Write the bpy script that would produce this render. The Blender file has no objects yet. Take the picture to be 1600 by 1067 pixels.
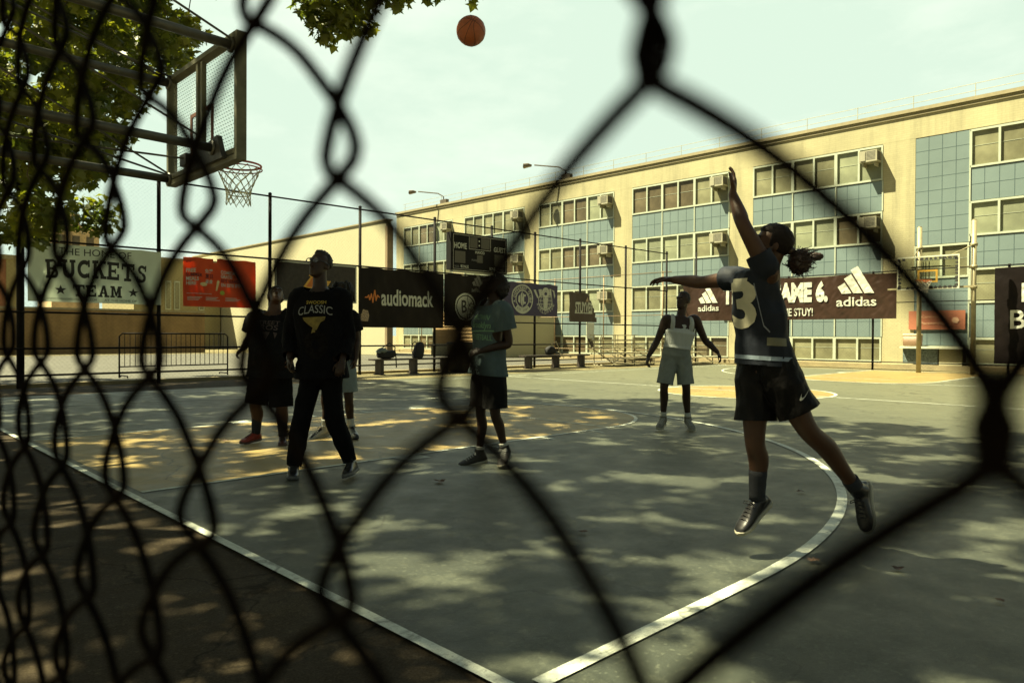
import bpy, bmesh, math, random
import numpy as np
from math import sin, cos, pi, radians, sqrt, atan2
from mathutils import Vector, Matrix, noise
from mathutils.bvhtree import BVHTree

SC = bpy.context.scene
COL = SC.collection
rnd = random.Random(7)

# ------------------------------------------------------------------ camera, sky, sun, exposure
cd = bpy.data.cameras.new("camera"); cam = bpy.data.objects.new("camera", cd); COL.objects.link(cam)
CAM = Vector((-1.773, -7.745, 1.216))
FWD = Vector((0.69845, 0.71560, -0.00916)).normalized()
RGT = Vector((0.71566, -0.69843, 0.005086)).normalized()
UPV = RGT.cross(FWD).normalized(); RGT = FWD.cross(UPV).normalized()
cam.matrix_world = Matrix(((RGT.x, UPV.x, -FWD.x, CAM.x), (RGT.y, UPV.y, -FWD.y, CAM.y), (RGT.z, UPV.z, -FWD.z, CAM.z), (0, 0, 0, 1)))
cd.sensor_width = 36; cd.sensor_fit = 'HORIZONTAL'; cd.lens = 25.38
cd.clip_start = 0.01; cd.clip_end = 600
cd.dof.use_dof = True; cd.dof.focus_distance = 7.5; cd.dof.aperture_fstop = 7.6; cd.dof.aperture_blades = 0
SC.camera = cam

SUND = Vector((-0.60, 0.65, 1.50)).normalized()          # towards the sun
W = bpy.data.worlds.new("World"); SC.world = W; W.use_nodes = True
nt = W.node_tree; nt.nodes.clear()
wo = nt.nodes.new('ShaderNodeOutputWorld'); bg = nt.nodes.new('ShaderNodeBackground')
sky = nt.nodes.new('ShaderNodeTexSky'); sky.sky_type = 'NISHITA'; sky.sun_disc = False
sky.sun_elevation = math.asin(SUND.z); sky.sun_rotation = atan2(SUND.x, SUND.y)
sky.air_density = 1.6; sky.dust_density = 4.0; sky.ozone_density = 1.0
tc = nt.nodes.new('ShaderNodeTexCoord')
mp = nt.nodes.new('ShaderNodeMapping'); mp.inputs['Scale'].default_value = (1, 1, 2.6)
nz = nt.nodes.new('ShaderNodeTexNoise'); nz.inputs['Scale'].default_value = 3.2; nz.inputs['Detail'].default_value = 8; nz.inputs['Roughness'].default_value = .58
cr = nt.nodes.new('ShaderNodeValToRGB'); cr.color_ramp.elements[0].position = .5; cr.color_ramp.elements[1].position = .72
cr.color_ramp.elements[0].color = (0, 0, 0, 1); cr.color_ramp.elements[1].color = (1, 1, 1, 1)
hz = nt.nodes.new('ShaderNodeMixRGB'); hz.inputs[0].default_value = .86; hz.inputs[2].default_value = (3.6, 4.45, 3.62, 1)
cl = nt.nodes.new('ShaderNodeMixRGB'); cl.inputs[2].default_value = (4.9, 5.4, 4.5, 1)
mf = nt.nodes.new('ShaderNodeMath'); mf.operation = 'MULTIPLY'; mf.inputs[1].default_value = .6
L = nt.links.new
sx = nt.nodes.new('ShaderNodeSeparateXYZ'); hr = nt.nodes.new('ShaderNodeMapRange'); hr.interpolation_type = 'SMOOTHSTEP'   # haze thins out towards the zenith
hr.inputs[1].default_value = .40; hr.inputs[2].default_value = .80; hr.inputs[3].default_value = .975; hr.inputs[4].default_value = .32
L(tc.outputs['Generated'], sx.inputs[0]); L(sx.outputs[2], hr.inputs[0]); L(hr.outputs[0], hz.inputs[0])
L(tc.outputs['Generated'], mp.inputs[0]); L(mp.outputs[0], nz.inputs['Vector']); L(nz.outputs[0], cr.inputs[0]); L(cr.outputs[0], mf.inputs[0])
L(sky.outputs[0], hz.inputs[1]); L(hz.outputs[0], cl.inputs[1]); L(mf.outputs[0], cl.inputs[0]); # sky outside the view, behind the camera and overhead, dimmed to cut fill light
dt = nt.nodes.new('ShaderNodeVectorMath'); dt.operation = 'DOT_PRODUCT'; dt.inputs[1].default_value = (.60, .80, -.55); L(tc.outputs['Generated'], dt.inputs[0])
dr = nt.nodes.new('ShaderNodeMapRange'); dr.interpolation_type = 'SMOOTHSTEP'; dr.inputs[1].default_value = -.25; dr.inputs[2].default_value = .55; dr.inputs[3].default_value = .28; dr.inputs[4].default_value = 1.; L(dt.outputs['Value'], dr.inputs[0])
dm = nt.nodes.new('ShaderNodeMixRGB'); dm.blend_type = 'MULTIPLY'; dm.inputs[0].default_value = 1.; L(cl.outputs[0], dm.inputs[1]); L(dr.outputs[0], dm.inputs[2]); L(dm.outputs[0], bg.inputs[0])
bg.inputs[1].default_value = 0.05
L(bg.outputs[0], wo.inputs[0])
sd = bpy.data.lights.new("sun", 'SUN'); sun = bpy.data.objects.new("sun", sd); COL.objects.link(sun)
sd.energy = 5.0; sd.angle = radians(0.55); sd.color = (1.0, .91, .56)
sun.rotation_euler = SUND.to_track_quat('Z', 'Y').to_euler(); sun.location = (0, 0, 30)
SC.view_settings.view_transform = 'Standard'; SC.view_settings.look = 'None'
SC.view_settings.exposure = 2.10; SC.view_settings.gamma = 1.0; SC.view_settings.use_curve_mapping = False
SC.cycles.max_bounces = 6; SC.cycles.transparent_max_bounces = 8

# ------------------------------------------------------------------ materials
MATS = {}
def mat(name, col, rough=.7, var=.12, scale=6., bump=0., bscale=40., metal=0., spec=.5, col2=None, stretch=(1, 1, 1), transl=0.):
    if name in MATS: return MATS[name]
    m = bpy.data.materials.new(name); m.use_nodes = True; n = m.node_tree; n.nodes.clear(); k = n.links.new
    out = n.nodes.new('ShaderNodeOutputMaterial'); b = n.nodes.new('ShaderNodeBsdfPrincipled')
    b.inputs['Roughness'].default_value = rough; b.inputs['Metallic'].default_value = metal
    b.inputs['Specular IOR Level'].default_value = spec
    t = n.nodes.new('ShaderNodeTexCoord'); mp = n.nodes.new('ShaderNodeMapping'); mp.inputs['Scale'].default_value = stretch
    k(t.outputs['Object'], mp.inputs[0])
    z = n.nodes.new('ShaderNodeTexNoise'); z.inputs['Scale'].default_value = scale; z.inputs['Detail'].default_value = 6; z.inputs['Roughness'].default_value = .6
    k(mp.outputs[0], z.inputs['Vector'])
    mr = n.nodes.new('ShaderNodeMapRange'); mr.inputs[1].default_value = .3; mr.inputs[2].default_value = .7
    k(z.outputs[0], mr.inputs[0])
    mx = n.nodes.new('ShaderNodeMixRGB')
    c = Vector(col) * .82; col2 = Vector(col2) * .82 if col2 else None
    a = c * (1 - var); d = Vector(col2) if col2 else c * (1 + var)
    mx.inputs[1].default_value = (*a, 1); mx.inputs[2].default_value = (*d, 1); k(mr.outputs[0], mx.inputs[0])
    k(mx.outputs[0], b.inputs['Base Color'])
    if bump:
        z2 = n.nodes.new('ShaderNodeTexNoise'); z2.inputs['Scale'].default_value = bscale; z2.inputs['Detail'].default_value = 4
        k(mp.outputs[0], z2.inputs['Vector']); bp = n.nodes.new('ShaderNodeBump'); bp.inputs['Strength'].default_value = bump; bp.inputs['Distance'].default_value = .02
        k(z2.outputs[0], bp.inputs['Height']); k(bp.outputs[0], b.inputs['Normal'])
    if transl:
        tr = n.nodes.new('ShaderNodeBsdfTranslucent'); k(mx.outputs[0], tr.inputs[0]); ms = n.nodes.new('ShaderNodeMixShader'); ms.inputs[0].default_value = transl
        k(b.outputs[0], ms.inputs[1]); k(tr.outputs[0], ms.inputs[2]); k(ms.outputs[0], out.inputs[0])
    else: k(b.outputs[0], out.inputs[0])
    MATS[name] = m; return m

def ground_mat(name, col, worn, rough, grain, scratch=.5, spec=.5, grit=.0, dustcol=None, sheen=0., far=None):
    """painted or bare asphalt: blotches, long scuffs, fine grain, thin cracks"""
    col = Vector(col) * .85; worn = Vector(worn) * .85
    m = bpy.data.materials.new(name); m.use_nodes = True; n = m.node_tree; k = n.links.new
    b = n.nodes['Principled BSDF']; b.inputs['Specular IOR Level'].default_value = spec; b.inputs['Sheen Weight'].default_value = sheen; b.inputs['Sheen Roughness'].default_value = .45; b.inputs['Sheen Tint'].default_value = (1, .97, .8, 1)
    t = n.nodes.new('ShaderNodeTexCoord')
    def nz(scale, det=6, ro=.6, st=(1, 1, 1), rot=0):
        mp = n.nodes.new('ShaderNodeMapping'); mp.inputs['Scale'].default_value = st; mp.inputs['Rotation'].default_value = (0, 0, rot)
        k(t.outputs['Object'], mp.inputs[0]); z = n.nodes.new('ShaderNodeTexNoise'); z.inputs['Scale'].default_value = scale
        z.inputs['Detail'].default_value = det; z.inputs['Roughness'].default_value = ro; k(mp.outputs[0], z.inputs['Vector']); return z.outputs[0]
    def rng(o, a, b_, lo=0., hi=1.):
        r = n.nodes.new('ShaderNodeMapRange'); r.inputs[1].default_value = a; r.inputs[2].default_value = b_; r.inputs[3].default_value = lo; r.inputs[4].default_value = hi
        k(o, r.inputs[0]); return r.outputs[0]
    def mix(f, a, b_, op='MIX'):
        x = n.nodes.new('ShaderNodeMixRGB'); x.blend_type = op
        for i, v in ((0, f), (1, a), (2, b_)):
            if isinstance(v, (tuple, list)): x.inputs[i].default_value = (*v, 1)
            elif isinstance(v, (int, float)): x.inputs[i].default_value = v
            else: k(v, x.inputs[i])
        return x.outputs[0]
    c = mix(rng(nz(.7, 7, .65), .42, .68), tuple(col), tuple(Vector(col) * 1.28))
    c = mix(rng(nz(2.3, 8, .7), .52, .66, 0, scratch), c, tuple(worn))
    c = mix(rng(nz(5., 8, .75, (.35, 2.2, 1), .5), .56, .7, 0, scratch), c, tuple(Vector(worn) * .6))
    c = mix(rng(nz(7., 8, .75, (2.4, .3, 1), -.3), .57, .72, 0, scratch * .8), c, tuple(Vector(col) * .45))
    c = mix(rng(nz(42., 2, .5), .60, .70, 0, .55 * scratch), c, tuple(Vector(worn) * 1.5))
    c = mix(rng(nz(11., 6, .8), .58, .66, 0, .6 * scratch), c, tuple(Vector(worn) * 1.15))
    if far:                                                    # shade and sun put into the colour: darker near end, paler far end
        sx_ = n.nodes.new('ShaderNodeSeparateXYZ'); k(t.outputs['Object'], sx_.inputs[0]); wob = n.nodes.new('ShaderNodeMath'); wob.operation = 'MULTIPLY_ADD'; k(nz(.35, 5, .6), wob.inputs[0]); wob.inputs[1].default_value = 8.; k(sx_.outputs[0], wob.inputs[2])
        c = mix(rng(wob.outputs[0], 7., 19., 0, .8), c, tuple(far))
    if dustcol: c = mix(rng(nz(1.1, 8, .7), .5, .75, 0, .7), c, tuple(dustcol))
    g = rng(nz(grain, 3, .7), .3, .7, .78 - grit, 1.2 + grit)
    c = mix(1., c, g, 'MULTIPLY')
    v = n.nodes.new('ShaderNodeTexVoronoi'); v.feature = 'DISTANCE_TO_EDGE'; v.inputs['Scale'].default_value = .55
    vm = n.nodes.new('ShaderNodeMapping'); k(t.outputs['Object'], vm.inputs[0])
    va = n.nodes.new('ShaderNodeVectorMath'); va.operation = 'MULTIPLY_ADD'; zc = n.nodes.new('ShaderNodeTexNoise'); zc.inputs['Scale'].default_value = 1.7; zc.inputs['Detail'].default_value = 5
    k(vm.outputs[0], zc.inputs['Vector']); k(zc.outputs[1], va.inputs[0]); va.inputs[1].default_value = (1.2, 1.2, 0); k(vm.outputs[0], va.inputs[2]); k(va.outputs[0], v.inputs['Vector'])
    c = mix(rng(v.outputs[0], .0, .010, .8, 0), c, tuple(Vector(col) * .25))
    k(c, b.inputs['Base Color'])
    k(rng(nz(3., 6, .7), .3, .7, rough - .09, rough + .14), b.inputs['Roughness'])
    bp = n.nodes.new('ShaderNodeBump'); bp.inputs['Strength'].default_value = .35; bp.inputs['Distance'].default_value = .006
    k(nz(grain, 3, .6), bp.inputs['Height']); k(bp.outputs[0], b.inputs['Normal'])
    MATS[name] = m; return m

def brick_mat(name, c1, c2, mortar, sc=1.):
    c1, c2, mortar = (Vector(q) * .92 for q in (c1, c2, mortar))
    m = bpy.data.materials.new(name); m.use_nodes = True; n = m.node_tree; k = n.links.new; b = n.nodes['Principled BSDF']; b.inputs['Roughness'].default_value = .85
    t = n.nodes.new('ShaderNodeTexCoord'); s = n.nodes.new('ShaderNodeSeparateXYZ'); cx = n.nodes.new('ShaderNodeCombineXYZ'); ad = n.nodes.new('ShaderNodeMath')
    k(t.outputs['Object'], s.inputs[0]); k(s.outputs[0], ad.inputs[0]); k(s.outputs[1], ad.inputs[1]); k(ad.outputs[0], cx.inputs[0]); k(s.outputs[2], cx.inputs[1])
    br = n.nodes.new('ShaderNodeTexBrick'); br.inputs['Scale'].default_value = sc; br.inputs['Color1'].default_value = (*c1, 1); br.inputs['Color2'].default_value = (*c2, 1); br.inputs['Mortar'].default_value = (*mortar, 1)
    br.inputs['Mortar Size'].default_value = .008; br.inputs['Brick Width'].default_value = .25; br.inputs['Row Height'].default_value = .085
    k(cx.outputs[0], br.inputs[0])
    z = n.nodes.new('ShaderNodeTexNoise'); z.inputs['Scale'].default_value = .5; z.inputs['Detail'].default_value = 8; k(t.outputs['Object'], z.inputs[0])
    r = n.nodes.new('ShaderNodeMapRange'); r.inputs[1].default_value = .3; r.inputs[2].default_value = .7; r.inputs[3].default_value = .86; r.inputs[4].default_value = 1.1; k(z.outputs[0], r.inputs[0])
    sm = n.nodes.new('ShaderNodeMapping'); sm.inputs['Scale'].default_value = (1.6, 1.6, .16); k(t.outputs['Object'], sm.inputs[0]); sz = n.nodes.new('ShaderNodeTexNoise'); sz.inputs['Scale'].default_value = 1.1; sz.inputs['Detail'].default_value = 7; sz.inputs['Roughness'].default_value = .65; k(sm.outputs[0], sz.inputs[0])   # rain streaks
    sr = n.nodes.new('ShaderNodeMapRange'); sr.inputs[1].default_value = .34; sr.inputs[2].default_value = .52; sr.inputs[3].default_value = .80; sr.inputs[4].default_value = 1.03; k(sz.outputs[0], sr.inputs[0]); sx2 = n.nodes.new('ShaderNodeMath'); sx2.operation = 'MULTIPLY'; k(sr.outputs[0], sx2.inputs[0]); k(r.outputs[0], sx2.inputs[1]); r = sx2
    x = n.nodes.new('ShaderNodeMixRGB'); x.blend_type = 'MULTIPLY'; x.inputs[0].default_value = 1; k(br.outputs[0], x.inputs[1]); k(r.outputs[0], x.inputs[2])
    k(x.outputs[0], b.inputs[0]); MATS[name] = m; return m

# ------------------------------------------------------------------ mesh collector and objects
class MB:
    def __init__(s): s.v = []; s.f = []; s.mi = []; s.m = 0
    def add(s, vs, fs):
        o = len(s.v); s.v.extend(tuple(p) for p in vs); s.f.extend(tuple(i + o for i in f) for f in fs); s.mi.extend([s.m] * len(fs)); return s
    def box(s, a, b):
        x0, y0, z0 = [min(a[i], b[i]) for i in range(3)]; x1, y1, z1 = [max(a[i], b[i]) for i in range(3)]
        return s.add([(x0, y0, z0), (x1, y0, z0), (x1, y1, z0), (x0, y1, z0), (x0, y0, z1), (x1, y0, z1), (x1, y1, z1), (x0, y1, z1)],
                     [(0, 3, 2, 1), (4, 5, 6, 7), (0, 1, 5, 4), (1, 2, 6, 5), (2, 3, 7, 6), (3, 0, 4, 7)])
    def obox(s, c, U, V, N, a, b, d):
        c, U, V, N = map(Vector, (c, U, V, N)); vs = []
        for k in (-d, d):
            for i, j in ((-a, -b), (a, -b), (a, b), (-a, b)): vs.append(c + U * i + V * j + N * k)
        return s.add(vs, [(0, 3, 2, 1), (4, 5, 6, 7), (0, 1, 5, 4), (1, 2, 6, 5), (2, 3, 7, 6), (3, 0, 4, 7)])
    def tube(s, pts, r, n=8, closed=False, cap=True):
        pts = [Vector(p) for p in pts]; N = len(pts); rs = r if isinstance(r, (list, tuple)) else [r] * N
        vs = []; prev = None
        for i, p in enumerate(pts):
            if closed: t = pts[(i + 1) % N] - pts[i - 1]
            else: t = pts[min(i + 1, N - 1)] - pts[max(i - 1, 0)]
            t.normalize()
            if prev is None:
                a = Vector((0, 0, 1)) if abs(t.z) < .9 else Vector((1, 0, 0)); U = t.cross(a).normalized()
            else: U = (prev - t * prev.dot(t)).normalized()
            prev = U; V = t.cross(U)
            for k in range(n): th = 2 * pi * k / n; vs.append(p + (U * cos(th) + V * sin(th)) * rs[i])
        fs = []
        for i in range(N if closed else N - 1):
            j = (i + 1) % N
            for k in range(n): l = (k + 1) % n; fs.append((i * n + k, i * n + l, j * n + l, j * n + k))
        if cap and not closed: fs.append(tuple(range(n - 1, -1, -1))); fs.append(tuple((N - 1) * n + k for k in range(n)))
        return s.add(vs, fs)
    def ell(s, c, A, B, C, nu=20, nv=14, fn=None):
        """ellipsoid with half axis vectors A, B, C (C = pole); fn(d) scales the radius along unit d"""
        c, A, B, C = map(Vector, (c, A, B, C)); vs = []
        for j in range(nv + 1):
            ph = pi * j / nv
            for i in range(nu):
                th = 2 * pi * i / nu; d = (sin(ph) * cos(th), sin(ph) * sin(th), cos(ph)); k = fn(d) if fn else 1.
                vs.append(c + (A * d[0] + B * d[1] + C * d[2]) * k)
        fs = []
        for j in range(nv):
            for i in range(nu):
                l = (i + 1) % nu; fs.append((j * nu + i, (j + 1) * nu + i, (j + 1) * nu + l, j * nu + l))
        return s.add(vs, fs)
    def loft(s, rings, n=20, cap=True, pw=2.):
        """rings of (centre, U, V): superellipses of half axes U, V, joined"""
        vs = []
        for c, U, V in rings:
            c, U, V = Vector(c), Vector(U), Vector(V)
            for k in range(n):
                th = 2 * pi * k / n; a, b = cos(th), sin(th); a = math.copysign(abs(a) ** (2 / pw), a); b = math.copysign(abs(b) ** (2 / pw), b)
                vs.append(c + U * a + V * b)
        fs = []
        for i in range(len(rings) - 1):
            for k in range(n): l = (k + 1) % n; fs.append((i * n + k, i * n + l, (i + 1) * n + l, (i + 1) * n + k))
        if cap: fs.append(tuple(range(n - 1, -1, -1))); fs.append(tuple((len(rings) - 1) * n + k for k in range(n)))
        return s.add(vs, fs)
    def build(s, name, mats, parent=None, smooth=False, loc=None):
        me = bpy.data.meshes.new(name); o = Vector((0, 0, 0))
        if parent is not None: o = parent.matrix_world.translation if False else Vector(parent['_o'])
        if loc is not None: o = Vector(loc)
        me.from_pydata([(p[0] - o.x, p[1] - o.y, p[2] - o.z) for p in s.v], [], s.f); me.update()
        if not isinstance(mats, (list, tuple)): mats = [mats]
        for m in mats: me.materials.append(m)
        if len(mats) > 1: me.polygons.foreach_set('material_index', s.mi)
        if smooth: me.polygons.foreach_set('use_smooth', [True] * len(me.polygons))
        return link(name, me, parent, loc)
def link(name, me, parent=None, loc=None):
    ob = bpy.data.objects.new(name, me); COL.objects.link(ob)
    if parent is not None: ob.parent = parent; ob['_o'] = list(parent['_o'])
    elif loc is not None: ob.location = loc; ob['_o'] = list(loc)
    else: ob['_o'] = [0., 0., 0.]
    return ob
def tag(o, label, cat, group=None):
    o['label'] = label; o['category'] = cat
    if group: o['group'] = group
    return o
def thing(name, label, cat, loc=(0, 0, 0), group=None):
    o = bpy.data.objects.new(name, None); COL.objects.link(o); o.location = loc; o['_o'] = [float(v) for v in loc]; o.empty_display_size = .2
    return tag(o, label, cat, group)
def copy_tree(o, delta, label=None, parent=None):
    c = o.copy(); COL.objects.link(c)
    if parent is not None: c.parent = parent
    else:
        c.location = Vector(o.location) + Vector(delta); c['_o'] = list(c.location)
        if label: c['label'] = label
    for ch in list(o.children): copy_tree(ch, delta, None, c)
    return c
def struct(name, mb, m):
    o = mb.build(name, m); o['kind'] = 'structure'; return o
# ------------------------------------------------------------------ flat print: lettering and emblems
def text2d(body, box, bold=0., res=3, fit=True, shear=0.):
    cu = bpy.data.curves.new('t', 'FONT'); cu.body = body; cu.resolution_u = res; cu.offset = bold; cu.shear = shear
    cu.fill_mode = 'FRONT'
    ob = bpy.data.objects.new('t', cu); COL.objects.link(ob); dg = bpy.context.evaluated_depsgraph_get(); dg.update()
    me = bpy.data.meshes.new_from_object(ob.evaluated_get(dg)); bpy.data.objects.remove(ob); bpy.data.curves.remove(cu)
    v = np.array([p.co[:2] for p in me.vertices]) if len(me.vertices) else np.zeros((1, 2)); f = [tuple(p.vertices) for p in me.polygons]; bpy.data.meshes.remove(me)
    lo, hi = v.min(0), v.max(0); x0, y0, w, h = box
    sx = w / max(hi[0] - lo[0], 1e-6); sy = h / max(hi[1] - lo[1], 1e-6)
    if not fit: sx = sy = min(sx, sy)
    v = (v - lo) * (sx, sy) + (x0, y0)
    if not fit: v[:, 0] += (w - (hi[0] - lo[0]) * sx) / 2
    return [(v.tolist(), f)]
def P(*pts): return [([list(p) for p in pts], [tuple(range(len(pts)))])]
def rect(x0, y0, x1, y1): return P((x0, y0), (x1, y0), (x1, y1), (x0, y1))
def disc(cx, cy, r, n=28, ry=None): ry = ry or r; return P(*[(cx + r * cos(2 * pi * i / n), cy + ry * sin(2 * pi * i / n)) for i in range(n)])
def arc(cx, cy, r0, r1, a0=0, a1=360, n=32, k=1.):
    vs = []; fs = []
    for i in range(n + 1):
        a = radians(a0 + (a1 - a0) * i / n); vs += [[cx + r0 * cos(a), cy + r0 * k * sin(a)], [cx + r1 * cos(a), cy + r1 * k * sin(a)]]
    for i in range(n): fs.append((2 * i, 2 * i + 1, 2 * i + 3, 2 * i + 2))
    return [(vs, fs)]
def stroke(pts, w):
    out = []
    for (x0, y0), (x1, y1) in zip(pts[:-1], pts[1:]):
        d = Vector((x1 - x0, y1 - y0)).normalized(); n = Vector((-d.y, d.x)) * w / 2; e = d * w * .3
        out += P((x0 - e.x - n.x, y0 - e.y - n.y), (x1 + e.x - n.x, y1 + e.y - n.y), (x1 + e.x + n.x, y1 + e.y + n.y), (x0 - e.x + n.x, y0 - e.y + n.y))
    return out
def xf(sh, s=1., t=(0, 0), rot=0., sy=None):
    sy = s if sy is None else sy; c, d = cos(rot), sin(rot); out = []
    for v, f in sh: out.append(([[(x * s) * c - (y * sy) * d + t[0], (x * s) * d + (y * sy) * c + t[1]] for x, y in v], f))
    return out
def ring_text(body, cx, cy, r, h, a0, a1, w=None, bold=.01, flip=False, k=1.):
    out = []; n = len(body)
    for i, chx in enumerate(body):
        if chx == ' ': continue
        a = radians(a0 + (a1 - a0) * (i + .5) / n); w_ = w or h * .7
        if chx in 'I!1': w_ = w_ * .35
        g = text2d(chx, (-w_ / 2, -h / 2, w_, h), bold)
        out += xf(g, 1, (cx + r * cos(a), cy + r * k * sin(a)), a - pi / 2 + (pi if flip else 0))
    return out
def star(cx, cy, r): return P(*[(cx + (r if i % 2 == 0 else r * .4) * cos(pi / 2 + i * pi / 5), cy + (r if i % 2 == 0 else r * .4) * sin(pi / 2 + i * pi / 5)) for i in range(10)])
def slab(ch):
    """slab-serif capitals in a unit box"""
    h = .16
    if ch == 'B': return rect(.08, 0, .32, 1) + rect(0, 0, .55, h) + rect(0, 1 - h, .5, 1) + rect(.2, .45, .55, .57) + arc(.5, .755, .12, .27, -90, 90, 14, .95) + arc(.53, .27, .13, .33, -90, 90, 14, .85)
    if ch == 'U': return rect(.1, .35, .33, 1) + rect(.67, .35, .9, 1) + rect(0, 1 - h, .42, 1) + rect(.58, 1 - h, 1, 1) + arc(.5, .38, .17, .4, 180, 360, 18, .95)
    if ch == 'C': return arc(.53, .5, .27, .5, 48, 312, 28, 1.) + rect(.78, .62, .92, 1) + rect(.78, .02, .88, .3)
    if ch == 'K': return rect(.1, 0, .33, 1) + rect(0, 0, .45, h) + rect(0, 1 - h, .45, 1) + P((.3, .36), (.3, .6), (.68, 1), (.92, 1)) + P((.42, .55), (.58, .7), (.98, 0), (.72, 0)) + rect(.58, 1 - h, 1, 1) + rect(.6, 0, 1.05, h)
    if ch == 'E': return rect(.1, 0, .34, 1) + rect(0, 0, .9, h + .02) + rect(0, 1 - h - .02, .88, 1) + rect(.3, .43, .65, .57) + rect(.78, 0, .92, .34) + rect(.76, .68, .9, 1) + rect(.58, .36, .68, .64)
    if ch == 'T': return rect(.38, 0, .62, 1) + rect(0, 1 - h - .03, 1, 1) + rect(0, .64, .13, 1) + rect(.87, .64, 1, 1) + rect(.22, 0, .78, h)
    if ch == 'S': return arc(.5, .74, .13, .32, 20, 270, 20, .8) + arc(.5, .29, .13, .34, -160, 90, 20, .86) + rect(.72, .66, .84, 1) + rect(.14, 0, .26, .34)
    if ch == 'A': return P((.08, 0), (.3, 0), (.56, 1), (.4, 1)) + P((.6, 0), (.88, 0), (.62, 1), (.44, 1)) + rect(.25, .28, .72, .4) + rect(0, 0, .4, h) + rect(.55, 0, 1, h)
    if ch == 'M': return rect(.1, 0, .3, 1) + rect(.72, 0, .95, 1) + P((.2, 1), (.38, 1), (.58, .3), (.48, .1)) + P((.7, 1), (.88, 1), (.58, .1), (.48, .2)) + rect(0, 0, .4, h) + rect(.62, 0, 1.05, h) + rect(0, 1 - h, .35, 1) + rect(.68, 1 - h, 1.05, 1)
def slab_word(wd, x0, y0, w, h, bow=0., gap=.08):
    n = len(wd); cw = w / (n + (n - 1) * gap); out = []
    for i, ch in enumerate(wd):
        t = ((i + .5) / n - .5) * 2; x = x0 + i * cw * (1 + gap)
        a = -t * bow * 2 * h / w * 2
        out += xf(slab(ch), cw, (x + h * .5 * sin(-a) * 0, y0 - bow * h * t * t), a * .5, h)
    return out
def stripes(x0, y0, w):
    """three slanted bars cut level at the foot, rising to the right"""
    out = []; d = Vector((-.5, .866)); b = w * .26
    for i, Lh in enumerate((.24, .50, .76)):
        xb = x0 + w * (.13 + i * .31); q = d * w * Lh; n = Vector((.866, .5)) * b * .866
        out += P((xb, y0), (xb + b, y0), (xb + q.x + n.x, y0 + q.y + n.y), (xb + q.x, y0 + q.y))
    return out
def stripe_logo(x0, y0, w): return stripes(x0 + w * .02, y0 + w * .34, w * .92) + text2d('adidas', (x0, y0, w, w * .25), .014)
def swoosh(x0, y0, w): return P((x0 + w, y0 + w * .36), (x0 + w * .35, y0 + w * .11), (x0 + w * .2, y0 + w * .1), (x0 + w * .17, y0 + w * .2), (x0 + w * .25, y0 + w * .36), (x0 + w * .06, y0 + w * .17), (x0, y0 + w * .06), (x0 + w * .06, y0), (x0 + w * .18, y0), (x0 + w * .4, y0 + w * .07))

def gridcut(v, f, step):
    bm = bmesh.new(); vs = [bm.verts.new((x, y, 0)) for x, y in v]
    for q in f:
        if len(set(q)) > 2:
            try: bm.faces.new([vs[i] for i in q])
            except ValueError: pass
    xs = [p.co.x for p in bm.verts]; ys = [p.co.y for p in bm.verts]
    for ax, lo, hi in ((0, min(xs), max(xs)), (1, min(ys), max(ys))):
        k = math.ceil((lo + 1e-5) / step)
        while k * step < hi - 1e-5:
            no = (1, 0, 0) if ax == 0 else (0, 1, 0); co = (k * step, 0, 0) if ax == 0 else (0, k * step, 0)
            bmesh.ops.bisect_plane(bm, geom=bm.verts[:] + bm.edges[:] + bm.faces[:], plane_co=co, plane_no=no); k += 1
    bm.verts.index_update(); o = ([(p.co.x, p.co.y) for p in bm.verts], [tuple(q.index for q in p.verts) for p in bm.faces]); bm.free(); return o

class Cloth:
    """a hung sheet: origin at its lower left as seen, U to the right, V up, N out; disp() is its sag and creases"""
    def __init__(s, O, U, N, w, h, amp=.03, seed=0, hang=.04, V=(0, 0, 1)):
        s.O, s.U, s.N, s.V = Vector(O), Vector(U), Vector(N), Vector(V); s.w, s.h, s.amp, s.seed, s.hang = w, h, amp, seed, hang
    def disp(s, u, v):
        if s.amp == 0: return 0.
        q = noise.noise(Vector((u * 1.1, v * .8, s.seed))) + .55 * (1 - abs(noise.noise(Vector((u * 2.6 + v * 1.3, v * 1.1 - u * .5, s.seed + 5)))) * 2) + .3 * (1 - 2 * abs(noise.noise(Vector((u * 5 - v * 3.5, v * 3. + u, s.seed + 9)))))
        return s.amp * q
    def at(s, u, v, lift=0.):
        sag = -s.hang * (1 - (2 * (u / s.w - round(u / s.w * 3) / 3) * 3) ** 2) * max(0, v / s.h) * .5
        return s.O + s.U * u + s.V * (v + sag) + s.N * (s.disp(u, v) + lift)
    def sheet(s, name, m, parent, thick=.006, notch=None, step=.09):
        nu, nv = max(2, int(s.w / step)), max(2, int(s.h / step)); mb = MB()
        for side in (0., -thick):
            vs = [s.at(s.w * i / nu, s.h * j / nv, side) for j in range(nv + 1) for i in range(nu + 1)]
            fs = []
            for j in range(nv):
                for i in range(nu):
                    if notch and notch(s.w * (i + .5) / nu, s.h * (j + .5) / nv): continue
                    q = (j * (nu + 1) + i, j * (nu + 1) + i + 1, (j + 1) * (nu + 1) + i + 1, (j + 1) * (nu + 1) + i); fs.append(q if side == 0 else q[::-1])
            mb.add(vs, fs)
        return mb.build(name, m, parent, smooth=True)
    def prnt(s, name, m, shapes, parent, lift=.009, step=.1):
        mb = MB(); k = 0
        for v, f in shapes:
            v, f = gridcut(v, f, step) if s.amp else (v, f); pts = [s.at(x, y, lift + k * .0004) for x, y in v]; k = (k + 1) % 9
            ff = []
            for q in f:
                a, b, c = (Vector(pts[q[i]]) for i in (0, 1, 2)); ff.append(q)
            mb.add(pts, ff)
        return mb.build(name, m, parent)
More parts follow.
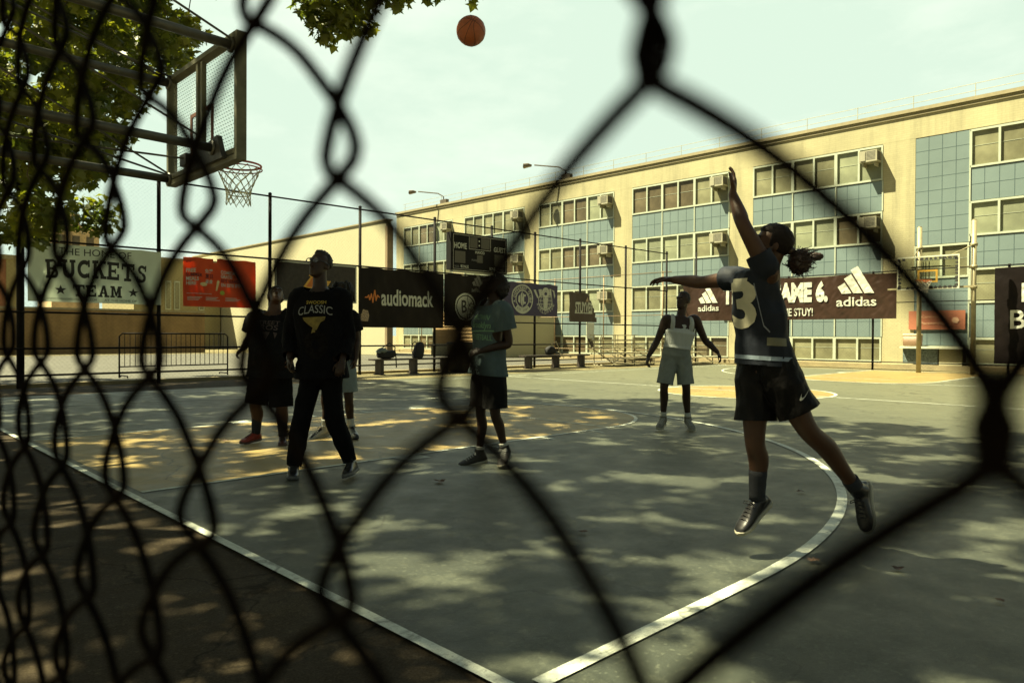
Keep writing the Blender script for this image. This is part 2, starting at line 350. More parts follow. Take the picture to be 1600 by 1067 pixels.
# ------------------------------------------------------------------ ground, court, paint
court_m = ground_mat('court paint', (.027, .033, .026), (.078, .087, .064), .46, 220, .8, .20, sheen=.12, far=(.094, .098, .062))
key_m = ground_mat('yellow paint', (.215, .155, .050), (.10, .094, .055), .48, 160, .5, .3, sheen=.1)
white_m = ground_mat('line paint', (.48, .52, .44), (.065, .07, .052), .55, 180, .8)
apron_m = ground_mat('bare asphalt', (.040, .031, .019), (.075, .06, .035), .85, 120, .5, .1, .22)
walk_m = ground_mat('concrete', (.15, .13, .066), (.10, .088, .05), .85, 60, .5, .2, .05)
street_m = ground_mat('street asphalt', (.075, .075, .062), (.1, .095, .075), .8, 50, .4, .25)
earth_m = ground_mat('earth', (.2, .17, .1), (.14, .12, .07), .9, 20, .4, .2)
def sheet(name, x0, x1, y0, y1, z, m):
    mb = MB(); nx = max(1, int((x1 - x0) / 6)); ny = max(1, int((y1 - y0) / 6)); vs = [(x0 + (x1 - x0) * i / nx, y0 + (y1 - y0) * j / ny, z) for j in range(ny + 1) for i in range(nx + 1)]
    mb.add(vs, [(j * (nx + 1) + i, j * (nx + 1) + i + 1, (j + 1) * (nx + 1) + i + 1, (j + 1) * (nx + 1) + i) for j in range(ny) for i in range(nx)]); return struct(name, mb, m)
sheet('ground', -400, 400, -400, 400, -.022, earth_m)
sheet('asphalt_apron', -2.6, 29, -14, 11.2, -.014, apron_m)
LN = 25.8
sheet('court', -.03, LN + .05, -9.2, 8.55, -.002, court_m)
sheet('concrete_strip', 8.6, 28.2, 8.62, 12.2, -.008, walk_m)
sheet('far_concrete_strip', LN + .1, 28.9, -14, 8.6, -.009, walk_m)
sheet('street', -30, 26, 12.4, 36.5, -.016, street_m)
sheet('pavement', -30, 40, 36.5, 60, -.010, walk_m)
mb = MB(); mb.box((28.2, -14, -.02), (28.98, 35.9, .16)); mb.box((-2.4, 11.25, -.02), (27.6, 11.45, .07)); struct('kerb', mb, mat('kerb concrete', (.3, .25, .14), .9, .2, 3, .3, 30))
def flat(mb, pts, z): mb.add([(x, y, z) for x, y in pts], [tuple(range(len(pts)))])
def strip(mb, pts, w, z, wob=0.):
    vs = []; n = len(pts)
    for i, p in enumerate(pts):
        a = Vector(pts[max(i - 1, 0)]); b = Vector(pts[min(i + 1, n - 1)]); t = (b - a).normalized(); nn = Vector((-t.y, t.x)) * w / 2
        vs += [(p[0] - nn.x, p[1] - nn.y, z), (p[0] + nn.x, p[1] + nn.y, z)]
    mb.add(vs, [(2 * i, 2 * i + 1, 2 * i + 3, 2 * i + 2)[::-1] for i in range(n - 1)])
def lerp2(a, b, n): return [(a[0] + (b[0] - a[0]) * i / n, a[1] + (b[1] - a[1]) * i / n) for i in range(n + 1)]
KW, FT, HX, R3 = 1.83, 5.8, 1.6, 6.02
key = MB(); lines = MB()
for sgn, org in ((1, 0.), (-1, LN)):
    fx = lambda x: org + sgn * x
    a = [(fx(.05), -KW), (fx(FT), -KW)] + [(fx(FT + KW * cos(t)), KW * sin(t)) for t in np.linspace(-pi / 2, pi / 2, 40)[1:-1]] + [(fx(FT), KW), (fx(.05), KW)]
    flat(key, a if sgn > 0 else a[::-1], 0.)
    strip(lines, lerp2((fx(.05), -KW), (fx(FT), -KW), 6) + [(fx(FT + KW * cos(t)), KW * sin(t)) for t in np.linspace(-pi / 2, pi / 2, 48)[1:-1]] + lerp2((fx(FT), KW), (fx(.05), KW), 6), .05, .003)
    strip(lines, lerp2((fx(FT), -KW), (fx(FT), KW), 4), .04, .0040)
    strip(lines, lerp2((fx(.05), -R3), (fx(HX), -R3), 3) + [(fx(HX + R3 * cos(t)), R3 * sin(t)) for t in np.linspace(-pi / 2, pi / 2, 90)[1:-1]] + lerp2((fx(HX), R3), (fx(.05), R3), 3), .07 if sgn > 0 else .06, .0048)
    for s in (-1, 1):
        for x, w in ((2.35, .3), (3.55, .06), (4.45, .06), (5.35, .06)):
            flat(lines, [(fx(x), s * KW + s * .03), (fx(x + w), s * KW + s * .03), (fx(x + w), s * KW + s * .24), (fx(x), s * KW + s * .24)][::(1 if s * sgn > 0 else -1)], .0022)
flat(key, [(LN / 2 + KW * cos(t), KW * sin(t)) for t in np.linspace(0, 2 * pi, 48)[:-1]], 0.)
strip(lines, [(LN / 2 + KW * cos(t), KW * sin(t)) for t in np.linspace(0, 2 * pi, 64)], .06, .003)
strip(lines, lerp2((LN / 2, -7.6), (LN / 2, 7.6), 8), .05, .0042)
strip(lines, lerp2((0.03, -7.6), (LN - .03, -7.6), 10), .05, .0024); strip(lines, lerp2((.03, 7.6), (LN - .03, 7.6), 10), .05, .0024)
strip(lines, lerp2((-.035, -9.2), (-.035, 8.5), 12), .055, .002); strip(lines, lerp2((LN, -9), (LN, 8.5), 12), .06, .002)
struct('painted_key', key, key_m); struct('court_lines', lines, white_m)
# fallen leaves: each a curled blade of its own
leaf_m = mat('dry leaf', (.10, .055, .03), .7, .4, 30)
for i, (x, y, s, a, c) in enumerate(((1.59, .28, .10, .3, 'brown curled leaf lying on the yellow key behind the red-shod boy'), (1.94, -3.1, .12, 1.2, 'large brown leaf lying on open court in front of the youth in blue'),
        (2.10, -6.11, .085, 2.2, 'brown leaf lying beside the near end of the white arc'), (2.29, -6.47, .075, .2, 'dark leaf lying right of the arc below the jumping shooter'), (1.63, -4.89, .07, 1.9, 'small dark leaf lying alone on the dappled court inside the arc'),
        (3.74, -5.31, .07, 2.8, 'small brown leaf lying between the shooter legs inside the arc'), (2.14, -6.95, .05, .9, 'tiny dark leaf nearest the bottom right of the court'))):
    s *= .58; mb = MB(); pts = [(.9, 0), (.5, .22), (.55, .6), (.1, .4), (-.15, .75), (-.35, .35), (-.7, .4), (-.6, 0), (-.7, -.4), (-.35, -.35), (-.15, -.75), (.1, -.4), (.55, -.6), (.5, -.22)]
    vs = [(x, y, .02)]; rr = random.Random(i)
    for px, py in pts: vs.append((x + s * (px * cos(a) - py * sin(a)) , y + s * (px * sin(a) + py * cos(a)), .012 + s * .45 * abs(py) * rr.uniform(.2, 1.)))
    mb.add(vs, [(0, k + 1, (k + 1) % len(pts) + 1) for k in range(len(pts))])
    tag(mb.build('fallen_leaf', leaf_m), c, 'leaf', 'leaves fallen on the court')

# ------------------------------------------------------------------ the school
wall_m = brick_mat('yellow brick', (.385, .36, .215), (.36, .335, .20), (.33, .305, .18), 1.)
frame_m = mat('window frame paint', (.44, .49, .39), .5, .08, 4)
glass_m = mat('old glass', (.15, .145, .085), .3, .5, .55, spec=.4, col2=(.29, .29, .18))
teal_m = mat('blue spandrel', (.165, .226, .232), .4, .1, .5)
joint_m = mat('panel joint', (.05, .09, .10), .8)
ac_m = mat('conditioner casing', (.33, .32, .23), .6, .1, 5); dark_m = mat('dark grille', (.05, .05, .045), .7)
FX = 29.
school = thing('school_building', 'long pale yellow brick school with blue panels and white framed window bays', 'building', (FX, 12, 0))
BR = [-4.10 + 6.715 * k for k in range(6)]       # right end of each bay (towards -Y)
BW = 5.53
mb = MB(); 
lo, hi = -11.0, 35.9
edges = [lo - 1.2] + [e for r in BR for e in (r, r + BW)] + [hi]
for i in range(0, len(edges), 2): mb.box((FX, edges[i], 0), (FX + 12, edges[i + 1], 8.9))
mb.box((FX - .002, lo - 1.2, 8.9), (FX + 12, hi, 9.92))
for r in BR: mb.box((FX + .003, r, 0), (FX + .6, r + BW, .18)); mb.box((FX + .45, r, .18), (FX + .6, r + BW, 8.9))
mb.build('wall', wall_m, school)
mb = MB(); mb.box((FX - .10, lo - 1.2, 9.925), (FX + 12, hi + .05, 10.06)); mb.box((FX - .05, lo - 1.2, 9.78), (FX - .004, hi, 9.84)); mb.build('coping', mat('coping', (.30, .265, .16), .8), school)
mb = MB()
for z in (10.35, 10.62): mb.tube([(FX + .25, lo, z), (FX + .25, hi - .5, z)], .014, 5)
y = lo
while y < hi: mb.tube([(FX + .25, y, 10.06), (FX + .25, y, 10.64)], .016, 5); y += 2.1
mb.build('roof_railing', mat('galvanised', (.5, .52, .45), .5, .1, 6, metal=.3), school)
GW = BW / 3
def win_meshes(h, sash=2, mesh=False):
    """frame and panes of one double window, lower right corner at the origin, running to +Y"""
    fr = MB(); t = .075
    fr.box((-.02, 0, 0), (.09, GW, t)); fr.box((-.02, 0, h - t), (.09, GW, h)); fr.box((-.021, 0, t), (.09, t * .8, h - t)); fr.box((-.021, GW - t * .8, t), (.09, GW, h - t)); fr.box((-.022, GW / 2 - t / 2, t), (.09, GW / 2 + t / 2, h - t))
    fr.box((0.045, t, h * .56), (.053, GW / 2 - t / 2, h * .56 + .012)); fr.box((0.045, GW / 2 + t / 2, h * .56), (.053, GW - t, h * .56 + .012))
    pn = MB(); pn.box((.055, t * .8, t), (.075, GW / 2 - t / 2, h - t)); pn.box((.055, GW / 2 + t / 2, t), (.075, GW - t * .8, h - t))
    return fr, pn
PROTO = {}
def window(y, z, h, glass=None):
    k = (round(h, 2), glass)
    if k not in PROTO:
        fr, pn = win_meshes(h); o = fr.build('window', frame_m, None); o.parent = school; c = pn.build('pane', MATS[glass] if glass else glass_m, None); c.parent = o; PROTO[k] = o
    else:
        o = PROTO[k].copy(); COL.objects.link(o); c = PROTO[k].children[0].copy(); COL.objects.link(c); c.parent = o
    o.location = (0, y - 12, z); o['_o'] = [FX, y, z]; return o
glass2_m = mat('dark old glass', (.08, .068, .042), .2, .5, .55, col2=(.19, .16, .10)); glass3_m = mat('pale old glass', (.18, .20, .14), .3, .4, .5, col2=(.33, .36, .24))
def spandrel(y, z, h, cols=4, rows=2):
    k = ('s', round(h, 2), cols, rows)
    if k not in PROTO:
        m = MB(); m.box((.0, 0, 0), (.08, GW, h)); m.m = 1
        for i in range(1, cols): m.box((-.004, GW * i / cols - .009, .003), (.0, GW * i / cols + .009, h - .003))
        for j in range(1, rows): m.box((-.003, .003, h * j / rows - .008), (.0, GW - .003, h * j / rows + .008))
        m.m = 2; m.box((-.03, -.025, 0.001), (-.006, .025, h - .001))
        o = m.build('spandrel_panel', [teal_m, joint_m, frame_m], None); o.parent = school; PROTO[k] = o
    else: o = PROTO[k].copy(); COL.objects.link(o)
    o.location = (0.01, y - 12, z); o['_o'] = [FX, y, z]; return o
def conditioner(y, z):
    if 'ac' not in PROTO:
        m = MB(); m.box((-.50, 0, 0), (.04, .68, .45)); m.m = 1
        for i in range(7): m.box((-.504, .06, .08 + i * .05), (-.50, .40, .10 + i * .05))
        m.box((-.46, .684, .06), (-.1, .68, .40)); m.box((-.46, 0, .06), (-.1, -.004, .40))
        m.m = 0; m.box((-.52, .44, .05), (-.50, .63, .42)); m.box((-.42, .1, -.16), (0.03, .14, -.003)); m.box((-.42, .54, -.16), (.03, .58, -.003))
        o = m.build('air_conditioner', [ac_m, dark_m], None); o.parent = school; PROTO['ac'] = o
    else: o = PROTO['ac'].copy(); COL.objects.link(o)
    o.location = (0, y - 12, z); o['_o'] = [FX, y, z]
rr = random.Random(11)
for b, r in enumerate(BR):
    for g in range(3):
        y = r + g * GW
        if b == 0 and g == 2:
            spandrel(y, 4.75, 4.12, 4, 8); window(y, 3.45, 1.28); spandrel(y, .9, 2.54, 4, 5); window(y, .2, .68, 'dark old glass'); continue
        for (z, h), kind in (((7.47, 1.40), 'w'), ((6.25, 1.20), 's'), ((4.95, 1.28), 'w'), ((3.78, 1.15), 's'), ((2.47, 1.29), 'w'), ((1.22, 1.23), 's'), ((.19, 1.01), 'w')):
            if kind == 's': spandrel(y, z, h)
            else: window(y, z, h, rr.choice([None, None, 'dark old glass', 'pale old glass']) if z > .5 else rr.choice([None, 'dark old glass']))
    for z in (8.18, 5.55, 3.1):
        if b and not (b == 5 and z < 8) and not (z < 4 and b not in (2, 3)): conditioner(r + .06 if b != 1 or z > 4 else r + .06, z)
# roof floodlights: on arms clamped to the coping
fl_m = mat('floodlight metal', (.14, .12, .09), .5, .2, 8, metal=.4)
for i, (y0, lab) in enumerate(((30.6, 'left floodlight on a bent arm at the far end of the school roof'), (19.6, 'right floodlight on a bent arm over the middle of the school roof'))):
    t = thing('floodlight', lab, 'floodlight', (FX, y0, 10.06), 'floodlights on the school roof')
    m = MB(); m.tube([(FX + .1, y0, 10.06), (FX + .1, y0, 10.55), (FX - .1, y0 + .35, 10.78), (FX - .9, y0 + 1.5, 10.95)], .04, 6); m.build('arm', fl_m, t)
    m = MB(); m.obox((FX + .1, y0 - .1, 10.2), (1, 0, 0), (0, 1, 0), (0, 0, 1), .12, .32, .13); m.build('control_box', fl_m, t)
    m = MB(); c = Vector((FX - 1.1, y0 + 1.8, 10.95)); U = Vector((-.5, .8, .1)).normalized(); V = Vector((0, 0, 1)); V = (V - U * V.dot(U)).normalized(); m.loft([(c - U * .2, V.cross(U) * .06, V * .06), (c, V.cross(U) * .13, V * .11), (c + U * .26 - V * .06, V.cross(U) * .19, V * .13)], 12, True, 4); m.build('lamp_head', mat('lamp head', (.16, .13, .09), .6), t)

# ------------------------------------------------------------------ other buildings
beige_m = mat('cream render', (.44, .42, .28), .9, .05, .3); tan_m = mat('tan brick', (.30, .19, .085), .9, .25, 1.4, .2, 20)
pale = thing('cream_wall', 'tall blank cream wall standing left of the school behind the fence', 'wall', (22, 40, 0))
m = MB(); m.box((22, 27.0, 0), (22.35, 56, 7.75)); m.build('wall_face', beige_m, pale)
m = MB(); m.box((21.93, 26.95, 7.752), (22.42, 56, 7.83)); m.build('coping', mat('coping', (.30, .265, .16)), pale)
m = MB(); m.box((21.9, 26.72, 0), (22.3, 26.94, 7.4)); m.build('corner_pier', mat('pier brown', (.23, .17, .10), .9, .2, 2), pale)
low = thing('garage', 'low garage with brown louvred shutter and pale base beside the school', 'garage', (25, 29, 0))
m = MB(); m.box((25, 20.2, 0), (28.9, 26.5, 2.6)); m.build('wall', beige_m, low)
m = MB()
for i in range(9): m.obox((24.97, 23.3, .78 + i * .2), (0, 1, 0), Vector((.25, 0, 1)).normalized(), Vector((1, 0, -.25)).normalized(), 2.95, .1, .012)
m.build('louvred_shutter', mat('brown shutter', (.34, .22, .09), .7, .2, 3, stretch=(1, .2, 6)), low)
m = MB(); m.box((24.9, 20.1, 0), (24.999, 26.5, .66)); m.build('base', mat('pale base', (.36, .34, .22), .9), low)
bw = thing('brick_wall', 'long brown brick wall across the street behind the barrier', 'wall', (8, 39, 0))
m = MB(); m.box((-12, 39, 0), (16.4, 39.3, 2.5)); m.build('wall_face', brick_mat('brown brick', (.27, .175, .07), (.23, .145, .06), (.22, .155, .08), 1.), bw)
m = MB(); m.box((-12.03, 38.95, 2.503), (16.45, 39.36, 2.62)); m.build('coping', mat('coping', (.30, .265, .16)), bw)
yh = thing('yellow_house', 'low yellow house with tall narrow windows behind the red banner', 'house', (17, 50, 0))
m = MB(); m.box((15.5, 50, 0), (21.9, 58, 6.7)); m.build('wall', mat('yellow render', (.31, .27, .14), .9, .08, .6), yh)
m = MB(); m.box((15.4, 49.9, 6.702), (21.9, 58.1, 6.95)); m.build('roof', mat('coping', (.30, .265, .16)), yh)
for x in (17.7, 18.35, 20.2):
    m = MB(); m.box((x, 49.93, 3.0), (x + .42, 49.998, 5.2)); w = m.build('window', frame_m, yh); m = MB(); m.box((x + .06, 49.9, 3.08), (x + .36, 49.929, 5.1)); m.build('pane', glass_m, w)
rh = thing('corner_house', 'red brick corner house with pale quoins at far left edge', 'house', (6, 60, 0))
m = MB(); m.box((-4, 60, 0), (9.3, 68, 6.9)); m.build('wall', brick_mat('red brick', (.30, .12, .06), (.25, .10, .05), (.3, .2, .12), 1.), rh)
m = MB(); m.box((9.302, 59.95, 0), (10.3, 68, 6.9)); m.build('quoin', mat('yellow render', (.31, .27, .14)), rh); m = MB(); m.box((-4.1, 59.85, 6.902), (10.4, 68, 7.25)); m.build('cornice', mat('coping', (.30, .265, .16)), rh)
for x in (-1., 2., 5., 7.6):
    for z in (1.4, 4.3):
        m = MB(); m.box((x, 59.93, z), (x + 1., 59.998, z + 1.6)); w = m.build('window', frame_m, rh); m = MB(); m.box((x + .1, 59.9, z + .1), (x + .9, 59.929, z + 1.5)); m.build('pane', glass2_m, w)
tw = thing('apartment_tower', 'distant tan apartment tower rising above the white banner', 'building', (21, 92, 0))
m = MB(); m.box((18.6, 90, 0), (23.6, 97, 14)); m.build('wall', brick_mat('tower brick', (.55, .42, .24), (.5, .38, .21), (.5, .4, .25), 1.), tw); m = MB(); m.box((19.8, 92, 14.003), (22, 95, 15.6)); m.build('bulkhead', mat('yellow render', (.31, .27, .14)), tw)
m = MB()
for z in (3, 6, 9, 12):
    for x in (19.2, 20.7, 22.2): m.box((x, 89.95, z - .6), (x + .8, 89.998, z + .7))
m.build('windows', glass2_m, tw)
for x in (-3, 2.2, 5.6):
    t = thing('street_railing', 'pale iron railing panel before the corner house', 'railing', (x, 46, 0), 'railings across the street')
    m = MB()
    for z in (.12, .55, 1.0): m.tube([(x, 46, z), (x + 3.2, 46, z)], .03, 5)
    for i in range(17): m.tube([(x + i * .2, 46, 0), (x + i * .2, 46, 1.08)], .022, 5)
    m.build('railing_bars', mat('white railing', (.65, .62, .45), .6), t)
# ------------------------------------------------------------------ chain link in front of the lens
wire_m = mat('weathered black wire', (.0025, .0025, .0025), .95, .5, 60, .1, 200, spec=.03, col2=(.007, .0045, .003))
post_m = mat('black post paint', (.012, .011, .011), .75, .3, 9, spec=.12)
def chain(mb, f, s, hz, n0, n1, z0, z1, e, dep, rad, sub, sides, phase, jitter=0.):
    """zigzag wires; f(t, z, d) -> point: t along the fence, d across it"""
    for i in range(n0, n1):
        rj = random.Random(i); pts = []
        k0, k1 = int(z0 / hz), int(z1 / hz)
        for k in range(k0, k1):
            for q in range(sub):
                x = k + q / sub; tri = abs((x + i) % 2 - 1) * 2 - 1              # -1..1
                if sub > 1:                                                      # hand-hooked bends: each leg leaves its upper hook flat, arches, and drops steeply
                    def leg(xx):
                        b = math.floor(xx); T0_ = 1 if (b + i) % 2 == 0 else -1; return T0_ - 2 * T0_ * (xx - b) ** 1.42
                    tri = (leg(x - .045) + leg(x) * 1.6 + leg(x + .045)) / 3.6
                ee = e(i if tri > 0 else i + 1) if callable(e) else e; amp = (s / 2 + ee * abs(tri)); t = (i + .5) * s + tri * amp * (-1)
                d = dep * sin(pi * (x + i))
                if jitter: t += jitter * noise.noise(Vector((i * 3.1, x * .4, 2.2))); 
                pts.append(f(t, x * hz + phase + (jitter * noise.noise(Vector((i * 1.7, x * .5, 9.))) if jitter else 0), d))
        mb.tube(pts, rad, sides)
NX = CAM.x + .0753; S_ = .0365; HZ = .0432
near = thing('chain_link_fence', 'black chain link fence close to the lens, its wires out of focus', 'fence', (NX, -7.0, 0))
mb = MB()
T0 = CAM.y + .218 * .0753                 # a column of knots stands here
chain(mb, lambda t, z, d: (NX + d, T0 + t, z), S_, HZ, -60, 75, 0.02, 3.2,  (lambda n: {0: .0008, 1: .0024, 2: .0058, 3: .0066, 4: .0072}.get(n, .0098 + .002 * sin(n * 2.7) if n > 4 else .006)), .003, .00155, 18, 7, (CAM.z - .0104) % (2 * HZ), .0026)
mb.build('wire_mesh', wire_m, near, smooth=True)
for y in (-9.95, -4.95):
    m = MB(); m.tube([(NX + .035, y, 0), (NX + .035, y, 3.3)], .03, 14); m.ell((NX + .035, y, 3.3), (.036, 0, 0), (0, .036, 0), (0, 0, .03), 12, 8); m.build('post', post_m, near, True)
for z in (.06, 3.2):
    m = MB(); m.tube([(NX + .028, -9.95, z), (NX + .028, -4.95, z)], .018, 10); m.build('rail', post_m, near, True)

# ------------------------------------------------------------------ tall fences round the court
FY = 11.
back = thing('tall_court_fence', 'tall black steel fence along the far side of the court carrying banners', 'fence', (12, FY, 0))
POSTS = [-1.3, 1.55, 4.40, 7.27, 10.12, 12.96, 15.5, 17.7, 20.3, 23.3, 26.4]
for x in POSTS:
    m = MB(); rr_ = .075 if x == 1.55 else .045; m.tube([(x, FY, -.02), (x, FY, 5.02)], rr_, 10); m.ell((x, FY, 5.02), (rr_ * 1.15, 0, 0), (0, rr_ * 1.15, 0), (0, 0, .05), 10, 6)
    for z in (.86, 1.66, 3.25): m.tube([(x, FY, z - .03), (x, FY, z + .03)], rr_ + .012, 10)
    m.build('post', post_m, back, True)
for z in (.27, .86, 1.66, 3.25, 4.95):
    m = MB(); m.tube([(-1.3, FY - .055, z), (26.4, FY - .055, z)], .024, 7); m.build('rail', post_m, back, True)
mb = MB(); chain(mb, lambda t, z, d: (-1.3 + t, FY + .05 + d, z), .05, .05, 0, 554, .05, 4.95, .004, .003, .0012, 1, 3, 0.)
mb.build('wire_mesh', mat('thin fence wire', (.03, .027, .022), .95, spec=.05), back)
RX = 26.3
end = thing('end_court_fence', 'low black fence before the school carrying the long brown banner', 'fence', (RX, 0, 0))
for y in (FY - 1.6, 7.4, 5.2, 2.0, -2.2, -6, -10):
    m = MB(); top = 4.9 if y > 9 else 3.62; m.tube([(RX, y, -.02), (RX, y, top)], .04, 8); m.build('post', post_m, end, True)
for z, r_ in ((3.58, .02), (2.45, .018), (.3, .018)):
    m = MB(); m.tube([(RX - .045, FY - .2, z), (RX - .045, -10, z)], r_, 6); m.build('rail', post_m, end, True)
mb = MB(); chain(mb, lambda t, z, d: (RX + .05 + d, -10 + t, z), .06, .06, 0, 345, .05, 3.6, .004, .003, .0011, 1, 3, 0.); mb.build('wire_mesh', MATS['thin fence wire'], end)
yard = thing('brown_yard_fence', 'thin rusty yard fence standing between court and school', 'fence', (27.6, 20, 0))
rust = mat('rusty pipe', (.28, .20, .11), .7, .3, 8)
for y in (35, 31, 27, 23, 19, 15.6, 12):
    m = MB(); m.tube([(27.6, y, 0), (27.6, y, 4.3)], .03, 6); m.build('post', rust, yard, True)
for z in (.5, 2.2, 4.25):
    m = MB(); m.tube([(27.57, 35, z), (27.57, 11.5, z)], .018, 5); m.build('rail', rust, yard, True)
# utility clamps: street barrier standing outside the fence
bar = thing('crowd_barrier', 'low black steel crowd barrier with upright bars behind the fence', 'barrier', (5.8, 13.6, 0))
m = MB(); x0, x1, yb = 4.25, 7.2, 13.6
m.tube([(x0, yb, .0), (x0, yb, 1.12), (x0 + .08, yb, 1.2), (x1 - .08, yb, 1.2), (x1, yb, 1.12), (x1, yb, 0)], .022, 8); m.tube([(x0, yb, .3), (x1, yb, .3)], .018, 8); m.build('frame', post_m, bar, True)
m = MB()
for i in range(1, 22): x = x0 + (x1 - x0) * i / 22; m.tube([(x, yb, .3), (x, yb, 1.2)], .009, 6)
m.build('upright_bars', post_m, bar, True)
for x in (x0 + .12, x1 - .12):
    m = MB(); m.tube([(x, yb - .3, .01), (x, yb - .28, .05), (x, yb + .28, .05), (x, yb + .3, .01)], .02, 6); m.build('foot', post_m, bar, True)
# ------------------------------------------------------------------ banners and boards
white_p = mat('white print', (.52, .54, .47), .6, .08, 5); black_p = mat('black print', (.02, .02, .022), .6, .3, 5)
cloth_black = mat('black vinyl', (.009, .0065, .0065), .45, .35, 1.2, .15, 14, spec=.12); grey_p = mat('grey print', (.16, .16, .15), .6)
orange_p = mat('orange print', (.6, .18, .025), .6, .1); gold_p = mat('gold print', (.75, .42, .06), .6, .15); red_p = mat('red print', (.55, .05, .03), .6)
US, NS = Vector((1, 0, 0)), Vector((0, -1, 0)); BY = FY - .13
# white team banner
t = thing('banner', 'white banner reading THE HOME OF BUCKETS TEAM tied to the fence', 'banner', (3.05, BY, 1.9))
c = Cloth((1.66, BY, 1.9), US, NS, 2.75, 1.3, .012, 1, .03)
c.sheet('cloth', mat('white vinyl', (.86, .93, .82), .5, .1, 1.5, .1, 10, transl=.5), t)
c.prnt('lettering', black_p, text2d('THE HOME OF', (.58, 1.07, 1.5, .16), .0) + slab_word('BUCKETS', .34, .56, 2.1, .42, .13) + slab_word('TEAM', .86, .14, 1.0, .27, 0) + star(.62, .27, .12) + star(2.12, .27, .12) + text2d('WWW.THEHOMEOFBUCKETS.COM', (.34, .045, 1.0, .05)) + text2d('AT THE HOME OF', (1.5, .045, .7, .05)), t)
# red meals banner
t = thing('banner', 'red orange banner offering free summer meals, torn at its top edge', 'banner', (5.86, BY, 1.89))
c = Cloth((4.93, BY, 1.89), US, NS, 1.87, 1.25, .022, 2, .05)
c.sheet('cloth', mat('red vinyl', (.66, .09, .02), .45, .12, .9, .1, 10, col2=(.85, .19, .035), transl=.55), t, notch=lambda u, v: abs(u - .78) < (v - 1.12) * .9)
c.prnt('lettering', white_p, text2d('FREE', (.07, .87, .24, .10), .03) + text2d('MEALS', (.07, .66, .31, .10), .03) + text2d('HERE', (.07, .55, .25, .09), .03) + text2d('免費', (.53, .87, .2, .11), .02) + text2d('餐食', (.53, .60, .2, .11), .02)
       + text2d('COMIDAS', (.93, .86, .42, .09), .03) + text2d('GRATIS', (.93, .75, .30, .09), .03) + text2d('EN ESTE SITIO', (.94, .53, .58, .09), .03) + text2d('www.opt-osfns.org/summermeals', (.08, .315, .62, .04), .01)
       + [g for i, (x, w) in enumerate(((.1, .36), (.55, .36), (1.05, .4))) for k in range(3) for g in rect(x, .235 - k * .035, x + w * (1 - .12 * ((k + i) % 3)), .25 - k * .035)], t)
c.prnt('dark_lettering', mat('maroon print', (.10, .012, .01), .6), text2d('SUMMER', (.07, .765, .40, .09), .03) + text2d('夏日', (.54, .735, .19, .11), .02) + text2d('ESTE VERANO', (.94, .64, .50, .09), .03) + text2d('MAYOR', (.07, 1.12, .12, .04), .01), t)
c.prnt('food_pictures', mat('cream print', (.75, .62, .30), .6, .2), P((.80, .42), (.84, .42), (.90, .66), (.86, .70), (.83, .66)) + disc(.5, .58, .09, 14, .05), t); c.prnt('green_picture', mat('olive print', (.35, .42, .04), .6), disc(.97, .37, .06, 16), t)
# dark square banner with flame letter
t = thing('banner', 'dark speckled banner with orange flame letter and white edge behind the tall man', 'banner', (8.6, BY, 2.12))
c = Cloth((7.34, BY, 2.12), US, NS, 2.58, 1.13, .01, 3, .02)
c.sheet('cloth', mat('speckled vinyl', (.014, .011, .010), .6, .5, 9, col2=(.035, .026, .023)), t)
c.prnt('edging', white_p, rect(.01, .0, .05, 1.12) + rect(2.53, 0, 2.57, 1.12) + rect(.055, 1.07, 2.525, 1.11) + rect(.055, .01, 2.525, .04), t)
c.prnt('emblem', gold_p, P((.82, .38), (1.08, .72), (1.02, .74), (1.16, .98), (1.12, .78), (1.2, .80), (1.26, .62), (1.16, .55), (1.4, .38)) + P((1.5, .62), (1.72, .62), (1.6, .45), (1.5, .5)), t)
c.prnt('emblem', orange_p, P((.93, .42), (1.13, .7), (1.32, .7), (1.3, .48), (1.15, .42)), t, .014); c.prnt('emblem', red_p, P((1.12, .52), (1.2, .68), (1.3, .68), (1.24, .5)), t, .019)
t = thing('banner_strip', 'narrow dark cloth strip below the speckled banner', 'banner', (8.6, BY, 2.0)); c = Cloth((7.9, BY, 1.99), US, NS, 1.9, .1, .006, 33, 0); c.sheet('cloth', mat('brown cloth', (.1, .06, .035), .7), t)
# black music banner
t = thing('banner', 'wide black banner with orange zigzag sound wave and one white lowercase word', 'banner', (11.6, BY, 1.42))
c = Cloth((10.0, BY, 1.42), US, NS, 3.22, 1.82, .038, 4, .08)
c.sheet('cloth', cloth_black, t); c.prnt('lettering', white_p, text2d('audiomack', (.78, .68, 2.0, .52), .022), t)
zz = [(.20, .92), (.27, .92), (.31, .98), (.35, .84), (.41, 1.02), (.46, .76), (.53, 1.12), (.58, .82), (.62, .98), (.70, .93)]
c.prnt('sound_wave', orange_p, stroke(zz, .04), t)
c.prnt('sticker_patch', mat('sticker print', (.35, .25, .18), .6, .9, 30, col2=(.6, .45, .3)), P((.05, .2), (.3, .18), (.36, .36), (.3, .52), (.12, .55), (.06, .4)), t)
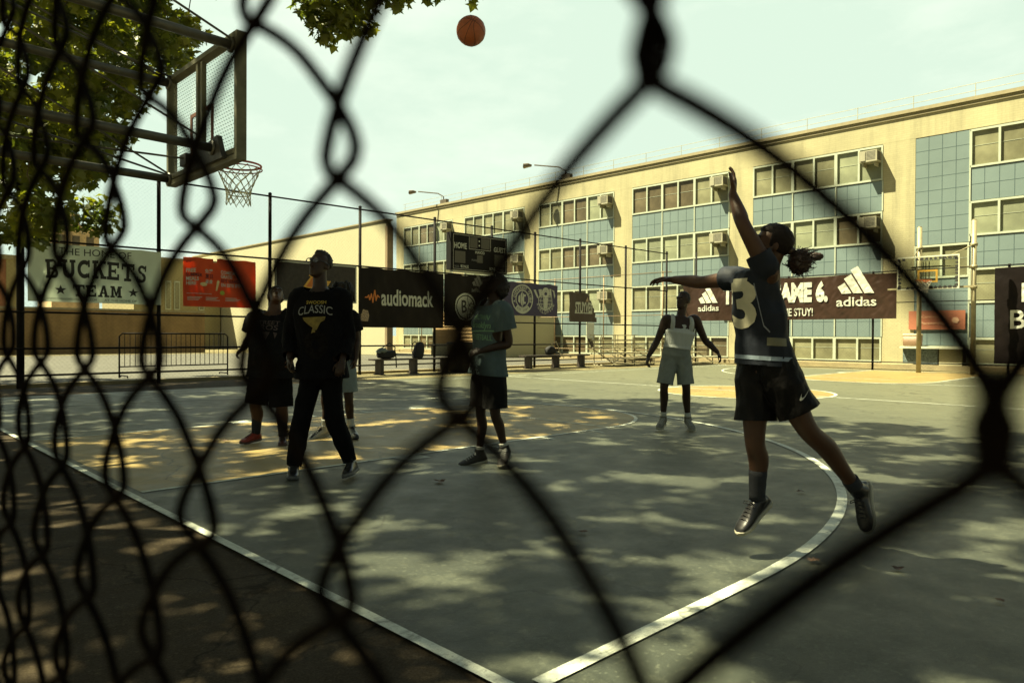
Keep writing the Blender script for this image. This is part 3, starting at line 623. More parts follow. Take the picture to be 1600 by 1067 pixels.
# black team banner
t = thing('banner', 'black banner with ball badge lettered B and three stripe mark behind blue shirt', 'banner', (14.7, BY, 1.5))
c = Cloth((13.25, BY, 1.5), US, NS, 2.6, 1.75, .035, 5, .08)
c.sheet('cloth', cloth_black, t); c.prnt('stripe_mark', grey_p, stripe_logo(1.18, 1.18, .6), t)
c.prnt('ball_badge', white_p, arc(.92, .66, .40, .46, 0, 360, 36, 1.05) + disc(.92, .66, .365, 32, .385), t)
c.prnt('badge_letter', black_p, text2d('B', (.74, .46, .24, .44), .02) + arc(1.42, .98, .40, .425, 150, 235, 14) + arc(1.52, .4, .52, .545, 125, 190, 14) + stroke([(1.0, .72), (1.28, .78)], .02) + arc(.98, .3, .3, .322, 20, 80, 10), t, .017)
c.prnt('ball_emblem', orange_p, disc(1.98, .78, .18), t); c.prnt('emblem_outline', white_p, stroke([(1.62, .28), (1.9, .72), (1.92, 1.1), (1.98, 1.22), (2.05, 1.0), (2.12, 1.08)], .05) + stroke([(1.62, .28), (1.82, .34), (1.92, .62)], .04) + stroke([(1.7, .42), (1.82, .5)], .04), t, .017)
# purple banner with two badges
t = thing('banner', 'purple banner with round club badge and white globe emblem', 'banner', (17.4, BY, 1.9))
c = Cloth((15.93, BY, 1.92), US, NS, 2.88, 1.22, .028, 6, .07); c.sheet('cloth', mat('purple vinyl', (.036, .028, .095), .6, .15, 1.5, .1, 10), t)
x, y = .98, .62
c.prnt('club_badge', white_p, arc(x, y, .50, .55) + arc(x, y, .305, .345) + ring_text('A DIFFERENT CLUBS', x, y, .42, .12, 200, -20, .085, .012) + star(x - .42, y - .1, .045) + star(x + .42, y - .1, .045) + arc(x, y, .35, .50, 222, 318, 16)
       + P((x, y + .3), (x - .08, y + .19), (x - .08, y - .19), (x, y - .3), (x + .005, y)) + P((x + .03, y + .24), (x + .03, y - .24), (x + .09, y - .17), (x + .09, y + .17)) + P((x - .21, y + .1), (x - .21, y - .1), (x - .11, y - .17), (x - .11, y + .17)) + arc(x + .12, y, .07, .12, 60, 300, 12, 1.5), t)
c.prnt('badge_date', MATS['purple vinyl'], ring_text('EST 1989', x, y, .425, .07, 228, 312, .05, .004, True), t, .017)
x, y = 2.18, .6
c.prnt('globe_emblem', white_p, arc(x, y, .34, .375) + [g for k in (.12, .24) for g in arc(x, y, k, k + .022, 0, 360, 28, .36 / (k + .01))] + rect(x - .011, y - .34, x + .011, y + .2) + [g for yy, ww in ((.14, .3), (0, .34), (-.14, .3)) for g in rect(x - ww, y + yy - .011, x + ww, y + yy + .011)]
       + P((x - .62, y + .38), (x - .5, y + .40), (x - .36, y + .1), (x - .42, y + .08)) + P((x + .5, y + .40), (x + .56, y + .2), (x + .5, y + .1), (x + .44, y + .36), (x + .3, y + .42)) + arc(x, y + .3, .1, .2, 0, 360, 22) + P((x - .38, y + .42), (x - .2, y + .44), (x - .22, y + .2), (x - .3, y + .14)) + P((x + .2, y + .44), (x + .3, y + .44), (x + .34, y + .16), (x + .22, y + .2))
       + P((x - .12, y + .1), (x + .12, y + .1), (x + .07, y - .3), (x - .07, y - .3)) + ring_text('WORLDWIDE', x, y, .44, .14, 192, 348, .10, .014, True), t)
# torn brown flag
t = thing('torn_flag', 'small torn brown flag with white band of lettering and a hanging rag', 'flag', (20.3, BY, 1.7))
c = Cloth((19.48, BY, 1.74), US, NS, 1.70, 1.16, .05, 7, .03)
c.sheet('cloth', mat('brown vinyl', (.045, .026, .020), .45, .2, 1.5, .1, 10), t, notch=lambda u, v: u > 1.12 + (1.16 - v) * .55); c.prnt('lettering', white_p, rect(.36, .34, 1.40, .38) + text2d('STUYVES', (.36, .36, 1.02, .44), .035) , t)
c.prnt('flag_mark', mat('tan print', (.45, .35, .25), .6), P((.98, .86), (1.14, .86), (1.1, 1.02)) + rect(.98, .82, 1.16, .85), t)
c = Cloth((20.62, BY + .03, .82), US, NS, .46, .9, .05, 8, .0); c.sheet('rag', mat('white rag', (.7, .72, .66), .8), t, notch=lambda u, v: v < .28 - abs(u - .2) * .3)
m = MB(); m.add([(20.64, BY, 1.08), (20.98, BY, 1.0), (21.0, BY - .02, .62), (20.88, BY, .72)], [(0, 1, 2, 3)]); m.add([(20.64, BY + .012, 1.08), (20.98, BY + .012, 1.0), (21.0, BY - .008, .62), (20.88, BY + .012, .72)], [(3, 2, 1, 0)]); m.build('dark_tail', MATS['brown vinyl'], t)
# long brown banner on the end fence
UE, NE = Vector((0, -1, 0)), Vector((-1, 0, 0)); BX = RX - .13
brown_v = mat('wrinkled brown vinyl', (.036, .019, .0125), .3, .25, 1.2, .2, 9, spec=.5)
t = thing('banner', 'long wrinkled brown banner ending 6. with a three stripe mark at each end', 'banner', (BX, 5.4, 1.85))
c = Cloth((BX, 9.95, 1.87), UE, NE, 8.8, 1.68, .045, 9, .09); c.sheet('cloth', brown_v, t, step=.05)
c.prnt('stripe_mark', white_p, stripe_logo(.75, .42, 1.02), t, .022); c.prnt('stripe_mark', white_p, stripe_logo(6.7, .48, 1.42), t, .022)
c.prnt('lettering', white_p, text2d('THIS IS GAME 6.', (1.95, .68, 4.42, .84), .06) , t, .022); c.prnt('lettering', white_p, text2d('WELCOME TO THE STUY!', (2.45, .14, 3.35, .32), .015), t, .022)
# black banner at the right edge
t = thing('banner', 'tall black banner at right edge with white letters B and BA', 'banner', (BX, -3, .1))
c = Cloth((BX, -1.83, .35), UE, NE, 4.6, 3.15, .045, 10, .03); c.sheet('cloth', cloth_black, t); c.prnt('lettering', white_p, text2d('BED-STUY', (.74, 2.0, 3.3, .62), .01) + text2d('BALLERS', (.44, 1.14, 3.1, .62), .01), t, .012)
# sign on the school wall
t = thing('wall_sign', 'faded red sign with two pale lines of lettering fixed under school window', 'sign', (FX - .06, .65, 1.5))
c = Cloth((FX - .055, 1.60, 1.5), UE, NE, 1.92, .72, 0.); m = MB(); m.box((FX - .05, -.32, 1.5), (FX - .033, 1.6, 2.22)); m.build('board', mat('faded red board', (.40, .14, .075), .7, .1, 2), t)
c.prnt('lettering', mat('pale orange print', (.80, .50, .32), .7), text2d('A Community', (.28, .42, 1.0, .15), .008) + text2d('Partnership!', (.42, .16, .95, .15), .008) + disc(1.6, .35, .13, 6), t)
# score board
t = thing('scoreboard', 'black electronic scoreboard lettered HOME and GUEST mounted above the fence banners', 'scoreboard', (14.6, FY - .2, 3.4))
SY = FY - .34; m = MB(); m.box((13.36, SY, 3.36), (15.92, FY - .1, 4.60)); m.build('housing', mat('scoreboard black', (.009, .009, .009), .75, .2, 4, spec=.15), t)
c = Cloth((13.36, SY - .004, 3.36), US, NS, 2.56, 1.24, 0.)
c.prnt('lettering', white_p, text2d('HOME', (.14, .72, .54, .2), .022) + text2d('GUEST', (1.92, .72, .56, .18), .02) + text2d('PERIOD', (1.06, .60, .42, .09), .01) + text2d('BONUS', (.42, .08, .34, .1), .012) + text2d('BONUS', (1.72, .08, .34, .1), .012), t)
c.prnt('dim_lettering', grey_p, text2d('FOUL', (.16, .08, .2, .08), .008) + text2d('FOULS', (2.1, .08, .28, .08), .008) + text2d('POSS', (.9, .34, .24, .07), .006), t)
c.prnt('border', mat('scoreboard trim', (.42, .42, .38), .5), rect(.09, .03, .105, 1.2) + rect(.105, .03, 2.5, .045) + rect(.105, 1.185, 2.5, 1.2) + rect(2.485, .05, 2.5, 1.18) + rect(.78, .74, .795, 1.17) + rect(1.75, .74, 1.765, 1.17) + rect(.795, .74, 1.75, .755), t)
c.prnt('colon_dots', white_p, disc(1.24, 1.03, .03, 12) + disc(1.24, .88, .03, 12), t); 
dg = mat('digit panel', (.035, .035, .033), .3, .6, 60)
for q in ((.82, .79, 1.16, 1.15), (1.32, .79, 1.72, 1.15), (.16, .24, .62, .64), (1.95, .24, 2.42, .64), (1.14, .3, 1.4, .56)): c.prnt('digit_panel', dg, rect(*q), t)
m = MB(); m.box((13.5, FY - .3, 3.30), (15.8, FY - .12, 3.355)); m.build('mounting_rail', mat('galvanised', (.5, .52, .45)), t)
# ------------------------------------------------------------------ hoops
steel_m = mat('olive painted steel', (.125, .125, .08), .55, .3, 7, .05, 60, metal=.2); pipe_m = mat('dark pipe', (.075, .075, .062), .45, .3, 8, metal=.3); rim_m = mat('rim red', (.50, .07, .03), .5, .2, 10)
net_m = mat('net cord', (.55, .55, .42), .8, .2, 20); gal_m = MATS['galvanised']
def net(parent, cx, cy, z, r0, h, m, n=12, w=.006, dirx=1):
    mb = MB(); lv = 7
    def pt(i, k): a = 2 * pi * (i + (k % 2) * .5) / n; f = k / lv; r = r0 * (1 - .48 * min(1, f * 1.5) + .10 * max(0, f - .55)); return (cx + r * cos(a), cy + r * sin(a), z - h * f + .01 * sin(i * 2.3 + k))
    for i in range(n):
        for s in (0, 1):
            pts = []
            for k in range(lv + 1):
                j = i + (k // 2 if s else -(k // 2)) + (0 if (k % 2 == 0) else (0 if s else -1)); pts.append(pt(j, k))
            mb.tube(pts, w, 4)
    mb.tube([pt(i / 2, 0)[:2] + (z,) for i in range(0)] or [(cx + r0 * .55 * cos(a), cy + r0 * .55 * sin(a), z - h * .72) for a in np.linspace(0, 2 * pi, 20)[:-1]], w * 1.3, 4, True)
    mb.build('net', m, parent)
hoop = thing('basketball_hoop', 'near basketball hoop seen from behind, perforated board on long pipes', 'basketball hoop', (1.22, 0, 0))
BXp = 1.22; HW = .94; Z0, Z1 = 2.89, 4.12
m = MB()
m.box((BXp - .05, -HW, Z0), (BXp + .05, -HW + .055, Z1)); m.box((BXp - .05, HW - .055, Z0), (BXp + .05, HW, Z1)); m.box((BXp - .051, -HW + .055, Z0), (BXp + .05, HW - .055, Z0 + .05)); m.box((BXp - .051, -HW + .055, Z1 - .05), (BXp + .05, HW - .055, Z1))
m.build('board_frame', steel_m, hoop)
m = MB()
for y in (-.085, .03): m.box((BXp - .045, y, Z0 + .071), (BXp + .0, y + .05, Z1 - .071))
m.box((BXp - .043, -HW + .076, Z0 + .071), (BXp - .005, -.086, Z0 + .12)); m.box((BXp - .043, .081, Z0 + .071), (BXp - .005, HW - .076, Z0 + .12)); m.build('board_stiffener', steel_m, hoop)
pm = bpy.data.materials.new('perforated sheet'); pm.use_nodes = True; n_ = pm.node_tree; k_ = n_.links.new; b_ = n_.nodes['Principled BSDF']; b_.inputs['Roughness'].default_value = .5
t_ = n_.nodes.new('ShaderNodeTexCoord'); s_ = n_.nodes.new('ShaderNodeSeparateXYZ'); k_(t_.outputs['Object'], s_.inputs[0])
def mth(op, a, b=None):
    q = n_.nodes.new('ShaderNodeMath'); q.operation = op
    for i, v in enumerate((a, b)):
        if v is None: continue
        if isinstance(v, (int, float)): q.inputs[i].default_value = v
        else: k_(v, q.inputs[i])
    return q.outputs[0]
zr = mth('DIVIDE', s_.outputs[2], .037); row = mth('MODULO', mth('FLOOR', zr), 2.); yr = mth('ADD', mth('DIVIDE', s_.outputs[1], .055), mth('MULTIPLY', row, .5))
dy_ = mth('MULTIPLY', mth('SUBTRACT', mth('FRACT', mth('ADD', yr, 50.)), .5), .055); dz_ = mth('MULTIPLY', mth('SUBTRACT', mth('FRACT', zr), .5), .037)
dd = mth('SQRT', mth('ADD', mth('MULTIPLY', dy_, dy_), mth('MULTIPLY', dz_, dz_))); hole = mth('LESS_THAN', dd, .0068)
mx_ = n_.nodes.new('ShaderNodeMixRGB'); mx_.inputs[1].default_value = (.97, .99, .96, 1); mx_.inputs[2].default_value = (.05, .06, .05, 1); k_(hole, mx_.inputs[0]); k_(mx_.outputs[0], b_.inputs[0])
tr_ = n_.nodes.new('ShaderNodeBsdfTransparent'); k_(mx_.outputs[0], tr_.inputs[0]); ms_ = n_.nodes.new('ShaderNodeMixShader'); ms_.inputs[0].default_value = .93; k_(b_.outputs[0], ms_.inputs[1]); k_(tr_.outputs[0], ms_.inputs[2]); k_(ms_.outputs[0], n_.nodes['Material Output'].inputs[0])
m = MB(); m.box((BXp + .004, -HW + .076, Z0 + .071), (BXp + .012, HW - .076, Z1 - .071)); m.build('perforated_board', pm, hoop)
m = MB(); a, b, z0, z1, w = -.27, .33, 3.12, 3.58, .04; x0, x1 = BXp - .012, BXp + .003
m.box((x0, a, z0), (x1, a + w, z1)); m.box((x0, b - w, z0), (x1, b, z1)); m.box((x0 + .001, a + w, z0), (x1, b - w, z0 + w)); m.box((x0 + .001, a + w, z1 - w), (x1, b - w, z1)); m.build('target_square', mat('square brown', (.13, .05, .03), .6), hoop)
m = MB(); m.add([(BXp - .1, -.72, 2.93), (BXp - .1, .3, 2.93), (BXp - .1, .24, 3.05), (BXp - .1, -.60, 3.17), (BXp - .05, -.72, 2.93), (BXp - .05, .3, 2.93), (BXp - .05, .24, 3.05), (BXp - .05, -.60, 3.17)], [(0, 1, 2, 3), (7, 6, 5, 4), (0, 4, 5, 1), (2, 6, 7, 3), (1, 5, 6, 2), (3, 7, 4, 0)])
m.box((BXp - .16, .06, 2.98), (BXp - .101, .22, 3.1)); m.build('mounting_bracket', mat('black bracket', (.03, .03, .027), .6), hoop)
for y, z, xe in ((-.83, 4.0, BXp - .05), (.85, 4.04, BXp - .05), (-.5, 3.06, BXp - .1), (.85, 2.96, BXp - .05)):
    m = MB(); m.tube([(xe, y, z), (-2.3, y, z + .05)], .045, 12); m.tube([(xe - .02, y, z), (xe + .005, y, z)], .075, 12); m.build('support_pipe', pipe_m, hoop, True)
for a, b in (((-2.2, 0, 4.75), (BXp - .1, -.1, 3.27)), ((-.9, .85, 4.05), (BXp - .06, .85, 3.02)), ((-2.2, .4, 2.99), (BXp - .1, .1, 3.05)), ((-2.2, -.83, 5.3), (BXp - .05, -.83, 4.06)), ((-2.2, .85, 5.2), (BXp - .05, .87, 4.08)), ((-1.2, -.5, 3.1), (BXp - .05, .8, 2.99)), ((-1.5, -.8, 4.05), (BXp - .05, .8, 4.1))):
    m = MB(); m.tube([a, b], .011, 6); m.build('brace_rod', pipe_m, hoop)
for y in (-.83, .85):
    m = MB(); m.tube([(-2.3, y, 0), (-2.3, y, 5.4)], .09, 14); m.build('post', pipe_m, hoop, True)
m = MB(); m.tube([(HX + .235 * cos(a), .235 * sin(a), 3.05) for a in np.linspace(0, 2 * pi, 40)[:-1]], .011, 8, True); m.tube([(HX + .245 * cos(a), .245 * sin(a), 3.012) for a in np.linspace(0, 2 * pi, 40)[:-1]], .007, 6, True)
m.box((BXp + .05, -.09, 2.98), (HX - .2, .09, 3.056)); m.build('rim', rim_m, hoop, True)
net(hoop, HX, 0, 3.02, .23, .40, net_m, 12, .0045)
# far hoop
FXH = LN - HX; fh = thing('basketball_hoop', 'far basketball hoop facing us with clear board and yellow target square on two poles', 'basketball hoop', (FXH + .38, 0, 0))
bx = FXH + .38; cy = -.28; paint_m = mat('cream pole paint', (.30, .27, .16), .5, .2, 5, .05, 40)
m = MB(); w = .045
m.box((bx, cy - .92, 2.78), (bx + .05, cy - .92 + w, 3.88)); m.box((bx, cy + .92 - w, 2.78), (bx + .05, cy + .92, 3.88)); m.box((bx + .001, cy - .92 + w, 3.88 - w), (bx + .05, cy + .92 - w, 3.88)); m.box((bx + .001, cy - .92 + w, 2.78), (bx + .05, cy + .92 - w, 2.78 + w)); m.build('board_frame', mat('pale frame', (.62, .64, .5), .5), fh)
m = MB(); rr = random.Random(3)
for i in range(13):
    y = cy - .85 + i * .138
    for z in (2.835, 3.775):
        if rr.random() < .85: m.add([(bx - .004, y, z - .03), (bx - .004, y + .115, z - .03), (bx - .004, y + rr.uniform(.07, .11), z + .05), (bx - .004, y + rr.uniform(.0, .05), z + .055)], [(3, 2, 1, 0)])
for i in range(8):
    z = 2.86 + i * .118
    for s in (-1, 1): m.add([(bx - .004, cy + s * .885, z), (bx - .004, cy + s * .885, z + .095), (bx - .004, cy + s * .79, z + rr.uniform(.05, .09)), (bx - .004, cy + s * .80, z + rr.uniform(.0, .04))], [(0, 1, 2, 3)])
m.build('torn_border_tape', mat('black tape', (.02, .02, .02), .6), fh)
m = MB(); yl, yr_, zl, zh, w = cy - .30, cy + .30, 3.0, 3.42, .06
for q in (((yl, zl), (yl + w, zh)), ((yr_ - w, zl), (yr_, zh))): m.box((bx - .006, q[0][0], q[0][1]), (bx + .004, q[1][0], q[1][1]))
m.box((bx - .005, yl + w, zl), (bx + .004, yr_ - w, zl + w)); m.box((bx - .005, yl + w, zh - w), (bx + .004, yr_ - w, zh)); m.build('target_square', mat('yellow square', (.5, .3, .04), .5), fh)
gm = bpy.data.materials.new('acrylic board'); gm.use_nodes = True; n_ = gm.node_tree; n_.nodes.clear(); o_ = n_.nodes.new('ShaderNodeOutputMaterial'); tb = n_.nodes.new('ShaderNodeBsdfTransparent'); tb.inputs[0].default_value = (.93, .95, .9, 1); gl = n_.nodes.new('ShaderNodeBsdfGlossy'); gl.inputs['Roughness'].default_value = .1; mq = n_.nodes.new('ShaderNodeMixShader'); fz = n_.nodes.new('ShaderNodeFresnel'); n_.links.new(fz.outputs[0], mq.inputs[0]); n_.links.new(tb.outputs[0], mq.inputs[1]); n_.links.new(gl.outputs[0], mq.inputs[2]); n_.links.new(mq.outputs[0], o_.inputs[0])
m = MB(); m.box((bx + .02, cy - .87, 2.83), (bx + .03, cy + .87, 3.83)); m.build('clear_board', gm, fh)
m = MB()
for y in (cy - .04, cy + .06, cy + .14): m.box((bx + .06, y, 2.9), (bx + .09, y + .025, 3.7))
m.box((bx + .06, cy - .5, 3.5), (bx + .1, cy + .5, 3.55)); m.box((bx + .09, cy - 1.3, 2.8), (bx + .14, cy + 1.25, 2.86)); m.build('rear_brackets', paint_m, fh)
m = MB(); m.tube([(FXH + .225 * cos(a), cy + .225 * sin(a), 3.05) for a in np.linspace(0, 2 * pi, 30)[:-1]], .012, 6, True); m.box((FXH + .2, cy - .08, 3.0), (bx, cy + .08, 3.05)); m.build('rim', mat('orange rim', (.7, .2, .05), .5), fh, True)
net(fh, FXH, cy, 3.03, .22, .40, mat('white net', (.75, .72, .6), .8), 10, .009)
for y, h in ((.17, 4.93), (-1.43, 5.0)):
    m = MB(); m.tube([(bx + .72, y, -.01), (bx + .72, y, h)], .075, 14); m.tube([(bx + .72, y, h), (bx + .72, y, h + .03)], .06, 12)
    for z in (4.22, 3.5, 2.84): m.tube([(bx + .72, y, z - .05), (bx + .72, y, z + .05)], .105, 12)
    m.build('pole', paint_m, fh, True)
m = MB()
for y, yy in ((.17, cy + .5), (-1.43, cy - .5)): m.tube([(bx + .68, y, 3.5), (bx + .1, yy, 3.52)], .02, 6); m.tube([(bx + .68, y, 2.84), (bx + .12, yy, 2.84)], .025, 6); m.tube([(bx + .68, y, 4.22), (bx + .1, yy, 3.8)], .018, 6)
m.build('support_arms', paint_m, fh)
# ball in flight
bc = Vector((2.17, -3.2, 3.73)); ball = thing('basketball', 'orange brown basketball in the air above the court', 'ball', bc)
m = MB(); m.ell(bc, (.121, 0, 0), (0, .121, 0), (0, 0, .121), 40, 24); m.build('cover', mat('ball leather', (.36, .095, .030), .5, .15, 30, .4, 180), ball, True)
m = MB(); q = Matrix.Rotation(.6, 3, 'Y') @ Matrix.Rotation(.9, 3, 'Z')
for ax in range(2):
    A = [Vector((cos(a), sin(a), 0)) if ax == 0 else Vector((cos(a), 0, sin(a))) for a in np.linspace(0, 2 * pi, 50)[:-1]]; m.tube([bc + q @ v * .1205 for v in A], .0022, 6, True)
for s in (-1, 1): m.tube([bc + q @ Vector((sin(a) * .82, s * (.42 + .30 * cos(2 * a)), cos(a) * .82)).normalized() * .1205 for a in np.linspace(0, 2 * pi, 50)[:-1]], .0022, 6, True)
m.build('seams', mat('seam black', (.02, .015, .012), .6), ball, True)
# ------------------------------------------------------------------ benches, bags, bin, bleachers
wood_m = mat('dark bench plank', (.045, .035, .028), .6, .3, 5, .1, 30, stretch=(.3, 4, 4))
def bench(a, b, label):
    a, b = Vector(a), Vector(b); d = (b - a).normalized(); n = Vector((-d.y, d.x, 0)); c = (a + b) / 2; Lb = (b - a).length
    t = thing('bench', label, 'bench', c, 'benches along the fence'); m = MB()
    for k in (-.13, 0, .13): m.obox(c + n * k + Vector((0, 0, .45)), d, n, (0, 0, 1), Lb / 2, .055, .025)
    m.build('seat', wood_m, t)
    for s in (-.82, .0, .82):
        m = MB(); p = c + d * Lb / 2 * s; m.obox(p + Vector((0, 0, .21)), d, n, (0, 0, 1), .06, .15, .212); m.obox(p + Vector((0, 0, .012)), d, n, (0, 0, 1), .09, .19, .012); m.build('leg', wood_m, t)
bench((10.25, 10.55, 0), (13.3, 10.55, 0), 'dark wooden bench under the black sound wave banner, two bags on it')
bench((16.6, 10.55, 0), (20.0, 10.4, 0), 'dark wooden bench right of the youth in blue, round bag on it')
def blob(mb, c, A, B, C, seed, amp=.12): mb.ell(c, A, B, C, 26, 18, lambda d: 1 + amp * noise.noise(Vector(d) * 2.2 + Vector((seed, 0, 0))))
bag_m = mat('dark nylon', (.010, .011, .014), .8, .4, 6, .3, 30)
t = thing('duffel_bag', 'dark duffel bag with pale blue top lying on left bench', 'bag', (10.75, 10.55, .48)); m = MB(); m.loft([((10.45 + .62 * q, 10.55, .60 + .02 * sin(q * 9)), (0, w_ * .9, 0), (0, 0, w_)) for q, w_ in ((0, .06), (.06, .11), (.3, .135), (.6, .125), (.9, .12), (1, .07))], 20, True, 2.6); m.build('body', bag_m, t, True)
m = MB(); blob(m, (10.58, 10.5, .72), (.17, 0, .02), (0, .12, 0), (0, 0, .07), 2, .5); m.build('folded_shirt', mat('pale blue cloth', (.16, .21, .22), .8), t, True); m = MB(); m.tube([(10.95, 10.37, .78), (10.99, 10.36, .5), (11.02, 10.38, .2)], .018, 6); m.tube([(10.5, 10.4, .8), (10.75, 10.36, .95), (11., 10.4, .8)], .016, 6); m.build('strap', bag_m, t)
t = thing('backpack', 'black backpack with wheel-like loop leaning at right end of left bench', 'bag', (11.9, 10.5, .48)); m = MB(); m.loft([((11.9 + .1 * q, 10.5, .48 + .50 * q), (w_, 0, 0), (0, w_ * .7, 0)) for q, w_ in ((0, .15), (.05, .18), (.4, .185), (.75, .16), (.95, .10), (1, .05))], 20, True, 3); m.build('body', bag_m, t, True)
m = MB(); m.tube([(11.72 + .11 * cos(a), 10.4, .76 + .22 * sin(a)) for a in np.linspace(0, 2 * pi, 24)[:-1]], .014, 6, True); m.build('strap', bag_m, t)
t = thing('backpack', 'round dark backpack with pale straps sitting on right bench', 'bag', (18.0, 10.45, .48)); m = MB(); m.loft([((17.75 + .5 * q, 10.45, .62 + .03 * sin(q * 3)), (0, w_ * .8, 0), (0, 0, w_)) for q, w_ in ((0, .07), (.08, .13), (.4, .165), (.7, .15), (.95, .1), (1, .05))], 20, True, 2.5); m.build('body', bag_m, t, True)
m = MB(); m.tube([(17.8, 10.24, .88), (18.02, 10.2, .98), (18.2, 10.24, .75), (18.26, 10.22, .5)], .02, 6); m.tube([(18.25, 10.3, .6), (18.42, 10.26, .5), (18.5, 10.25, .36)], .015, 6); m.build('strap', mat('pale strap', (.5, .45, .3), .8), t)
can = thing('litter_bin', 'dark square litter bin with pale round badge beside the blue shirted youth', 'bin', (13.6, 10.3, 0))
m = MB(); m.loft([((13.6, 10.3, z), (w, 0, 0), (0, w, 0)) for z, w in ((0, .33), (.03, .36), (.86, .40), (.88, .42), (.95, .42), (.97, .38))], 32, True, 8); m.build('body', mat('dark bin plastic', (.022, .020, .018), .6, .2, 4), can, True)
c = Cloth((13.4, 9.87, .4), US, NS, .4, .4, 0.); c.prnt('badge', white_p, arc(.2, .2, .08, .14, 0, 360, 24) + P((.17, .08), (.22, .08), (.22, .3), (.17, .27)), can)
bl_m = mat('weathered aluminium', (.36, .33, .22), .5, .2, 6, .05, 30, metal=.2)
for i, (x, y, Lb, lab) in enumerate(((22.2, 9.6, 3.2, 'pale aluminium bleacher stand behind the man in the tank top'), (25.0, 8.4, 2.8, 'pale aluminium bleacher stand nearest the brown banner'), (27.1, 13.2, 3.0, 'pale aluminium bleacher stand close to the school wall'))):
    t = thing('bleacher', lab, 'bleacher', (x, y, 0), 'bleacher stands by the fence'); 
    for k in range(3):
        m = MB(); z = .28 + .2 * k; yy = y + k * .45; m.box((x - Lb / 2, yy, z), (x + Lb / 2, yy + .24, z + .045)); m.build('seat_plank', bl_m, t)
        m = MB(); m.box((x - Lb / 2, yy - .2, z - .18), (x + Lb / 2, yy - .03, z - .15)); m.build('foot_plank', bl_m, t)
    for s in (-.85, 0, .85):
        m = MB(); xx = x + s * Lb / 2; m.tube([(xx, y + .1, .0), (xx, y + .1, .26)], .025, 6); m.tube([(xx, y + 1.1, 0), (xx, y + 1.1, 1.25)], .025, 6); m.tube([(xx, y + .1, .1), (xx, y + 1.1, .62)], .02, 6); m.tube([(xx, y + .1, .03), (xx, y + 1.1, .03)], .02, 6); m.build('leg_frame', bl_m, t)
    m = MB()
    for z in (1.0, 1.22): m.tube([(x - Lb / 2, y + 1.1, z), (x + Lb / 2, y + 1.1, z)], .02, 6)
    m.build('back_rail', bl_m, t)
t = thing('drinks_cooler', 'brown square cooler box standing on a ledge by the far hoop pole', 'box', (28.6, 1.35, .86))
m = MB(); m.loft([((28.6, 1.35, z), (w, 0, 0), (0, w * 1.5, 0)) for z, w in ((.86, .18), (.9, .2), (1.26, .21))], 24, True, 8); m.build('body', mat('brown box', (.22, .13, .07), .6), t, True); m = MB(); m.loft([((28.6, 1.35, z), (w, 0, 0), (0, w * 1.5, 0)) for z, w in ((1.262, .215), (1.33, .2))], 24, True, 8); m.build('lid', mat('cream lid', (.6, .5, .3), .6), t, True)
t = thing('ledge', 'pale painted ledge along the foot of the school wall by the far hoop', 'ledge', (28.7, .7, 0)); m = MB(); m.box((28.25, -.4, .78), (28.97, 1.7, .855)); m.build('slab', mat('pale frame', (.62, .64, .5)), t); m = MB(); m.box((28.45, -.35, .165), (28.5, .4, .775)); m.build('panel', beige_m, t)
m = MB(); m.box((28.46, .45, .2), (28.5, 1.65, .775)); m.build('grille', mat('blue grey mesh', (.12, .16, .16), .6, .8, 20), t)
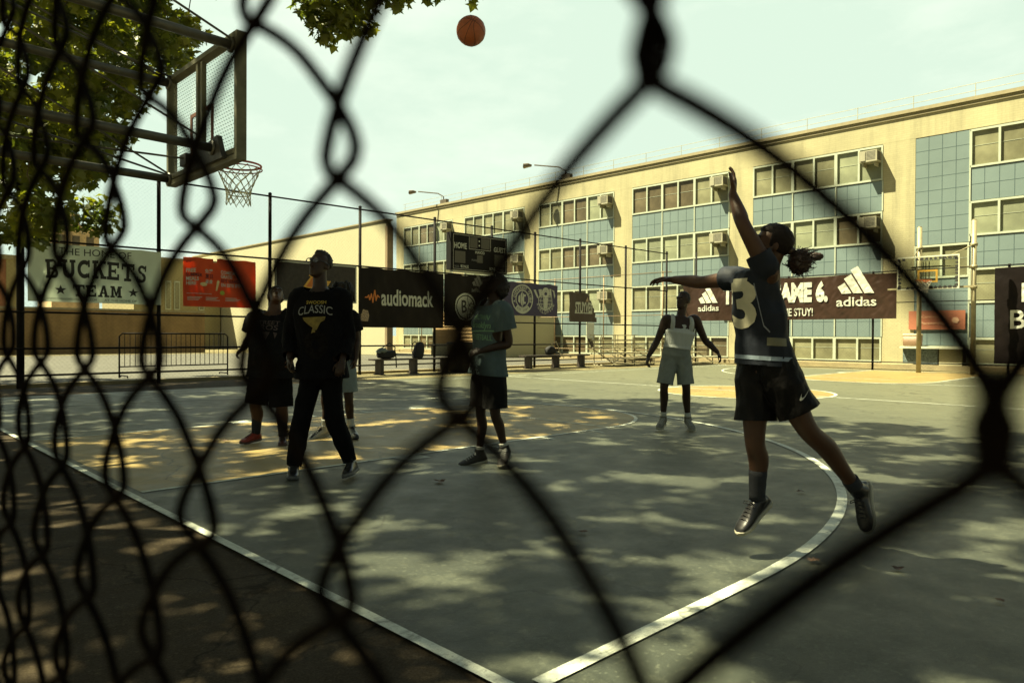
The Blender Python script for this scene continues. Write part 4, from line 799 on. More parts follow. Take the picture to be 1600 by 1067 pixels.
PJ={
 'shooter':((1.979, -5.887, 0.0),{'head': (0.03, 0.0, 1.71), 'neck': (0.024, -0.0, 1.542), 'chest': (-0.038, 0.0, 1.409), 'waist': (-0.022, 0.0, 1.216), 'pelvis': (0.0, 0.0, 1.076), 'sa': (-0.105, 0.1, 1.542), 'ea': (-0.262, 0.32, 1.532), 'wa': (-0.388, 0.5, 1.56), 'ta': (-0.495, 0.56, 1.569), 'sb': (-0.026, -0.12, 1.546), 'eb': (-0.163, -0.12, 1.802), 'wb': (-0.192, -0.02, 1.984), 'tb': (-0.167, 0.02, 2.104), 'ha': (-0.032, 0.07, 1.038), 'ka': (-0.039, 0.03, 0.647), 'aa': (-0.019, 0.06, 0.308), 'toa': (-0.153, -0.0, 0.099), 'hb': (0.031, -0.07, 1.045), 'kb': (0.193, -0.1, 0.729), 'ab': (0.542, 0.05, 0.356), 'tob': (0.583, 0.02, 0.122)}),
 'tank':((6.209, -2.581, 0.0),{'head': (0.085, 0.0, 1.664), 'neck': (0.062, 0.0, 1.45), 'chest': (0.047, -0.0, 1.253), 'waist': (0.024, 0.0, 1.088), 'pelvis': (0.0, 0.0, 0.957), 'sa': (-0.127, 0.0, 1.424), 'ea': (-0.234, 0.03, 1.152), 'wa': (-0.359, -0.03, 0.947), 'ta': (-0.388, -0.06, 0.826), 'sb': (0.251, -0.0, 1.418), 'eb': (0.385, 0.03, 1.156), 'wb': (0.511, -0.08, 1.01), 'tb': (0.58, -0.1, 0.881), 'ha': (-0.082, -0.0, 0.923), 'ka': (-0.152, -0.03, 0.563), 'aa': (-0.15, 0.04, 0.137), 'toa': (-0.256, -0.16, 0.022), 'hb': (0.091, 0.0, 0.924), 'kb': (0.127, -0.03, 0.556), 'ab': (0.172, 0.04, 0.13), 'tob': (0.189, -0.16, 0.016)}),
 'blue':((2.784, -2.761, 0.0),{'head': (0.038, -0.0, 1.652), 'neck': (0.051, -0.0, 1.509), 'chest': (0.016, -0.0, 1.323), 'waist': (0.005, -0.0, 1.084), 'pelvis': (0.0, 0.0, 0.892), 'sa': (-0.045, 0.16, 1.479), 'ea': (-0.043, 0.16, 1.16), 'wa': (-0.116, 0.04, 0.98), 'ta': (-0.168, -0.0, 0.886), 'sb': (0.125, -0.15, 1.456), 'eb': (0.191, -0.14, 1.14), 'wb': (-0.058, -0.2, 1.07), 'tb': (-0.17, -0.18, 1.04), 'ha': (-0.051, 0.09, 0.858), 'ka': (-0.067, 0.07, 0.495), 'aa': (-0.085, 0.1, 0.084), 'toa': (-0.259, 0.0, -0.014), 'hb': (0.056, -0.09, 0.867), 'kb': (0.07, -0.1, 0.496), 'ab': (0.16, -0.02, 0.141), 'tob': (0.133, -0.2, 0.03)}),
 'front':((1.365, -2.213, 0.0),{'head': (-0.024, -0.0, 1.797), 'neck': (-0.018, -0.0, 1.628), 'chest': (-0.018, -0.0, 1.388), 'waist': (-0.006, 0.0, 1.116), 'pelvis': (0.0, 0.0, 0.898), 'sa': (-0.192, -0.0, 1.518), 'ea': (-0.281, 0.06, 1.19), 'wa': (-0.254, -0.08, 1.008), 'ta': (-0.246, -0.12, 0.902), 'sb': (0.162, -0.0, 1.514), 'eb': (0.2, 0.03, 1.171), 'wb': (0.207, -0.14, 0.996), 'tb': (0.19, -0.2, 0.887), 'ha': (-0.087, 0.0, 0.843), 'ka': (-0.167, -0.04, 0.481), 'aa': (-0.244, 0.02, 0.084), 'toa': (-0.188, -0.2, 0.019), 'hb': (0.077, 0.0, 0.843), 'kb': (0.115, -0.02, 0.491), 'ab': (0.243, 0.02, 0.12), 'tob': (0.256, -0.2, 0.042)}),
 'left':((1.907, -0.158, 0.0),{'head': (0.048, 0.0, 1.593), 'neck': (0.027, -0.0, 1.43), 'chest': (0.006, 0.0, 1.225), 'waist': (0.007, -0.0, 0.976), 'pelvis': (0.0, 0.0, 0.785), 'sa': (-0.164, -0.0, 1.366), 'ea': (-0.246, 0.03, 1.131), 'wa': (-0.29, -0.06, 1.026), 'ta': (-0.338, -0.1, 0.97), 'sb': (0.183, -0.0, 1.374), 'eb': (0.26, 0.03, 1.098), 'wb': (0.251, -0.08, 0.924), 'tb': (0.236, -0.12, 0.82), 'ha': (-0.106, 0.0, 0.727), 'ka': (-0.159, -0.03, 0.411), 'aa': (-0.176, 0.02, 0.078), 'toa': (-0.252, -0.12, 0.013), 'hb': (0.092, 0.0, 0.728), 'kb': (0.124, -0.03, 0.377), 'ab': (0.123, 0.02, 0.044), 'tob': (0.186, -0.2, -0.035)}),
 'back':((2.682, -0.285, 0.0),{'head': (0.035, 0.0, 1.693), 'neck': (0.036, 0.0, 1.499), 'chest': (0.021, -0.0, 1.304), 'waist': (0.007, -0.0, 1.079), 'pelvis': (0.0, 0.0, 0.929), 'sa': (-0.141, 0.02, 1.439), 'ea': (-0.201, 0.05, 1.191), 'wa': (-0.124, -0.1, 1.006), 'ta': (-0.104, -0.12, 0.896), 'sb': (0.148, -0.0, 1.44), 'eb': (0.198, 0.05, 1.155), 'wb': (0.203, -0.04, 0.924), 'tb': (0.186, -0.06, 0.798), 'ha': (-0.082, -0.0, 0.869), 'ka': (-0.151, -0.02, 0.466), 'aa': (-0.183, 0.05, 0.097), 'toa': (-0.311, -0.06, -0.001), 'hb': (0.083, 0.0, 0.87), 'kb': (0.118, -0.02, 0.452), 'ab': (0.134, 0.05, 0.106), 'tob': (0.232, -0.16, 0.023)}),
}

# ------------------------------------------------------------------ people
YAW = atan2(.7156, .69845); RV = Vector((sin(YAW), -cos(YAW), 0)); FV = Vector((cos(YAW), sin(YAW), 0)); ZV = Vector((0, 0, 1))
def catmull(pts, k=5):
    pts = [Vector(p) for p in pts]; q = [pts[0] * 2 - pts[1]] + pts + [pts[-1] * 2 - pts[-2]]; out = []
    for i in range(1, len(q) - 2):
        for s in range(k):
            t = s / k; a, b, c, d = q[i - 1], q[i], q[i + 1], q[i + 2]
            out.append(.5 * ((2 * b) + (c - a) * t + (2 * a - 5 * b + 4 * c - d) * t * t + (3 * b - a - 3 * c + d) * t ** 3))
    return out + [pts[-1]]
def rad_at(rs, k=5): return [v[0] for v in catmull([(r, 0, 0) for r in rs], k)]
def limb(mb, pts, rs, n=16, k=5, end=True):
    P_ = catmull(pts, k); R_ = rad_at(rs, k); mb.tube(P_, R_, n); 
    for p, r in ((P_[0], R_[0]), (P_[-1], R_[-1]))[:2 if end else 1]: mb.ell(p, (r * .98, 0, 0), (0, r * .98, 0), (0, 0, r * .98), 12, 8)
def remesh(mb, name, m, parent, vox, smooth=5, wrinkle=None, cuts=(), shell=0.):
    o = mb.build(name, m, parent); md = o.modifiers.new('r', 'REMESH'); md.mode = 'VOXEL'; md.voxel_size = vox
    ms = o.modifiers.new('s', 'SMOOTH'); ms.iterations = smooth; ms.factor = .5
    dg = bpy.context.evaluated_depsgraph_get(); dg.update(); me = bpy.data.meshes.new_from_object(o.evaluated_get(dg)); o.modifiers.clear()
    old = o.data; o.data = me; bpy.data.meshes.remove(old)
    if not me.materials: me.materials.append(m)
    off = Vector(parent['_o'])
    if wrinkle:
        n = len(me.vertices); co = np.empty(n * 3); me.vertices.foreach_get('co', co); co = co.reshape(-1, 3); no = np.empty(n * 3); me.vertex_normals.foreach_get('vector', no); no = no.reshape(-1, 3)
        d = np.array([wrinkle(Vector(c)) for c in co]); co = co + no * d[:, None]; me.vertices.foreach_set('co', co.ravel()); me.update()
    if cuts or shell:
        bm = bmesh.new(); bm.from_mesh(me)
        for p, nn, R in cuts:
            p = Vector(p) - off; nn = Vector(nn).normalized(); reg = [f for f in bm.faces if (f.calc_center_median() - p).length < R and (f.calc_center_median() - p).dot(nn) > -.07]
            es = list({e for f in reg for e in f.edges}); vs = list({v for f in reg for v in f.verts})
            bmesh.ops.bisect_plane(bm, geom=vs + es + reg, plane_co=p, plane_no=nn)
            cand = {f for f in bm.faces if (f.calc_center_median() - p).length < R * 1.04 and (f.calc_center_median() - p).dot(nn) > 0}; kill = []
            if cand:
                st_ = [min(cand, key=lambda f: (f.calc_center_median() - p - nn * .02).length)]; seen = set(st_)
                while st_:
                    f = st_.pop(); kill.append(f)
                    for e_ in f.edges:
                        for g_ in e_.link_faces:
                            if g_ in cand and g_ not in seen: seen.add(g_); st_.append(g_)
            bmesh.ops.delete(bm, geom=kill, context='FACES')
        bm.to_mesh(me); bm.free()
    me.polygons.foreach_set('use_smooth', [True] * len(me.polygons)); me.update()
    if shell:
        md = o.modifiers.new('t', 'SOLIDIFY'); md.thickness = shell; md.offset = -1
    return o
def folds(seed, amp, st=(7, 7, 3.2), drag=0.):
    s = Vector((seed * 3.7, seed * 1.3, 0))
    def f(c):
        q = Vector((c.x * st[0] + drag * c.z, c.y * st[1], c.z * st[2] + drag * c.x)) + s
        a = 1 - 2 * abs(noise.noise(q)); b = 1 - 2 * abs(noise.noise(q * 2.1 + Vector((9, 3, 1)))); return amp * (a * .7 + b * .4 - .45)
    return f
def hand(mb, wr, dirv, pn, side, curl=.5, sc=1., spread=.1):
    """palm and five fingers; dirv to the fingertips, pn out of the palm, side = direction of the thumb"""
    d = Vector(dirv).normalized(); n = Vector(pn); n = (n - d * n.dot(d)).normalized(); s = Vector(side); s = (s - d * s.dot(d) - n * s.dot(n)).normalized()
    wr = Vector(wr); L_ = .088 * sc
    mb.loft([(wr - d * .01, s * .024 * sc, n * .02 * sc), (wr + d * .03 * sc, s * .034 * sc, n * .018 * sc), (wr + d * .07 * sc, s * .042 * sc, n * .016 * sc), (wr + d * L_, s * .040 * sc, n * .012 * sc)], 16, True, 2.6)
    for i, (off, ln) in enumerate(((.031, .072), (.0105, .080), (-.0105, .074), (-.030, .058))):
        b = wr + d * L_ * (.97 if i in (1, 2) else .92) + s * off * sc; dv = (d + s * spread * (1.5 - i)).normalized(); pts = [b]; ang = 0; c_ = curl * (1 + .12 * i)
        for seg, f in ((0, .42), (1, .33), (2, .25)):
            ang += c_ * (.7 if seg == 0 else 1.); pts.append(pts[-1] + (dv * cos(ang) + n * sin(ang)) * ln * f * sc)
        mb.tube(pts, [.0092 * sc, .0088 * sc, .008 * sc, .0066 * sc], 8); mb.ell(pts[-1], (.0066 * sc, 0, 0), (0, .0066 * sc, 0), (0, 0, .0066 * sc), 8, 6); mb.ell(b, (.0095 * sc, 0, 0), (0, .0095 * sc, 0), (0, 0, .0095 * sc), 8, 6)
    b = wr + d * .025 * sc + s * .026 * sc; t1 = b + (d * .55 + s * .75 + n * .25).normalized() * .038 * sc; t2 = t1 + (d * .85 + s * .3 + n * .35).normalized() * .032 * sc; t3 = t2 + (d * .9 + n * .4).normalized() * .022 * sc
    mb.tube([b, t1, t2, t3], [.014 * sc, .0115 * sc, .0095 * sc, .007 * sc], 8); mb.ell(t3, (.007 * sc, 0, 0), (0, .007 * sc, 0), (0, 0, .007 * sc), 8, 6)
def head(mb, c, f, u, sc=1.):
    f = Vector(f).normalized(); u = Vector(u); u = (u - f * u.dot(f)).normalized(); s = f.cross(u); c = Vector(c)
    mb.ell(c + u * .03 * sc - f * .008 * sc, s * .076 * sc, f * .094 * sc, u * .086 * sc)
    mb.loft([(c - u * .118 * sc + f * .060 * sc, s * .018 * sc, f * .016 * sc), (c - u * .108 * sc + f * .048 * sc, s * .036 * sc, f * .036 * sc), (c - u * .080 * sc + f * .030 * sc, s * .052 * sc, f * .058 * sc), (c - u * .04 * sc + f * .022 * sc, s * .060 * sc, f * .068 * sc), (c + u * .01 * sc + f * .016 * sc, s * .066 * sc, f * .074 * sc)], 20, True)
    mb.tube([c + u * .012 * sc + f * .086 * sc, c - u * .018 * sc + f * .102 * sc, c - u * .036 * sc + f * .108 * sc], [.008 * sc, .012 * sc, .015 * sc], 8); mb.ell(c - u * .036 * sc + f * .1 * sc, s * .020 * sc, f * .016 * sc, u * .011 * sc, 10, 8)
    mb.ell(c - u * .066 * sc + f * .086 * sc, s * .026 * sc, f * .013 * sc, u * .008 * sc, 12, 8); mb.ell(c - u * .080 * sc + f * .083 * sc, s * .023 * sc, f * .013 * sc, u * .009 * sc, 12, 8)
    mb.tube([c + u * .028 * sc + f * .074 * sc - s * .05 * sc, c + u * .033 * sc + f * .088 * sc - s * .022 * sc, c + u * .027 * sc + f * .092 * sc, c + u * .033 * sc + f * .088 * sc + s * .022 * sc, c + u * .028 * sc + f * .074 * sc + s * .05 * sc], .011 * sc, 8)
    for k in (-1, 1): mb.ell(c - u * .012 * sc - f * .012 * sc + s * k * .076 * sc, s * .010 * sc, f * .019 * sc - s * k * .006, u * .031 * sc, 12, 10)
def hair_cap(mb, c, f, u, sc, thick=.012, rough=.01, line=.50, seed=0, back=-.68, front=.05):
    f = Vector(f).normalized(); u = Vector(u); u = (u - f * u.dot(f)).normalized(); s = f.cross(u); c = Vector(c) + u * .03 * sc - f * .008 * sc
    def fn(d):
        face = max(0., d[1]) - .15; top = d[2] - line + max(0, abs(d[0]) - .5) * .5; inn = (d[1] > .05 and d[2] < line - .15 * (1 - d[1])); side = d[2] < back + .5 * max(0, d[1] + .35)
        mg = max(front - d[1], d[2] - (line - .15 * (1 - d[1]))); mg = min(mg, d[2] - (back + .5 * max(0, d[1] + .35))); q = max(0., min(1., mg / .22 + .15)); q = q * q * (3 - 2 * q); k = .94 * (1 - q) + q * (1 + thick / .08 + rough / .08 * noise.noise(Vector(d) * 9 + Vector((seed, 0, 0))) + rough * 5 * noise.noise(Vector(d) * 26))
        return k
    mb.ell(c, s * .076 * sc, f * .094 * sc, u * .086 * sc, 64, 44, fn)
def shoe(parent, A, T, K, upm, solem, lacem, sc=1., high=True, name='shoe', sole_t=.026):
    A, T, K = Vector(A), Vector(T), Vector(K); v = (T - A).normalized(); sdv = (K - A).normalized(); n0 = (sdv - v * sdv.dot(v)).normalized(); a = radians(19); d = (v * cos(a) + n0 * sin(a)).normalized(); n = (n0 * cos(a) - v * sin(a)).normalized(); s = d.cross(n)
    H = A - n * .088 * sc - d * .070 * sc; mb = MB(); rings = []
    for q, w, h in ((.0, .022, .05), (.012, .031, .085), (.045, .037, .105), (.09, .038, .108), (.13, .039, .098), (.165, .043, .082), (.205, .048, .066), (.24, .046, .056), (.27, .036, .046), (.287, .016, .036)):
        z0 = .014; rings.append((H + d * q * sc + n * (z0 + (h - z0) / 2) * sc, s * w * sc, n * (h - z0) / 2 * sc))
    mb.loft(rings, 20, True, 2.5)
    if high: mb.tube([A - n * .03 * sc - d * .008, A + sdv * .02 * sc, A + sdv * .05 * sc], [.05 * sc, .047 * sc, .045 * sc], 16)
    else: mb.tube([A - n * .03 * sc - d * .01, A - n * .002 * sc - d * .01], [.046 * sc, .044 * sc], 16)
    sh = remesh(mb, name, upm, parent, .0065, 4)
    mb = MB(); out = []
    for q, w in ((-.004, .012), (.004, .028), (.03, .037), (.08, .037), (.12, .036), (.16, .042), (.205, .050), (.245, .048), (.275, .034), (.293, .012)): out.append((q, w))
    rings = [(H + d * q * sc + n * (sole_t / 2 + .010 * max(0, (q - .2) / .09) ** 2 + (.004 if q < .02 else 0)) * sc, s * w * 1.03 * sc, n * (sole_t / 2) * sc) for q, w in out]; mb.loft(rings, 20, True, 5); mb.build('sole', solem, sh, True)
    mb = MB()
    for i in range(5):
        q = .125 + i * .022; h = .100 - (q - .125) * .38 + .004; c = H + d * q * sc + n * h * sc; mb.tube([c - s * .024 * sc - n * .012 * sc, c + n * .002 * sc, c + s * .024 * sc - n * .012 * sc], .0038 * sc, 6)
    c = H + d * .115 * sc + n * .108 * sc
    for k in (-1, 1): mb.tube([c, c + s * k * .03 * sc + d * .01 + n * .012, c + s * k * .045 * sc + d * .02 - n * .006, c + s * k * .02 * sc + d * .015 - n * .002], .003 * sc, 6)
    mb.build('laces', lacem, sh); return sh
def decal(parent, target, origin, X, Y, Zout, shapes, m, name='print', lift=.0025, reach=.35, step=.02):
    """lays flat shapes on a garment by casting them inward along -Zout"""
    off = Vector(parent['_o']); me = target.data; bm = bmesh.new(); bm.from_mesh(me); tr = BVHTree.FromBMesh(bm); bm.free(); mb = MB(); k = 0; O = Vector(origin) - off; X, Y, Zo = Vector(X).normalized(), Vector(Y).normalized(), Vector(Zout).normalized()
    for v, f in shapes:
        v, f = gridcut(v, f, step); pts = []
        ok = True
        for x, y in v:
            p = O + X * x + Y * y; h = tr.ray_cast(p + Zo * reach, -Zo, reach * 2)
            if h[0] is None: ok = False; pts.append(p + off); continue
            pts.append(h[0] + h[1] * (lift + .0003 * (k % 6)) + off); 
        k += 1
        good = [q for q in f if all((pts[i] - pts[q[0]]).length < .12 for i in q)] if ok else []
        if good: mb.add(pts, good)
    if mb.v: return mb.build(name, m, parent)

def skin_mat(name, c): return mat(name, c, .5, .15, 8, .06, 120, spec=.3)
def person(key, label, sp):
    base, J = PJ[key]; base = Vector(base); dz = sp.get('lift', 0.)
    W_ = {k: base + RV * v[0] + FV * v[1] + ZV * (v[2] + dz) for k, v in J.items()}
    g = sp.get('g', 1.); t = thing('person', label, 'person', (base.x, base.y, 0)); skin = sp['skin']; vox = sp.get('vox', .0075)
    up = (W_['neck'] - W_['pelvis']).normalized(); sh = (W_['sb'] - W_['sa']); hp = (W_['hb'] - W_['ha']); sh = (sh - up * sh.dot(up)).normalized(); hp = (hp - up * hp.dot(up)).normalized(); ff = sh.cross(up).normalized(); fh = hp.cross(up).normalized()
    mids = (W_['sa'] + W_['sb']) / 2; wd = (W_['sb'] - W_['sa']).length / 2; bw = sp.get('bulk', 1.); belly = sp.get('belly', 0.)
    def torso(e, lo, hi):
        """rings from pelvis (0) to neck (1), e = ease"""
        pv, ws, ch = W_['pelvis'], W_['waist'], W_['chest']; r = []
        def mixv(a, b, q): return (a * (1 - q) + b * q).normalized()
        R0 = [(-.11, pv - up * .09, hp, fh, .115 * bw, .080 * bw), (0., pv, hp, fh, .162 * bw, .108 * bw), (.2, pv.lerp(ws, .6) + fh * belly * .6, mixv(hp, sh, .3), mixv(fh, ff, .3), .152 * bw, .112 * bw + belly), (.35, ws + ff * belly, mixv(hp, sh, .5), mixv(fh, ff, .5), .146 * bw, .106 * bw + belly), (.62, ch.lerp(ws, .35) + ff * .008, mixv(hp, sh, .85), mixv(fh, ff, .85), .158 * bw, .112 * bw + belly * .6), (.8, ch + ff * .012, sh, ff, min(wd * .96, .172 * bw), .118 * bw + belly * .2), (.92, mids - up * .045, sh, ff, wd * 1.0, .095 * bw), (.97, mids + up * .012, sh, ff, wd * .80, .075 * bw), (1., W_['neck'].lerp(mids, .5) + up * .03, sh, ff, wd * .42, .065)]
        for q, c, s_, f_, a, b in R0:
            if lo <= q <= hi: r.append((c, s_ * (a + e), f_ * (b + e)))
        return r
    # body
    mb = MB(); mb.loft(torso(0, -.2, 1.), 28, True, 2.3)
    hf = RV * sp['face'][0] + FV * sp['face'][1] + ZV * sp['face'][2]; hf.normalize(); hu = Vector(sp['hup'][0] * RV + sp['hup'][1] * FV + sp['hup'][2] * ZV) if 'hup' in sp else (ZV - hf * hf.z).normalized()
    hc = W_['head']; head(mb, hc, hf, hu, sp.get('hs', 1.)); nb = W_['neck'] - up * .03
    limb(mb, [nb - up * .03, nb.lerp(hc, .45), hc - hu * .035 - hf * .022], [.066 * bw, .056 * bw, .054], 16)
    lg = sp.get('leg', 1.)
    for q in 'ab':
        S, E, Wr, T = W_['s' + q], W_['e' + q], W_['w' + q], W_['t' + q]; ag = sp.get('arm', 1.); sg = -1 if q == 'a' else 1
        limb(mb, [S - sh * sg * .05 , S, S.lerp(E, .45), E, E.lerp(Wr, .35), Wr], [.058 * ag, .060 * ag, .050 * ag, .041 * ag, .042 * ag, .027 * ag])
        hd = sp['hand' + q]; hand(mb, Wr, T - Wr, RV * hd[0][0] + FV * hd[0][1] + ZV * hd[0][2], RV * hd[1][0] + FV * hd[1][1] + ZV * hd[1][2], hd[2], (T - Wr).length / .16 * hd[3] if len(hd) > 3 else 1.)
        Hh, K, A, To = W_['h' + q], W_['k' + q], W_['a' + q], W_['to' + q]; bk = -(To - A).normalized(); sd = (A - K).normalized(); bk = (bk - sd * bk.dot(sd)).normalized()
        limb(mb, [Hh + up * .03, Hh.lerp(K, .35), K - bk * .008, K.lerp(A, .34) + bk * .018, K.lerp(A, .7) + bk * .006, A], [.098 * lg, .084 * lg, .056 * lg, .057 * lg, .042 * lg, .036 * lg])
        mb.ell(A - sd * -.03, (.035, 0, 0), (0, .035, 0), (0, 0, .035), 10, 8)
    body = remesh(mb, 'body', skin, t, vox, 3)
    hs_ = hf.cross(hu); hsz = sp.get('hs', 1.)
    for k in (-1, 1):
        mb = MB(); mb.ell(hc + (hf * .079 + hu * .008 + hs_ * k * .031) * hsz, hs_ * .013, hf * .012, hu * .007, 10, 8)
        mb.build('eye', mat('eyeball', (.16, .14, .12), .2, .1), t, True)
    mb = MB()
    for k in (-1, 1): mb.tube([hc + (hf * .092 + hu * .032 + hs_ * k * .014) * hsz, hc + (hf * .088 + hu * .038 + hs_ * k * .034) * hsz, hc + (hf * .074 + hu * .03 + hs_ * k * .053) * hsz], .0045, 6)
    mb.build('eyebrows', sp['hairm'], t)
    X = dict(t=t, W=W_, up=up, sh=sh, hp=hp, ff=ff, fh=fh, torso=torso, hc=hc, hf=hf, hu=hu, wd=wd, mids=mids, bw=bw, body=body); return X
def shirt(X, m, name, seed, e=.024, sleeve=.55, sr=(.088, .082, .080), bottom=.06, amp=.006, neckR=.085, flare=.03, vox=.0085, hems=True, cuff=None):
    W_, up, sh = X['W'], X['up'], X['sh']; mb = MB(); rr_ = X['torso'](e, -.2, 1.); c, U, V = rr_[0]; r1 = rr_[1]
    hem = W_['pelvis'] - up * bottom
    pe = lambda q, k: (q[0], q[1] * k, q[2] * k); hw = (1 + (flare + .012) / .2)
    rings = [(hem - up * .03, r1[1] * hw, r1[2] * (hw + .08)), (hem + up * .015, r1[1] * hw, r1[2] * (hw + .08))] + [pe(q, 1.07) if (q[0] - W_['pelvis']).dot(up) < .1 else q for q in rr_ if (q[0] - hem).dot(up) > .05]
    mb.loft(rings, 30, True, 2.3); cuts = [(hem, -up, .36 * max(1, X['bw']))]
    for q in 'ab':
        S, E, Wr = W_['s' + q], W_['e' + q], W_['w' + q]; sg = -1 if q == 'a' else 1
        if sleeve <= 1.:
            tip = S.lerp(E, sleeve); d = (E - S).normalized(); limb(mb, [S - sh * sg * .06, S + (E - S) * .1, S.lerp(E, sleeve * .6), tip + d * .022], [sr[0] * .85, sr[0], sr[1], sr[2]], end=False); cuts.append((tip, d, sr[2] * 1.25))
        else:
            tip = E.lerp(Wr, sleeve - 1); d = (Wr - E).normalized(); limb(mb, [S - sh * sg * .05, S, S.lerp(E, .5), E, E.lerp(Wr, (sleeve - 1) * .6), tip + d * .02], [sr[0] * .85, sr[0], sr[1], sr[1] * .92, sr[2], sr[2] * .8], end=False); cuts.append((tip, d, sr[2] * 1.2))
    nk = W_['neck'] + up * .0; cuts.append((nk.lerp(X['mids'], .35) + up * .018 + X['ff'] * .0, (up + X['ff'] * .35).normalized(), neckR * 1.5))
    return remesh(mb, name, m, X['t'], vox, 4, folds(seed, amp), cuts, .003)
def shorts(X, m, name, seed, r=(.125, .118, .115), ln=.75, amp=.005, topz=.10, vox=.009, to_ankle=False, drop=.0):
    W_, up = X['W'], X['up']; mb = MB(); rr_ = X['torso'](.016, -.2, .36); w = W_['pelvis'] + up * topz
    rings = [(W_['pelvis'] - up * .105, rr_[0][1] * .78, rr_[0][2] * .8), (W_['pelvis'] - up * .06, rr_[0][1] * .95, rr_[0][2] * .95), rr_[1], (w, rr_[1][1] * .96, rr_[1][2] * .98)]; mb.loft(rings, 28, True, 2.4); cuts = []
    for q in 'ab':
        H, K, A = W_['h' + q], W_['k' + q], W_['a' + q]
        if to_ankle:
            d = (A - K).normalized(); tip = K.lerp(A, ln); bk = -(W_['to' + q] - A).normalized()
            limb(mb, [H + up * .02, H.lerp(K, .45), K, K.lerp(A, .4) + bk * .006, tip + d * .02], [r[0], r[0] * .88, r[1], r[1] * 1.0, r[2]], end=False); cuts.append((tip, d, r[2] * 1.3))
        else:
            d = (K - H).normalized(); tip = H.lerp(K, ln); limb(mb, [H + up * .03, H.lerp(K, ln * .35), H.lerp(K, ln * .7), tip + d * .025], [r[0], r[1] * 1.02, r[1], r[2]], end=False); cuts.append((tip, d, r[2] * 1.25))
    return remesh(mb, name, m, X['t'], vox, 5, folds(seed, amp, (8, 8, 4)), cuts, .003)
def sock(X, q, m, h0=.02, h1=.16, r=.04, name='sock'):
    W_ = X['W']; A, K, To = W_['a' + q], W_['k' + q], W_['to' + q]; d = (K - A).normalized(); bk = -(To - A).normalized(); bk = (bk - d * bk.dot(d)).normalized(); mb = MB(); L_ = (K - A).length
    n = 7; pts = []; rs = []
    for i in range(n):
        h = h0 + (h1 - h0) * i / (n - 1); f = h / L_; pts.append(A + d * h + bk * (.007 * min(1, f / .3) if f < .3 else .007 + .011 * min(1, (f - .3) / .36))); rs.append((r * (1 + .42 * max(0, f - .1)) + .0015 * (i % 2)))
    mb.tube(pts, rs, 18); return mb.build(name, m, X['t'], True)
blk = mat('black cotton', (.011, .011, .012), .95, .3, 12, .1, 220, spec=.08); hairm = mat('black hair', (.012, .010, .009), .6, .4, 30, .4, 160); brownhair = mat('brown hair', (.012, .008, .006), .6, .5, 20, .3, 150, stretch=(1, 1, 5), spec=.15)
sk1 = skin_mat('deep brown skin', (.036, .019, .012)); sk2 = skin_mat('brown skin', (.075, .036, .019)); sk3 = skin_mat('warm brown skin', (.19, .085, .042))
sole_w = mat('off white sole', (.42, .40, .30), .6); shoe_b = mat('black leather', (.012, .012, .013), .28, .3, 20); lace_b = mat('black lace', (.02, .02, .02), .8); white_c = mat('white cotton', (.55, .57, .54), .85, .1, 10, .1, 200)

lens_m = bpy.data.materials.new('spectacle lens'); lens_m.use_nodes = True; n_ = lens_m.node_tree; n_.nodes.clear(); o_ = n_.nodes.new('ShaderNodeOutputMaterial'); a_ = n_.nodes.new('ShaderNodeBsdfTransparent'); g_ = n_.nodes.new('ShaderNodeBsdfGlossy'); g_.inputs['Roughness'].default_value = .15; x_ = n_.nodes.new('ShaderNodeMixShader'); x_.inputs[0].default_value = .07; n_.links.new(a_.outputs[0], x_.inputs[1]); n_.links.new(g_.outputs[0], x_.inputs[2]); n_.links.new(x_.outputs[0], o_.inputs[0])
# ---- the shooter
X = person('shooter', 'woman jumping with one arm raised after a shot, dark numbered jersey and ponytail',
    dict(skin=sk2, hairm=brownhair, face=(-.90, .22, .22), bulk=.88, g=.95, leg=.98, arm=.92, vox=.0065, hs=.98,
         handa=((.3, -.2, -1), (0, -1, .1), .35), handb=((-1, .2, -.2), (-.3, -1, 0), .28)))
W_ = X['W']; js = shirt(X, mat('navy jersey', (.013, .017, .026), .7, .2, 10, .1, 220, spec=.2), 'jersey', 1, .020, .42, (.068, .069, .071), .02, .012, .056, .006)
ja = X['up']; out = X['ff']; rt = -X['sh'] ; cen = W_['chest']
# digit on the chest and pale side block, read from the front
prn = mat('cream print dirty', (.62, .58, .40), .6, .2, 6); xa = X['sh']
decal(X['t'], js, cen + X['ff'] * .1 - ja * .16 + xa * .02, xa, ja, (X['ff'] + xa * .35).normalized(), text2d('3', (-.10, 0, .19, .26), .03), prn, 'jersey_number')
decal(X['t'], js, cen + X['ff'] * .1 + ja * .04 + xa * .0, xa, ja, (X['ff'] + xa * .3).normalized(), rect(-.06, .0, .05, .07), prn, 'chest_block')
decal(X['t'], js, cen + X['ff'] * .05 - ja * .02 + xa * .05, xa, ja, (X['ff'] * .6 + xa).normalized(), stroke([(-.06, .10), (.0, -.02), (.06, -.12), (.12, -.15)], .008), mat('grey piping', (.2, .22, .25), .6), 'side_piping')
decal(X['t'], js, W_['waist'] - ja * .03, (xa - X['ff'] * .5), ja, (xa + X['ff'] * .4), rect(-.02, -.02, .12, .022), mat('olive patch', (.16, .15, .08), .6), 'hem_patch')
decal(X['t'], js, W_['pelvis'] + ja * .02, (xa - X['ff'] * .5), ja, (xa * .6 + X['ff']), rect(-.16, -.01, .16, .012), mat('pale blue trim', (.22, .28, .34), .6), 'hem_trim')
st = shorts(X, mat('black nylon shorts', (.005, .0045, .0045), .5, .3, 6, .15, 60, spec=.12), 'shorts', 2, (.098, .106, .112), .74, .013, .06, .0085)
